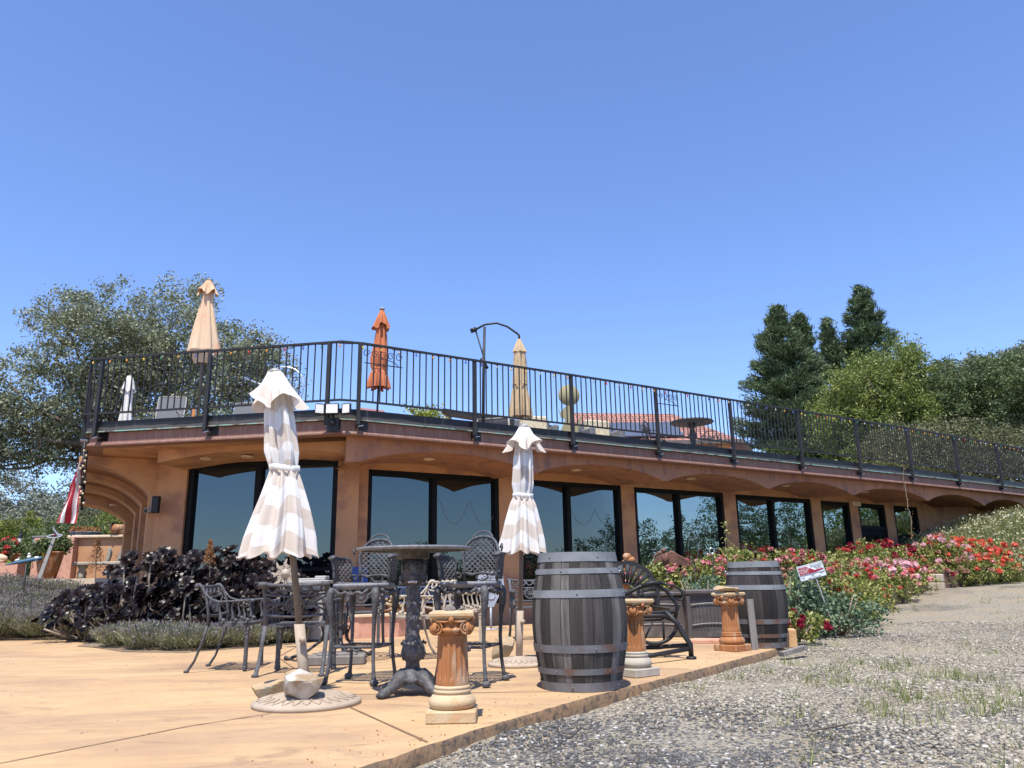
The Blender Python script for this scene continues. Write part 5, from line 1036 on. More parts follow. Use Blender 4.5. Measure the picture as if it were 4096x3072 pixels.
mb = MB(); mb.prism([(-.2, .95), (.2, .95), (.24, .62), (.12, .5), (.05, .36), (-.05, .36), (-.12, .5), (-.24, .62)], -.02, .02); mb.xf(Matrix(((1, 0, 0, 0), (0, 0, 1, 0), (0, 1, 0, 0), (0, 0, 0, 1)))); mb.build('panel', SILV, t)
mb = MB(); [mb.tube([(0, -.03, .80), (.18*math.cos(q), -.03, .80+.13*math.sin(q))], .008, 5) for q in np.linspace(0, PI, 9)]; mb.tube(ring((0, -.03, .56), .07, .01), .008, 5, closed=True); mb.build('relief', SILV, t); mb = MB(); mb.tube([(0, 0, 0), (0, 0, .38)], .02, 6); mb.tube([(-.15, 0, 0), (.15, 0, 0)], .02, 6); mb.build('leg', SILV, t)
def text(body, size, mat, parent, loc, rot=(PI/2, 0, 0), ext=.0008, shear=0, align='CENTER', name='lettering', sx=1):
    c = bpy.data.curves.new(name, 'FONT'); c.body = body; c.size = size; c.extrude = ext; c.align_x = align; c.align_y = 'CENTER'; c.shear = shear; o = bpy.data.objects.new(name, c); sc.collection.objects.link(o)
    me = bpy.data.meshes.new_from_object(o.evaluated_get(bpy.context.evaluated_depsgraph_get())); bpy.data.objects.remove(o); me.materials.clear(); me.materials.append(mat); o = bpy.data.objects.new(name, me); sc.collection.objects.link(o)
    o.parent = parent; o.location = loc; o.rotation_euler = rot; o.scale = (sx, 1, 1); return o
BLUE = pm('blue_cloth', (.045, .10, .30), (.035, .08, .24), 5); INK = pm('dark_ink', (.05, .05, .08), (.04, .04, .07), 5); SRED = pm('sign_red', (.33, .015, .04), (.30, .012, .035), 5); SWH = pm('sign_white', (.74, .77, .77), (.68, .71, .72), 8)
t = thing('blue_notice', (-2.62, 13.36, .84), R(8), 'blue notice with white letters on the pillar, seen through the left bar stool', 'notice')
mb = MB(); mb.box((0, 0, 0), (.26, .015, .42)); mb.build('board', BLUE, t); text('E\nE', .10, WHITE, t, (.03, -.011, -.05))
# burglar alarm sign
t = thing('yard_sign', (4.24, 10.8, .0), R(-4), 'white and dark red burglar alarm sign tilted on a thin stake before the geraniums', 'sign', tilt=(0, R(-13.5))); t.scale = (1.03, 1.03, 1.0)
T0 = .86; mb = MB(); mb.box((0, 0, T0), (.350, .006, .200), bev=.002); sb = mb.build('board', SWH, t)
mb = MB(); mb.tube([(0.03, .012, -.05), (.03, .012, T0-.09)], .011, 4); mb.build('stake', GREYP, t)
mb = MB(); mb.prism([(-.160, -.022), (-.160, .078), (-.055, .078), (.045, .008), (.160, .008), (.160, -.008), (.05, -.022)], -.0012, .0012); mb.xf(Matrix(((1, 0, 0, 0), (0, 0, 1, -.0045), (0, 1, 0, T0), (0, 0, 0, 1)))); mb.build('red_field', SRED, t)
mb = MB()
for z0, z1 in ((-.030, .092), (-.094, -.038)):
    for a_, b in (((-.168, z0), (.168, z0)), ((.168, z0), (.168, z1)), ((.168, z1), (-.168, z1)), ((-.168, z1), (-.168, z0))): mb.tube([(a_[0], -.004, T0+a_[1]), (b[0], -.004, T0+b[1])], .0013, 4)
mb.box((.085, -.004, T0+.052), (.15, .001, .0025)); mb.build('border', INK, t)
for s, sz, x, z, m, sh in (('ELECTRONIC', .013, -.098, .065, WHITE, 0), ('BURGLAR', .034, -.095, .041, WHITE, 0), ('ALARM', .034, -.095, .012, WHITE, 0), ('PROTECTION BY', .013, -.088, -.012, WHITE, 0), ('ACCULARM', .030, .078, .070, INK, .3), ('SECURITY', .022, .093, .040, INK, .3), ('SYSTEMS', .022, .105, .020, INK, .3),
        ('SERVICE\n800-000', .011, -.13, -.062, INK, 0), ('CALIFORNIA\nLICENSE', .011, .0, -.052, INK, 0), ('PROTECTED\nSITE', .011, .125, -.052, INK, 0), ('1-800-7 ACCULARM', .021, .01, -.080, INK, .25)):
    if '000' in s: s = 'SERVICE\nLICENSE'
    text(s, sz, m, t, (x, -.0062, T0+z), shear=sh, ext=.0004)
# ================================================================ PLANTS
def tree(name, loc, blobs, label, leaf, ncl, per, spread, L, W, trunk=None, seed=1, cat='tree', group=None, limbs=7, shell=.75, drop=0, tr=.25, jit=1.2, axk=.6):
    t = thing(name, loc, 0, label, cat, group); rg = np.random.RandomState(seed); B = np.array(blobs, float)
    P, D, C = clumps(rg, blobs, ncl, per, spread, shell); Q = leafq(P, L, W, rg, D*axk, jit, drop); qmesh('crown', Q, leaf, t)
    if trunk:
        mb = MB(); h = trunk; base = V(B[:, 0].mean()*.5, B[:, 1].mean()*.5, 0)
        fork = V(B[:, 0].mean(), B[:, 1].mean(), h); mb.tube([V(0, 0, -.3), base*.5+V(0, 0, h*.5), fork], [tr*1.3, tr, tr*.85], 10)
        for k in range(limbs):
            c = B[k % len(B)]; e = c[:3]+V(*(np.clip(rg.normal(size=3), -1.2, 1.2)*c[3:]*.35)); m_ = (fork+e)/2+rg.normal(size=3)*.12*np.linalg.norm(e-fork)
            mb.tube([fork, fork*.6+m_*.4, m_, e], [tr*.6, tr*.4, tr*.22, tr*.06], 7)
            for j in range(3):
                e2 = c[:3]+V(*(np.clip(rg.normal(size=3), -1.1, 1.1)*c[3:]*.55)); mb.tube([m_*.7+e*.3, (m_+e2)/2+rg.normal(size=3)*.1, e2], [tr*.22, tr*.13, tr*.05], 5)
        mb.build('trunk', BARK, t)
    return t
# oak behind the left end
tree('oak_tree', (-15.2, 30, .8), [(-1.6, 0, 9.6, 2.9, 2.6, 2.6), (1.6, 0, 9.9, 2.5, 2.4, 2.5), (-3.2, 0, 7.0, 2.6, 2.5, 2.1), (3.9, 0, 8.6, 1.9, 2.0, 1.7), (0, .5, 7.2, 3.0, 2.6, 2.6), (-4.4, -.2, 5.9, 2.2, 2.0, 1.5), (-5.9, -.3, 5.0, 1.6, 1.5, 1.0), (3.2, 0, 6.0, 2.2, 2, 2), (-2.8, 0, 5.4, 1.6, 1.5, 1.1), (-2.8, 0, 10.9, 1.1, 1.1, .95), (-.2, 0, 8.5, 2.2, 2, 2), (5.0, 0, 8.2, 1.5, 1.6, 1.4)],
     'big grey green oak tree rising behind the left end of the terrace', OAKL, 1400, 84, .30, .13, .062, 5.4, 4, limbs=11, shell=.7, tr=.34)
def conifer(loc, H, R_, label, seed, nb=150, lean=0):
    t = thing('redwood_tree', loc, 0, label, 'conifer', 'dark conifers at the right'); rg = np.random.RandomState(seed); P = []; A = []; mb = MB()
    mb.tube([(0, 0, 0), (lean*.5, 0, H*.5), (lean, 0, H*.99)], [H*.03, H*.018, .04], 8)
    for i in range(nb):
        z = H*(.10+.90*(i/nb)**.85); f = 1-(z/H); az = rg.rand()*2*PI; ln = R_*(f**.80*.98+.03)*(.50+.65*rg.rand()**.8); x0 = lean*z/H
        d = V(math.cos(az), math.sin(az), 0); up_ = .12+.30*rg.rand(); n = int(30+ln*52)
        u = rg.rand(n)**.5; c = V(x0, 0, z)+np.outer(u*ln, d)+np.outer(ln*(up_*u**2-.12*u), V(0, 0, 1)); side = np.cross(d, (0, 0, 1)); sp = np.outer(rg.normal(size=n)*(.10+.22*ln*(1-abs(u-.55))**1.5*.8), side)+rg.normal(size=(n, 3))*(.06+.012*ln); sp[:, 2] -= abs(rg.normal(size=n))*.06; P.append(c+sp); A.append(np.tile(d*.8+V(0, 0, .55), (n, 1)))
        if i % 3 == 0: mb.tube([V(x0, 0, z), V(x0, 0, z)+d*ln*.8+V(0, 0, ln*up_*.5)], [.05, .012], 4, cap=False)
    P = np.vstack(P); A = np.vstack(A); P = np.repeat(P, 3, 0)+rg.normal(size=(len(P)*3, 3))*.075; A = np.repeat(A, 3, 0)
    qmesh('crown', leafq(P, .30, .055, rg, A, .45), REDL, t); mb.build('trunk', BARK, t); return t
conifer((15.0, 41, 2.2), 13.3, 4.6, 'dark conifer at the left of the group, the one rising from behind the railing', 3, 210)
conifer((16.2, 42, 2.2), 13.2, 3.4, 'slender dark conifer just right of and behind the leftmost conifer', 5, 150, .3)
conifer((18.6, 43, 2.2), 13.2, 2.6, 'narrow dark conifer between the leftmost and the tallest conifer', 8, 120)
conifer((20.8, 43, 2.2), 15.2, 4.6, 'tallest dark conifer with a pointed top above the bright green tree', 11, 170)
tree('broadleaf_tree', (16.3, 32.5, 2.2), [(-.9, 0, 6.3, 1.9, 1.8, 1.4), (.6, 0, 7.2, 1.3, 1.4, 1.0), (-2.2, 0, 5.0, 1.3, 1.4, 1.1), (-.2, 0, 5.0, 2.1, 2.0, 1.8), (1.0, 0, 8.1, .5, .6, .6), (-.9, 0, 3.2, 2.2, 1.8, 1.6)], 'bright yellow green feathery tree in front of the conifers', GRNL, 800, 64, .27, .16, .05, 3.4, 15, group='broadleaf trees at the right', drop=.2)
tree('broadleaf_tree', (19.4, 33.5, 2.2), [(-.9, 0, 6.1, 1.8, 2, 1.8), (.7, 0, 5.3, 1.8, 2, 1.6), (0, 0, 3.2, 2.6, 2, 1.8)], 'mid green tree between the bright green tree and the dark trees at the right edge', MIDL, 700, 60, .27, .14, .055, 3.0, 17, group='broadleaf trees at the right', drop=.25)
tree('broadleaf_tree', (23.6, 33.0, 2.2), [(-2.6, 0, 6.5, 1.6, 2, 1.4), (-.8, 0, 6.8, 1.8, 2, 1.5), (1.2, 0, 6.9, 1.8, 2, 1.5), (0, 0, 3.8, 3.0, 2, 2.2), (3, 0, 3.5, 2.6, 2, 2.2), (5.2, 0, 5.5, 2, 2, 2.2)], 'dark dense round tree cut off by the right edge of the photo', MIDL, 1200, 60, .28, .14, .055, 3.2, 19, group='broadleaf trees at the right', drop=.25)
tree('broadleaf_tree', (15.6, 29.0, 2.4), [(-.6, 0, 2.6, 1.9, 1.4, 1.5), (1.6, 0, 2.7, 2.0, 1.4, 1.5), (3.8, 0, 2.2, 2.0, 1.4, 1.5), (6.5, 0, 2.0, 2.2, 1.4, 1.4)], 'brownish olive shrubs right behind the railing below the bright green tree', OLVL, 1900, 22, .17, .10, .05, None, 23, cat='shrub')
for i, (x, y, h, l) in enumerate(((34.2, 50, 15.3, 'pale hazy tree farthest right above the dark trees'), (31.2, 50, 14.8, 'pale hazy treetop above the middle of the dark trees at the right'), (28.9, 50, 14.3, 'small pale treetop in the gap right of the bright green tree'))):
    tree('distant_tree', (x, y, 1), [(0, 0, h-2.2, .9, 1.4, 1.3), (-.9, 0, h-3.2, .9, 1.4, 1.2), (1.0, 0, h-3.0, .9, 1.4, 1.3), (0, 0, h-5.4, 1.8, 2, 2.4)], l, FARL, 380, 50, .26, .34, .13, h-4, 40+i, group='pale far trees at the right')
# yellow green bush behind the terrace
tree('shrub', (-2.9, 19.1, 3.3), [(.62, 0, 1.42, .42, .4, .5), (.95, 0, 1.15, .4, .4, .4), (-.9, 0, 1.3, .45, .4, .38), (-.2, 0, 1.15, .5, .4, .4)], 'yellow green bush topping the terrace edge left of the slatted roof', YELL, 220, 20, .11, .09, .05, None, 25, cat='shrub')
# left background: bright bushes on the slope, far grey trees
for i, (x, y, z, r, h, m, l) in enumerate([(-23.5, 32, .9, 2.6, 2.6, YELL, 'bright yellow green bush at the left edge of the photo'), (-20.6, 33, 1.0, 2.4, 2.9, YELL, 'yellow topped bright bush second from the left edge'), (-18.2, 31, .9, 2.2, 2.2, YELL, 'bright green bush behind the half barrels'), (-16.4, 29, .9, 1.5, 2.6, MIDL, 'dark green bush behind the hanging flag'), (-22, 28, .8, 1.7, 1.5, GRNL, 'low green bush behind the left clay pot'), (-18.4, 36, 1, 1.9, 4.0, OLVL, 'dark olive bush beneath the far grey trees')]):
    tree('garden_bush', (x, y, z), [(0, 0, h*.45, r, r*.7, h*.5), (r*.5, 0, h*.35, r*.8, r*.6, h*.4), (-r*.5, .2, h*.4, r*.8, r*.6, h*.42)], l, m, 520, 52, .19, .13, .05, None, 60+i, 'bush', 'bushes on the slope at the left', shell=.8)
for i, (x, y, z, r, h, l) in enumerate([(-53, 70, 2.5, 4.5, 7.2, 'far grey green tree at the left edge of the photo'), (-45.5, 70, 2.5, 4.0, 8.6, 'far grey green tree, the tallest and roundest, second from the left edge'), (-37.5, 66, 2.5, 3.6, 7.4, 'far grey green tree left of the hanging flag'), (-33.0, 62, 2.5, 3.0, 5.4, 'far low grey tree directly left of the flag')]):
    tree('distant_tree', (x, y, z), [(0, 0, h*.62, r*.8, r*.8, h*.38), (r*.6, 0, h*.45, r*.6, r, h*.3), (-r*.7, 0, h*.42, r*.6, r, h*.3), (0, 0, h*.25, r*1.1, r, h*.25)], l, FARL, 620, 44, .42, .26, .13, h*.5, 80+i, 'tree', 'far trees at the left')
tree('garden_bush', (-11.2, 26.0, 1.0), [(-.6, 0, 1.5, 1.8, 1.0, 1.7), (1.2, 0, 1.8, 1.4, 1.0, 1.8), (-1.9, 0, 1.1, 1.2, .8, 1.3)], 'tall feathery green shrub seen under the arch behind the planter wall', GRNL, 900, 24, .16, .16, .035, None, 90, 'shrub', axk=1.1)
tree('garden_bush', (-13.6, 28.5, 1.0), [(0, 0, 3.0, 1.1, 1.0, 1.4), (.8, 0, 2.0, 1.3, 1.0, 1.3)], 'dark leafy shrub just right of the hanging flag', MIDL, 350, 22, .2, .12, .06, None, 91, 'shrub')
# trees and bushes out of frame that the windows mirror
for i, (x, y, z, r, h, l, m) in enumerate([(52, 14, .7, 6, 8.5, 'tree mirrored in the far windows, to the right of the view', MIDL), (44, 24, .7, 5, 8, 'bushy tree mirrored in the far windows', GRNL), (54, 3, 0, 6, 6.2, 'tree mirrored in the middle windows', MIDL), (50, -8, 0, 4, 4.5, 'low tree mirrored in the middle windows', OLVL), (52, -20, 0, 4, 4.6, 'low tree mirrored in the windows behind the bar table', OAKL), (36, -24, 0, 3, 3.6, 'shrubby tree mirrored in the window left of the parasol', OAKL), (14, -34, 0, 5, 6, 'tree behind the viewer mirrored in the left window', MIDL), (-4, -30, 0, 5, 6.2, 'second tree behind the viewer mirrored in the left window', OAKL), (-16, -22, 0, 5, 6, 'third tree behind the viewer mirrored in the left window', MIDL)]):
    tree('mirrored_tree', (x, y, z-.1), [(0, 0, h*.6, r*.7, r*.7, h*.38), (r*.5, r*.3, h*.42, r*.6, r*.7, h*.3), (-r*.6, -r*.4, h*.40, r*.6, r*.7, h*.3), (0, 0, h*.22, r*1.3, r*1.3, h*.24)], l, m, 1100, 22, .26, .20, .10, h*.4, 120+i, 'tree', 'trees outside the view')
# ---------------------------------------------------------------- lavender
def lavender(loc, r, h, label, seed, dens=1.0, fl=.5):
    t = thing('lavender_bush', loc, 0, label, 'lavender', 'lavender bushes'); rg = np.random.RandomState(seed); n = int(2600*dens)
    q = rg.rand(n)*2*PI; rr = r*rg.rand(n)**.5; B = np.c_[rr*np.cos(q)*.6, rr*np.sin(q)*.6, np.zeros(n)]; d = unit(np.c_[rr*np.cos(q)/r*.9, rr*np.sin(q)/r*.9, .75+.4*rg.rand(n)]+rg.normal(size=(n, 3))*.14)
    ln = h*(.62+.40*rg.rand(n)); T = B+d*ln[:, None]; s = unit(np.cross(d, rg.normal(size=(n, 3))))*.0035
    Q = np.stack([B+d*ln[:, None]*.25-s, T-s*.6, T+s*.6, B+d*ln[:, None]*.25+s], 1)
    m = rg.choice(n, int(n*2.4)); u = .25+.6*rg.rand(len(m)); P = B[m]+(T[m]-B[m])*u[:, None]+rg.normal(size=(len(m), 3))*.015; Q2 = leafq(P, .055, .010, rg, d[m]*1.3, .7)
    qmesh('foliage', np.vstack([Q, Q2]), LAVL, t)
    k = rg.rand(n) < fl; Th = np.repeat(T[k], 4, 0)+rg.normal(size=(k.sum()*4, 3))*V(.004, .004, .012); qmesh('flowers', leafq(Th, .034, .013, rg, np.repeat(d[k], 4, 0)*1.5, .8), LAVF, t)
    k = rg.rand(n) < .10; qmesh('buds', leafq(B[k]+d[k]*ln[k][:, None]*.8, .02, .018, rg), CRML, t); return t
k = 0; lvp = None
for i, (x, y, s, l) in enumerate([(-7.5, 13.15, 1.0, 'lavender bush at the patio edge, right end of the lavender bank'), (-8.5, 13.1, 1.05, 'lavender bush at the patio edge by the left edge of the photo'), (-9.3, 13.5, 1.1, 'lavender bush just left of the frame edge at the front'), (-7.9, 14.2, 1.1, 'lavender bush in the second row, right end'), (-8.9, 14.4, 1.15, 'lavender bush in the second row, middle'), (-9.9, 14.8, 1.15, 'lavender bush in the second row by the left edge'), (-8.4, 15.5, 1.15, 'lavender bush in the third row, right end'), (-9.5, 15.8, 1.2, 'lavender bush in the third row, middle'), (-10.6, 16.2, 1.2, 'lavender bush in the third row by the left edge'), (-9.2, 17.0, 1.2, 'lavender bush in the back row below the stone bench'), (-10.4, 17.5, 1.2, 'lavender bush in the back row below the right clay pot'), (-11.7, 17.9, 1.2, 'lavender bush in the back row at the left edge')]):
    if lvp is None: lvp = lavender((x, y, gl(x, y)), .66, .50, l, 5, 1.15, .35)
    else: dup(lvp, (x, y, gl(x, y)), i*1.3, l, s)
lv2 = None
for i, (x, y, s, l) in enumerate([(-5.3, 11.1, 1.0, 'low lavender at the left end of the front strip on the patio edge'), (-4.7, 10.65, 1.05, 'low lavender in the front strip left of the lone chair'), (-4.15, 10.4, .95, 'low lavender directly behind the back of the lone chair'), (-3.7, 10.8, 1.0, 'low lavender seen under the seat of the lone chair'), (-3.25, 11.25, .75, 'small lavender at the right end of the front strip'), (-6.1, 12.3, .9, 'low lavender in the gap between front strip and bank')]):
    if lv2 is None: lv2 = lavender((x, y, .0), .5, .34, l, 15, .9, .16)
    else: dup(lv2, (x, y, 0), i*1.7, l, s)
# ---------------------------------------------------------------- black aeonium shrubs
def rosette(rg, c, d, r, n=26):
    """spatulate petals around direction d: returns two quads per petal"""
    d = d/np.linalg.norm(d); a = np.cross(d, (0, .3, 1)); a /= np.linalg.norm(a)+1e-9; b = np.cross(d, a); Q = []
    for i in range(n):
        q = i*2.39996; k = .45+.55*(i/n); el = 1.15-.95*(i/n); e = (a*math.cos(q)+b*math.sin(q))*math.cos(el)+d*math.sin(el); s = np.cross(e, d); s /= np.linalg.norm(s)+1e-9; L = r*k; w_ = r*.23
        nrm = np.cross(s, e)*.10*L; p0 = c; p1 = c+e*L*.62+nrm; p2 = c+e*L
        Q.append([p0-s*w_*.25, p0+s*w_*.25, p1+s*w_, p1-s*w_]); Q.append([p1-s*w_, p1+s*w_, p2+s*w_*.45-nrm, p2-s*w_*.45-nrm])
    return Q
def aeonium(loc, ax, ay, h0, h1, n, label, seed):
    t = thing('black_aeonium_shrub', loc, 0, label, 'succulent shrub', 'black aeonium shrubs'); rg = np.random.RandomState(seed); Q = []; mb = MB()
    for i in range(n):
        u = rg.rand(); q = rg.rand()*2*PI; rr = rg.rand()**.5; x, y = ax*rr*math.cos(q), ay*rr*math.sin(q); z = (h0+(h1-h0)*(x/ax*.5+.5))*(1-.22*rr**2)*(.30+.75*rg.rand()**.55)
        if i % 5 < 2: y = -ay*(.55+.45*rg.rand()); z *= .62
        c = V(x, y, max(.1, z)); d = V(x*.5, -.75+y*.3, .75)+rg.normal(size=3)*.40; r = .10+.05*rg.rand(); Q += rosette(rg, c, d, r, 22)
        if i % 3 == 0:
            b = V(x*.35, y*.3, 0); m_ = V(x*.75, y*.8, z*.45)+rg.normal(size=3)*.09; mb.tube([b, m_, V(x*.97, y, z*.75), c-d*.02], [.020, .015, .011, .009], 6)
    me = np.array(Q); qm = qmesh('rosettes', me, AEON, t); mb.build('stems', STEM, t); return t
aeonium((-6.5, 12.3, .02), .75, .4, .62, .95, 80, 'low black aeonium shrub at the left end, spreading over the lavender', 31)
aeonium((-5.6, 12.0, 0), .70, .45, 1.2, 1.38, 120, 'black aeonium shrub below the arched ribs with bare pale branches', 32)
aeonium((-4.6, 11.9, 0), .70, .45, 1.42, 1.32, 150, 'tall black aeonium shrub in front of the left window frame', 33)
aeonium((-3.75, 11.75, 0), .60, .45, 1.25, 1.0, 130, 'black aeonium shrub behind the lone chair, below the striped parasol', 34)
aeonium((-3.2, 11.4, 0), .42, .35, .98, .75, 70, 'black aeonium shrub at the right end beside the low pink wall', 35)
for (x, y, z, l) in ((-4.45, 11.45, 1.10, 'upright dried brown flower spike among the tall black shrubs'), (-7.25, 13.6, 1.05, 'dried brown cone shaped flower spike in front of the stone bench')):
    t = thing('dried_flower_spike', (x, y, 0), 0, l, 'dried flower'); rg = np.random.RandomState(int(-x*10)); n = 700; H_ = .34 if x > -6 else .55; u = rg.rand(n); q = rg.rand(n)*2*PI; wd = (.10 if x > -6 else .19)*(1-u*.8)*(.3+.7*rg.rand(n))
    qmesh('flower_head', leafq(np.c_[wd*np.cos(q), wd*np.sin(q), z+u*H_], .028, .016, rg), DRYF, t); mb = MB(); mb.tube([(.1, 0, 0), (.05, 0, z*.5), (0, 0, z+H_*.9)], [.014, .010, .004], 6); mb.build('stalk', BARK, t)
# low pink wall with cream coping behind the lattice table
mb = MB(); mb.prism([(-3.1, 11.62), (-2.3, 11.70), (-1.75, 11.98), (-1.55, 12.35), (-1.75, 12.45), (-2.0, 12.15), (-2.4, 11.92), (-3.1, 11.85)], 0, .30)
t = mb.build('low_planter_wall', PINKW); tag(t, 'low curved pink planter wall in the sun behind the lattice table', 'garden wall'); mb = MB(); mb.prism([(-3.1, 11.59), (-2.29, 11.67), (-1.73, 11.95), (-1.52, 12.36), (-1.77, 12.48), (-2.02, 12.18), (-2.41, 11.95), (-3.1, 11.88)], .302, .33); mb.build('coping', CAPW, t)
# dried plant in a pot on the far side
t = thing('potted_dried_plant', (-2.0, 12.9, 0), 0, 'small clay pot heaped with dried corn coloured pods behind the left bar stool', 'potted plant')
mb = MB(); mb.lathe([(.10, 0), (.16, .35), (.17, .36), (.15, .36), (.01, .34)], n=20); mb.build('pot', TERR, t); rg = np.random.RandomState(4); mb = MB()
for k in range(60): mb.blob((rg.normal()*.08+(-.1 if k < 35 else 0), rg.normal()*.06-.1*(k < 35), .40+.14*rg.rand()-.3*(k < 35)*rg.rand()), (.028, .028, .03), 1, k, .1)
mb.build('pods', ROCKT, t)
# ---------------------------------------------------------------- left garden
Z1 = lambda y: gl(-12, y)
mb = MB(); mb.box((-10.6, 18.75, .62), (3.4, .25, .76)); o = mb.build('terrace_retaining_wall', CAPW); tag(o, 'low pale retaining ledge in front of the stone bench', 'garden wall')
mb = MB(); mb.box((-15.2, 20.6, 1.0), (4.6, .35, .9)); mb.xf(Matrix.Translation((0, 0, 0))); o = mb.build('left_retaining_wall', PINKW); tag(o, 'terracotta retaining wall at the left edge under the stone cat', 'garden wall')
t = thing('planter_wall', (0, 0, 0), 0, 'long terracotta planter wall with pale coping behind the stone bench', 'garden wall')
mb = MB(); mb.box((-12.1, 24.1, 1.6), (3.3, .5, 1.3)); mb.build('wall', STU, t); mb = MB(); mb.box((-12.1, 24.05, 2.29), (3.45, .62, .08), bev=.02); mb.build('coping', CAPW, t)
mb = MB(); mb.box((-13.9, 23.9, 1.6), (1.2, .6, 1.34)); o = mb.build('planter_pier', PINKW, t)
t = thing('stone_bench', (-11.55, 22.0, 1.03), R(3), 'pale carved stone bench under the arch in front of the planter wall', 'bench')
mb = MB(); mb.box((0, 0, .40), (1.45, .42, .09), bev=.03); mb.build('seat', GREYSTN, t)
for s in (-1, 1): mb = MB(); mb.lathe([(.13, 0), (.10, .06), (.12, .14), (.09, .24), (.13, .32), (.15, .355)], (s*.5, 0, 0), 12); mb.build('leg', GREYSTN, t)
c0 = None
for k, (dx, s) in enumerate(((0, 1.15), (.22, .95), (.42, .9), (-.3, .55))):
    l = ['tallest grey curved stave panel leaning on the bench wall', 'second grey curved stave panel from the left behind the bench', 'rightmost grey curved stave panel behind the bench', 'small round grey disc behind the dried flower spike'][k]
    mb = MB(); mb.grid([[(.16*math.sin(v*PI/2)*w_-.0, .0+.04*v, .78*s*(w_/1)*0+.40*s*(1-math.cos(u))+0) if False else (.05+(.20*math.sin(u))*s*w_, .03*w_, .40*s-.40*s*math.cos(u)) for u in np.linspace(0, PI, 14)] for w_, v in ((.35, 0), (1, 1))]); mb.grid([[(.05+(.20*math.sin(u))*s, .03+d_, .40*s-.40*s*math.cos(u)) for u in np.linspace(0, PI, 14)] for d_ in (0, .12)])
    o = mb.build('curved_stave_panel', GREYP, loc=(-11.35+dx, 22.2, 1.45)); o.rotation_euler = (0, R(8), 0); tag(o, l, 'ornament')
t = thing('chain_ornament', (-10.35, 23.0, 1.05), 0, 'grey wooden oar and rusty chain leaning where the planter wall meets the arch', 'ornament'); mb = MB(); mb.tube([(0, 0, 0), (.15, .2, 1.35)], [.05, .03], 8); mb.tube([(.22, 0, 0), (.28, .2, 1.25)], .03, 6); mb.build('oar', GRYW, t)
mb = MB(); 
for k in range(9): mb.tube([(-.06+.03*math.cos(q), .1, .5+.09*k+.05*math.sin(q)) for q in np.linspace(0, 2*PI, 10, endpoint=False)], .010, 5, closed=True)
mb.build('chain', RUST, t)
FLP = {}
def bush_flower(t, rg, blobs, ncl, per, spread, leaf, fcol, nfl, L=.05, W=.04, fs=.045, fr=.05, top=.2):
    P, D, C = clumps(rg, blobs, ncl, per, spread, .82); qmesh('foliage', leafq(P, L, W, rg, D*.5), leaf, t)
    B = np.array(blobs, float)
    for col, n in zip(fcol, nfl):
        n = int(n*1.35); k = rg.choice(len(B), n); d = unit(rg.normal(size=(n, 3))+V(0, -.5, .65)); d[:, 2] = abs(d[:, 2]); H_ = B[k, :3]+B[k, 3:]*d*(1.02+.12*rg.rand(n))[:, None]
        for i in range(n):
            key = (col, round(fs, 3), rg.randint(3))
            if key not in FLP:
                r2 = np.random.RandomState(len(FLP)+5); q = unit(r2.normal(size=(34, 3))+V(0, 0, .4)); P = q*V(.036, .036, .026)*(fs/.035)**.8; o = qmesh('flower_head', leafq(P, fs*1.25, fs*1.1, r2, q*.5), FLD[col], t); o.location = H_[i]; FLP[key] = o
            else: o = FLP[key].copy(); sc.collection.objects.link(o); o.parent = t; o.location = H_[i]
            o.rotation_euler = (rg.rand()*.8-.2, rg.rand()*.6-.3, rg.rand()*6); o.scale = (.75+.5*rg.rand(),)*3
def pot(loc, r, h, label, fcols, nfl, seed):
    t = thing('terracotta_pot', loc, R(seed*40), label, 'potted plant', 'terracotta geranium pots'); mb = MB()
    mb.lathe([(r*.62, 0), (r*.8, h*.4), (r*.98, h*.8), (r*1.0, h*.93), (r*1.06, h*.93), (r*1.06, h), (r*.96, h), (r*.9, h*.9), (.01, h*.88)], n=28, mod=lambda q, z: 1+.06*math.cos(4*q)); mb.build('pot', TERR, t)
    bush_flower(t, np.random.RandomState(seed), [(0, 0, h+r*.35, r*1.25, r*.9, r*.7), (-r*.5, 0, h+r*.6, r*.9, r*.8, r*.7), (r*.8, 0, h+.0, r*.8, r*.6, r*.6)], 260, 16, .07, MIDL, fcols, nfl, .07, .055, .06, .075); return t
pot((-12.55, 21.2, 1.02), .33, .72, 'square clay pot of green geraniums beside the stone bench, nearest the bench', ['darkred'], [3], 51)
pot((-14.2, 21.9, 1.0), .33, .74, 'clay pot of red flowering geraniums behind the blue metal aeroplane', ['red', 'orangered'], [16, 8], 52)
def halfb(loc, label, s):
    t = thing('half_barrel_planter', loc, s, label, 'planter', 'half barrel planters'); mb = MB(); mb.lathe([(.34, 0), (.42, .3), (.44, .5), (.41, .5), (.40, .4), (.01, .38)], n=26); mb.build('tub', GRYW, t)
    for z in (.12, .34, .46): mb = MB(); mb.lathe([(.345+z*.20, z), (.355+z*.21, z), (.36+z*.21, z+.05), (.345+z*.21, z+.05)], n=26, cap=False); mb.build('hoop', ZINC, t)
    return t
h = halfb((-14.55, 24.4, 1.84), 'wooden half barrel behind the red geraniums, the left one', 0); halfb((-13.75, 25.0, 2.0), 'wooden half barrel with dried orange blooms on the planter wall, the right one', 1)
rg = np.random.RandomState(9); q = rg.rand(260)*2*PI; r_ = rg.rand(260)**.5*.45; o = qmesh('dried_blooms', leafq(np.c_[-13.75+r_*np.cos(q), 24.9+r_*np.sin(q), 2.5+.16*rg.rand(260)], .07, .06, rg), DRYF); tag(o, 'dried orange blooms filling the right half barrel', 'flowers')
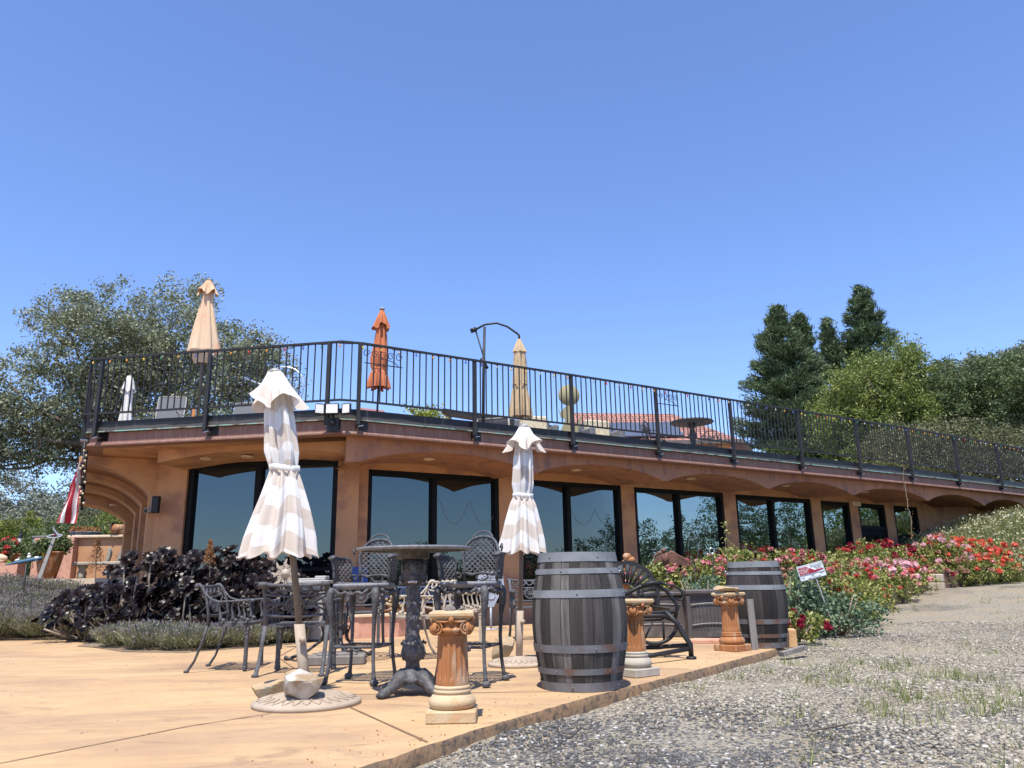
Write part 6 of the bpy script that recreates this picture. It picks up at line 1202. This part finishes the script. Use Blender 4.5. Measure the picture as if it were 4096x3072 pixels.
t = thing('wine_bottle', (-14.82, 23.4, 2.02), 0, 'dark wine bottle with white label standing upside up on a spike at the far left', 'bottle'); mb = MB(); mb.lathe([(.06, 0), (.062, .01), (.062, .28), (.05, .33), (.022, .38), (.02, .48), (.024, .50), (.01, .50)], n=20); mb.build('glass', BLK, t); mb = MB(); mb.lathe([(.0635, .08), (.0635, .22)], n=20, cap=False); mb.build('paper_label', WHITE, t); mb = MB(); mb.tube([(0, 0, -1.0), (0, 0, 0)], .012, 6); mb.build('spike', IRON, t)
t = thing('bowl_planter', (-12.15, 23.9, 2.33), 0, 'round clay bowl planter with a spiky succulent on the wall under the arch', 'planter'); mb = MB(); mb.lathe([(.10, 0), (.2, .06), (.25, .18), (.22, .30), (.18, .31), (.01, .29)], n=24); mb.build('pot', TERR, t)
rg = np.random.RandomState(2); qmesh('foliage', np.array(rosette(rg, V(-.12, -.1, .30), V(-.4, -.3, .8), .24, 16)), OLVL, t)
t = thing('sleeping_cat_statue', (-13.7, 20.6, 1.44), R(10), 'cream stone statue of a curled sleeping cat at the left edge', 'statue'); t.scale = (.75,)*3; mb = MB(); mb.blob((0, 0, .16), (.48, .28, .19), 3, 3, .05); mb.blob((-.25, -.16, .14), (.16, .14, .12), 2, 4, .05); mb.tube([(.4, -.1, .06), (.2, -.3, .05), (-.1, -.33, .05)], .06, 8); mb.blob((-.34, -.2, .25), (.03, .02, .05), 1, 1, 0); mb.blob((-.2, -.22, .26), (.03, .02, .05), 1, 1, 0); mb.build('body', CAPW, t)
# strap metal cross ornament and blue aeroplane whirligig
t = thing('metal_strap_sculpture', (-11.78, 20.0, 1.0), 0, 'leaning grey metal post topped by bent barrel straps beside the right clay pot', 'sculpture')
mb = MB(); mb.tube([(-.28, 0, -.1), (.0, 0, 1.05)], [.075, .055], 4, flat=.5, ref=(1, 0, 0)); mb.build('post', GREYP, t)
mb = MB(); mb.grid([[(.04-.22*math.sin(u*1.2)*1+.1, d_, 1.06+.30*u*.9-.05*u*u) for u in np.linspace(0, 1.3, 10)] for d_ in (-.05, .05)]); mb.tube([(.12*math.cos(q)*1.5, .1*math.sin(q), 1.08+.05*math.sin(q)) for q in np.linspace(0, 2*PI, 20, endpoint=False)], .014, 6, closed=True); mb.build('strap', SILV, t)
t = thing('aeroplane_whirligig', (-10.05, 16.2, .62), R(14), 'blue metal toy aeroplane with white pilot on a black post above the lavender', 'garden ornament'); t.scale = (.8,)*3
mb = MB(); mb.tube([(0, 0, -.6), (0, 0, .82)], .022, 8); mb.build('post', BLK, t); BLUM = pm('blue_enamel', (.07, .16, .24), (.055, .13, .20), 6, rough=.4)
M = np.array(Matrix.Rotation(R(-10), 4, 'Y')); M[:3, 3] = (0, 0, .90)
mb = MB(); mb.tube([(-.50, 0, -.01), (-.3, 0, 0), (.2, 0, .01), (.33, 0, .01), (.36, 0, .01)], [.012, .035, .055, .045, .02], 12); mb.xf(M); mb.build('fuselage', BLUM, t)
mb = MB(); mb.grid([[(-.50, 0, .02), (-.42, 0, .12)], [(-.36, 0, .02), (-.36, 0, .05)]]); mb.xf(M); mb.build('tail', YELL, t)
mb = MB(); mb.blob((.05, 0, .09), (.05, .04, .05), 2, 1, 0); mb.blob((.06, 0, .165), (.032,)*3, 2, 1, 0); mb.blob((-.22, 0, .06), (.06, .03, .03), 2, 1, 0); mb.blob((-.18, 0, .10), (.022,)*3, 1, 1, 0); mb.tube([(.22, 0, -.05), (.22, 0, .07)], .05, 10); mb.xf(M); mb.build('pilot', WHITE, t)
mb = MB(); mb.tube([(0, 0, -.05), (.08, 0, -.15)], .008, 6); mb.tube([(.12, 0, -.05), (.12, 0, -.15)], .008, 6); mb.tube(ring((.10, 0, -.17), .03, .01), .012, 6, closed=True); mb.xf(M); mb.build('landing_gear', RUST, t)
mb = MB(); mb.tube([(.37, 0, -.12), (.37, 0, .14)], .012, 5, flat=.4); mb.xf(M); mb.build('propeller', YELL, t)
# hanging flag and globe bulbs at the left corner
FR = pm('flag_red', (.42, .02, .035), (.34, .015, .03), 6); FW = pm('flag_white', (.72, .70, .70), (.62, .60, .60), 6)
t = thing('striped_flag', (-7.70, 13.35, 0), 0, 'red and white striped flag hanging beside the arched left end of the building', 'flag')
for k in range(5):
    mb = MB(); rows = []
    for v in np.linspace(0, 1, 14):
        z = 2.92-1.06*v; xb = .10-.25*v; w_ = .04+.20*v; rows.append([(xb+w_*(u*.62)+.0, .05*math.sin(u*3.2+v*3)+.02*math.sin(v*12+k), z+.01*math.sin(k)) for u in np.linspace(k*.5-.15, (k+1)*.5-.15, 5)])
    mb.grid(rows); mb.build('stripe', FR if k % 2 == 0 else FW, t)
t = thing('globe_light_string', (-7.32, 12.95, 0), 0, 'bundle of pale globe bulbs hanging from the left corner of the terrace', 'string lights')
mb = MB(); mb.tube([(0, 0, 3.2), (.02, .02, 2.6), (.06, .05, 2.05)], .022, 6); mb.tube([(.05, .02, 3.2), (.06, .05, 2.3)], .014, 6); mb.build('cable', BLK, t); b0 = None
for i in range(15):
    p = (.01+.035*math.sin(i*2.3)+.004*i, .03*math.sin(i), 3.05-.062*i-.02*math.sin(i*1.9))
    if b0 is None: mb = MB(); mb.blob((0, 0, 0), (.020, .020, .026), 2, 1, 0); b0 = mb.build('bulb', CAPW, t, loc=p); m2 = MB(); m2.tube([(0, 0, .03), (0, 0, .07)], .018, 8); m2.build('socket', BLK, b0)
    else: dup(b0, p, parent=t)
# ---------------------------------------------------------------- raised beds at the right
def ger(x, y, ztop, r, cols, n, label, seed, leaf=None, name='geranium_bush', cat='geranium'):
    z0 = max(0, gz(x, y)); h = ztop-z0; t = thing(name, (x, y, z0), 0, label, cat, 'geranium bushes in the raised beds' if name[0] == 'g' else None); rg = np.random.RandomState(seed)
    bl = [(0, 0, h*.52, r, r*.8, h*.46), (r*.45, -.1, h*.4, r*.7, r*.7, h*.4), (-r*.5, -.05, h*.45, r*.7, r*.7, h*.42), (rg.normal()*.2, 0, h*.72, r*.5, r*.5, h*.26)]
    bush_flower(t, rg, bl, int(230*(r/.6)**2*(h/.9)**.5), 20, .055+.02*r, leaf or GERL, cols, n, .048, .04, .035 if y < 15 else .05, .05 if y < 15 else .07)
    mb = MB()
    for k in range(16):
        q = rg.rand()*2*PI; e = V(r*.8*math.cos(q), r*.7*math.sin(q), h*(.3+.6*rg.rand())); mb.tube([V(e[0]*.2, e[1]*.2, 0), e*.6+V(0, 0, -.05), e], [.010, .008, .005], 5)
    mb.build('stems', STEM, t); return t
for i, a in enumerate([
    (1.55, 12.3, .80, .42, ['pink'], [4], 'small green geranium with bright pink heads directly right of the fan back'), (2.15, 12.3, 1.0, .48, ['pink'], [7], 'leafy geranium with pink flowers below the rusty eagle'), (2.75, 12.4, 1.05, .5, ['pink', 'brownish'], [8, 6], 'leafy geranium in front of the silver ring ornaments'),
    (3.3, 12.8, 1.10, .55, ['pink', 'red', 'brownish'], [9, 3, 8], 'geranium with mixed pink heads just left of the farther barrel'), (3.85, 13.3, 1.28, .55, ['red', 'brownish', 'pink'], [6, 12, 3], 'geranium with crimson heads behind the farther barrel'), (4.45, 13.5, 1.22, .55, ['pink', 'brownish', 'palepink'], [16, 12, 5], 'geranium full of pink and faded heads above the right of the farther barrel'),
    (5.0, 13.8, 1.20, .55, ['pink', 'brownish', 'red'], [12, 14, 4], 'geranium with faded coral heads above the alarm sign'), (5.65, 14.0, 1.22, .6, ['red', 'pink', 'brownish'], [14, 6, 10], 'geranium with scarlet heads right of the alarm sign'), (4.75, 12.1, .98, .55, ['red', 'pink'], [8, 5], 'yellow green geranium directly behind the alarm sign'),
    (6.0, 14.1, 1.02, .6, ['red', 'pink', 'orangered'], [10, 8, 4], 'yellow green geranium with red heads spilling toward the gravel'), (7.0, 15.4, 1.08, .62, ['pink', 'palepink', 'red'], [12, 16, 6], 'geranium covered in pink and white heads at the corner of the first bed'), (7.85, 16.5, 1.02, .62, ['palepink', 'pink', 'red'], [26, 8, 4], 'geranium with a cascade of pale pink flowers by the tan block'),
    (7.8, 17.6, 1.50, .62, ['darkred', 'red'], [14, 6], 'tall geranium with dark crimson heads below the glazed door'), (8.6, 18.3, 1.50, .62, ['darkred', 'red'], [20, 4], 'geranium with wine red heads below the last window'), (9.25, 18.7, 1.42, .62, ['darkred', 'brownish'], [22, 8], 'geranium with wine red heads right of the last window'), (9.9, 19.2, 1.34, .62, ['darkred', 'brownish'], [14, 6], 'geranium with few dark heads at the end of the second bed'), (9.2, 18.0, 1.05, .6, ['darkred', 'brownish'], [6, 8], 'green geranium low at the front of the second bed'),
    (10.03, 18.68, 1.65, .68, ['palepink', 'orangered', 'brownish'], [14, 10, 10], 'geranium with lilac pink heads starting the third bed'), (10.76, 19.23, 1.63, .72, ['orangered', 'brownish'], [34, 8], 'geranium thick with orange red heads in the third bed'), (11.50, 19.78, 1.61, .72, ['orangered', 'red'], [40, 4], 'orange red geranium in the middle of the third bed'), (12.24, 20.24, 1.54, .72, ['orangered'], [44], 'orange red geranium near the end of the third bed'), (12.88, 20.70, 1.39, .72, ['orangered', 'red'], [44, 4], 'orange red geranium at the far right end of the beds'), (10.40, 18.31, 1.17, .62, ['orangered', 'brownish', 'pink'], [8, 10, 5], 'green geranium hanging over the boards of the third bed'), (11.32, 19.14, 1.17, .62, ['orangered', 'brownish'], [14, 5], 'geranium with scattered orange heads low in the third bed')]):
    ger(*a, 200+i)
ger(3.55, 10.35, .34, .40, ['darkred'], [14], 'low geranium with dark crimson heads right of the farther barrel', 240)
ger(3.75, 11.2, .86, .50, [], [], 'blue green needle leaved shrub behind the alarm sign stake', 241, BLUL, 'shrub', 'shrub'); ger(4.40, 11.0, .56, .50, [], [], 'blue green needle leaved shrub spreading onto the gravel', 242, BLUL, 'shrub', 'shrub'); ger(2.7, 11.7, .84, .42, [], [], 'blue green needle leaved shrub left of the farther barrel', 243, BLUL, 'shrub', 'shrub')
ger(5.4, 12.9, .62, .5, ['red', 'orangered'], [4, 4], 'yellow green geranium trailing at the foot of the first bed', 244)
ger(3.05, 13.1, 1.12, .35, ['brownish'], [4], 'dark leaved shrub behind the silver ring ornaments', 245, OLVL, 'shrub', 'shrub')
# boards and blocks of the beds
def board(p0, p1, z0, h, label, mat=BROWNW, w_=.07):
    a, b = V(*p0), V(*p1); d = b-a; L = np.linalg.norm(d); mb = MB()
    for k in range(2): mb.box((0, 0, z0+h*(.25+.5*k)), (L-.01*k, w_-.006*k, h*.495))
    o = mb.build('timber_edging', mat, loc=((a[0]+b[0])/2, (a[1]+b[1])/2, 0)); o.rotation_euler = (0, 0, math.atan2(d[1], d[0])); return tag(o, label, 'bed edging', 'timber edging of the raised beds')
board((4.9, 12.3), (6.5, 14.2), .03, .34, 'dark timber board below the trailing geraniums of the first raised bed'); board((6.55, 14.25), (8.95, 17.35), .16, .42, 'brown timber board along the front of the first raised bed')
board((9.45, 17.5), (11.05, 19.05), .44, .34, 'brown timber board along the front of the second raised bed'); board((11.4, 19.4), (13.05, 20.5), .50, .42, 'dark timber board along the front of the third raised bed'); board((13.1, 20.55), (16.1, 23.0), .52, .44, 'timber board running out of the photo at the right'); board((4.9, 11.55), (5.75, 13.2), -.0, .14, 'low timber board beside the lowest tan block')
mb = MB(); mb.prism([(.055*math.cos(q)*(1+.25*math.cos(3*q)), .055*math.sin(q)*(1+.25*math.cos(3*q))) for q in np.linspace(0, 2*PI, 24, endpoint=False)], 0, .01)
def block(x, y, z, s, n, label):
    t = thing('interlocking_block', (x, y, z), R(-35), label, 'block', 'tan interlocking garden blocks')
    for k in range(n): mb = MB(); mb.box((0, 0, .075*s+k*.15*s), (.20*s, .13*s, .146*s), bev=.02); mb.box((.12*s, .02, .075*s+k*.15*s), (.13*s, .22*s, .144*s), bev=.02); mb.build('block', PAVER, t)
    return t
block(9.05, 17.25, .42, 1.15, 2, 'two stacked tan blocks at the right end of the first raised bed'); block(11.2, 19.15, .50, 1.25, 2, 'two stacked tan blocks at the right end of the second raised bed'); block(5.85, 13.3, .06, .95, 1, 'single low tan block on the gravel in front of the first raised bed')
# rusty eagle, rings, stalk, stack of clay ornaments
t = thing('eagle_sculpture', (2.35, 12.25, 0), R(-8), 'rusty metal eagle with spread wing perched above the geraniums', 'sculpture')
mb = MB(); mb.tube([(0, 0, 0), (0, 0, .95)], .03, 8); mb.build('perch', IRON, t)
mb = MB(); mb.blob((-.02, 0, 1.08), (.06, .06, .10), 2, 3, .05); mb.blob((-.03, -.02, 1.20), (.035, .04, .035), 2, 3, .05); mb.tube([(-.03, -.05, 1.20), (-.035, -.085, 1.185)], [.012, .003], 6); mb.build('body', RUST, t)
for s, n in ((1, 13), (-1, 8)):
    mb = MB()
    for k in range(n):
        u = k/(n-1); L = (.19 if s > 0 else .12)*(.75+.4*u); a = R(-92+(52 if s > 0 else 30)*u); p = V(s*(.03+.20*u*(1 if s > 0 else .6)), -.01-.004*k, 1.155-.03*u-.03*u*u); e = p+V(s*L*math.cos(a), 0, L*math.sin(a)); q = V(s*-.5*math.sin(a), 0, .5*math.cos(a))*.026
        mb.add([p-q, p+q, e+q*.7, e-q*.4, p-q+V(0, .004, 0), p+q+V(0, .004, 0), e+q*.7+V(0, .004, 0), e-q*.4+V(0, .004, 0)], [(0, 1, 2, 3), (7, 6, 5, 4), (0, 4, 5, 1), (1, 5, 6, 2), (2, 6, 7, 3), (3, 7, 4, 0)])
    mb.tube([(0, 0, 1.13), (s*.08, 0, 1.17), (s*.22, 0, 1.10)], [.02, .024, .010], 7, flat=.5); mb.build('wing', RUST, t)
t = thing('metal_ring_ornament', (2.72, 12.0, 0), 0, 'tall bright oval metal strap loop rising from the geraniums', 'garden ornament'); mb = MB(); mb.grid([[(.075*math.cos(q)*(1+.0), d_, 1.20+.19*math.sin(q)) for q in np.linspace(0, 2*PI, 30)] for d_ in (-.025, .025)]); mb.build('strap', STEEL, t); mb = MB(); mb.tube([(0, 0, 0), (0, 0, 1.02)], .01, 6); mb.build('stake', IRON, t)
t = thing('metal_ring_ornament', (3.0, 12.0, 0), 0, 'small curly metal ring right of the tall strap loop', 'garden ornament'); mb = MB(); mb.tube([(.04*math.cos(q), 0, 1.17+.04*math.sin(q)) for q in np.linspace(-2, 4.3, 16)]+[(-.1, 0, 1.12)], .008, 6); mb.build('ring', STEEL, t); mb = MB(); mb.tube([(0, 0, 0), (0, 0, 1.14)], .008, 6); mb.build('stake', IRON, t)
t = thing('tall_weed', (3.22, 12.0, 0), 0, 'single tall leafy stalk standing above the flowers before the window', 'plant'); rg = np.random.RandomState(5); mb = MB(); mb.tube([(0.06, 0, .6), (-.01, 0, 1.2), (0.02, 0, 1.42), (.05, 0, 1.62)], [.007, .005, .004, .002], 5); mb.build('stalk', STEM, t); n = 60; u = rg.rand(n)**.5; qmesh('foliage', leafq(np.c_[.02+rg.normal(size=n)*.035, rg.normal(size=n)*.03, 1.05+.55*u], .045, .025, rg), GERL, t)
t = thing('clay_ornament_stack', (1.28, 9.9, 0), 0, 'pile of round brown clay ornaments behind the fan back', 'ornament'); mb = MB(); [mb.blob((.07*math.cos(k*1.3)*(k > 2)+.02*k, .05*math.sin(k*2), .78+.05*k*(1 if k < 5 else .9)), (.055, .05, .045), 2, k, .15) for k in range(7)]; mb.build('ornaments', TERR, t); mb = MB(); mb.lathe([(.10, 0), (.13, .7), (.15, .74), (.01, .75)], n=16); mb.build('stand', TERR, t)
rc = thing('hanging_rain_chain', (0, 0, 0), 0, 'thin twisted vine hanging from the terrace edge in front of the door', 'hanging vine'); mb = MB(); p = fp(19.7, -.06); rg = np.random.RandomState(3); pts = [V(p[0]+.02*rg.normal(), p[1], z) for z in np.linspace(3.5, 1.2, 22)]; mb.tube(pts, .008, 5); mb.build('stem', STEM, rc); qmesh('leaves', leafq(np.array([pts[k] for k in rg.randint(0, 22, 70)])+rg.normal(size=(70, 3))*.03, .06, .03, rg), DRYF, rc)
# tall grass on the rise
rg = np.random.RandomState(77); n = 30000; B = np.array([mound(a, b) for a, b in zip(rg.rand(n)**1.6, rg.rand(n)*1.4)]); hgt = (.22+.42*rg.rand(n))[:, None]; T = B+hgt*unit(np.c_[rg.normal(size=n)*.25, rg.normal(size=n)*.25, np.ones(n)]); s = unit(np.c_[np.cos(rg.rand(n)*6), np.sin(rg.rand(n)*6), np.zeros(n)])*.014
gt_ = qmesh('tall_grass', np.stack([B-s, T-s*.2, T+s*.2, B+s], 1), GRSL); tag(gt_, 'tall wild grass on the rise at the right', 'grass', kind='stuff')
k = rg.rand(n) < .45; gf = qmesh('grass_flowers', leafq(T[k], .06, .045, rg), CRML); tag(gf, 'pale seed heads over the tall wild grass', 'grass', kind='stuff')
# ---------------------------------------------------------------- loose pebbles and weeds
def pyv(x, y): return x < np.interp(y, [e_[1] for e_ in edge], [e_[0] for e_ in edge])+.03
def stones(n, size, reg, seed, dark):
    rg = np.random.RandomState(seed); y = 2.6+(reg-2.6)*rg.rand(n)**1.5; x = -2+rg.rand(n)*(y*.72+2.6)
    k = ~pyv(x, y); x, y = x[k], y[k]; q = .5+.5*np.sin(x*1.9+1.3*np.sin(y*1.1))*np.cos(y*.8-x*.6); near = np.exp(-((x-.9)**2/1.2+(y-4.6)**2/.9)); pd = np.clip(near*1.6+.25*(q > .75), 0, 1)
    k = (rg.rand(len(x)) < pd) == dark; x, y = x[k], y[k]; n = len(x)
    z = np.array([gz(a, b)+(.012*math.sin(a*3.1+b*1.7)+.01*math.sin(b*4.3-a*2.2)) for a, b in zip(x, y)]); r = size*(.45+.9*rg.rand(n)**1.6)
    a = rg.rand(n)*2*PI; c, s = np.cos(a), np.sin(a); ax, ay, az_ = r*(.8+.5*rg.rand(n)), r*(.55+.4*rg.rand(n)), r*(.35+.3*rg.rand(n))
    Vs = []; T = [(-.6, -.6, -.5), (.6, -.7, -.5), (.7, .6, -.5), (-.6, .6, -.5), (-1, 0, .1), (0, -1, .1), (1, 0, .15), (0, 1, .1), (-.5, -.45, .8), (.5, -.5, .75), (.45, .5, .85), (-.5, .45, .7)]
    for (px, py, pz) in T:
        X = (px+rg.normal(size=n)*.12)*ax; Y = (py+rg.normal(size=n)*.12)*ay; Z = (pz+rg.normal(size=n)*.1)*az_; Vs.append(np.c_[x+X*c-Y*s, y+X*s+Y*c, z+Z+az_*.35])
    A = np.stack(Vs, 1)
    F = [(0, 1, 5), (1, 2, 6), (2, 3, 7), (3, 0, 4), (0, 5, 4), (1, 6, 5), (2, 7, 6), (3, 4, 7), (4, 5, 8), (5, 9, 8), (5, 6, 9), (6, 10, 9), (6, 7, 10), (7, 11, 10), (7, 4, 11), (4, 8, 11), (8, 9, 10), (8, 10, 11)]
    me = bpy.data.meshes.new('pebbles'); me.vertices.add(n*12); me.vertices.foreach_set('co', A.astype(np.float32).ravel()); Fi = (np.array(F)[None]+np.arange(n)[:, None, None]*12).astype(np.int32).ravel(); me.loops.add(len(Fi)); me.loops.foreach_set('vertex_index', Fi)
    m = len(Fi)//3; me.polygons.add(m); me.polygons.foreach_set('loop_start', np.arange(0, 3*m, 3, dtype=np.int32)); me.polygons.foreach_set('loop_total', np.full(m, 3, np.int32)); me.materials.append(STOND if dark else STON); me.update(calc_edges=True)
    o = bpy.data.objects.new('dark_pebbles' if dark else 'pale_pebbles', me); sc.collection.objects.link(o); return tag(o, 'dark bluish grey gravel stones in front of the patio corner' if dark else 'pale and grey gravel stones covering the ground at the right', 'gravel', kind='stuff')
stones(150000, .0135, 12, 1, False); stones(120000, .0115, 12, 2, True)
def tufts(n, seed, cent=None, label='green weed tufts growing in the gravel', sp=.05, hh=.10):
    rg = np.random.RandomState(seed); c = cent if cent is not None else np.c_[rg.rand(n)*6, 3+rg.rand(n)*9]; B = []
    c = np.array(c); c = c[~pyv(c[:, 0], c[:, 1])]; P = np.repeat(c, 15, 0); P = P+rg.normal(size=P.shape)*sp*(.5+rg.rand(len(P)))[:, None]; z = np.array([gz(a, b) for a, b in P]); B = np.c_[P, z]; n = len(B)
    T = B+(hh*(.4+.9*rg.rand(n)))[:, None]*unit(np.c_[rg.normal(size=n)*.45, rg.normal(size=n)*.45, np.ones(n)]); a = rg.rand(n)*6.3; s = np.c_[np.cos(a), np.sin(a), np.zeros(n)]*.0035
    o = qmesh('weed_tufts', np.stack([B-s, T-s*.15, T+s*.15, B+s], 1), GRSL); return tag(o, label, 'weeds', kind='stuff')
rg = np.random.RandomState(4); cl = [(2.95, 5.6), (3.2, 6.2), (2.7, 6.4), (3.5, 5.4), (3.6, 6.8), (2.6, 7.4), (3.3, 4.6), (3.4, 7.9), (2.4, 5.2)]; C = []
for cx, cy in cl: C += [(cx+rg.normal()*.22, cy+rg.normal()*.3) for _ in range(11)]
C += [(1.75, 5.1), (1.55, 4.9), (2.0, 5.9), (2.7, 8.2), (2.2, 7.3), (1.85, 7.0), (1.9, 7.05), (1.35, 6.4), (1.4, 4.0), (2.1, 3.7), (1.6, 4.45), (2.45, 4.1), (3.0, 3.9), (3.5, 9.6), (3.9, 9.9), (5.2, 9.4), (6.8, 13.6), (7.1, 13.8), (7.0, 14.1), (6.6, 13.9), (7.4, 14.2)]
tufts(0, 5, C); C2 = [(rg.rand()*9+2, 7+rg.rand()*14) for _ in range(420)]; C2 = [c for c in C2 if c[1] < 9+c[0]*1.02 or c[1] < 8.5]; o = tufts(0, 6, [c for c in C2 if c[0] > .62*c[1]-2.6 and c[1] < 1.25*c[0]+4.3], 'dry sparse grass blades across the far gravel', .12, .05); 
# twig and fallen leaves
mb = MB(); mb.tube([(1.62, 4.62, -.05), (1.75, 4.66, -.04), (1.86, 4.75, -.045), (1.95, 4.76, -.03)], [.004, .007, .006, .003], 5); mb.tube([(1.80, 4.70, -.04), (1.86, 4.84, -.03)], [.004, .002], 5); tag(mb.build('fallen_twig', BARK), 'small forked twig lying on the gravel', 'twig')

# fairy lights hanging inside the windows
for i, (a, b, z0, dz, l) in enumerate(((7.1, 8.3, 2.35, .5, 'faint fairy lights draped inside the window behind the bar table'), (10.2, 11.4, 2.25, .35, 'faint fairy lights draped inside the window above the big barrel'), (13.4, 14.6, 2.05, .4, 'faint fairy lights draped inside the window above the eagle'))):
    t = thing('window_fairy_lights', (0, 0, 0), 0, l, 'string lights', 'fairy lights inside the windows'); mb = MB(); rg = np.random.RandomState(i); pts = []
    for u in np.linspace(0, 1, 40): q = fp(a+(b-a)*u, 1.787); pts.append(V(q[0], q[1], z0-dz*abs(math.sin(u*2*PI*.9))**.8))
    mb.tube(pts, .0022, 4); mb.build('wire', GREYP, t); P = np.repeat(np.array(pts), 2, 0)+rg.normal(size=(80, 3))*V(.012, .002, .014); qmesh('leaves', leafq(P, .03, .007, rg), GREYP, t)

# blown grit and dry leaves on the patio
rg = np.random.RandomState(12); n = 260; e = np.array(ed2)[rg.randint(0, len(ed2), n)]; P = np.c_[e[:, 0]-.05-abs(rg.normal(size=n))*.28, e[:, 1]+rg.normal(size=n)*.2, np.full(n, .006)]; P = np.vstack([P, np.c_[-7+8*rg.rand(70), 3.5+7*rg.rand(70), np.full(70, .006)]]); P = P[P[:, 0] < np.interp(P[:, 1], [e_[1] for e_ in edge], [e_[0] for e_ in edge])-.03]
q = leafq(P, .016, .010, rg); q[:, :, 2] = np.clip(q[:, :, 2], .004, .012); tag(qmesh('patio_litter', q, DRYF), 'dry leaf bits and grit scattered over the patio', 'leaf litter', kind='stuff')
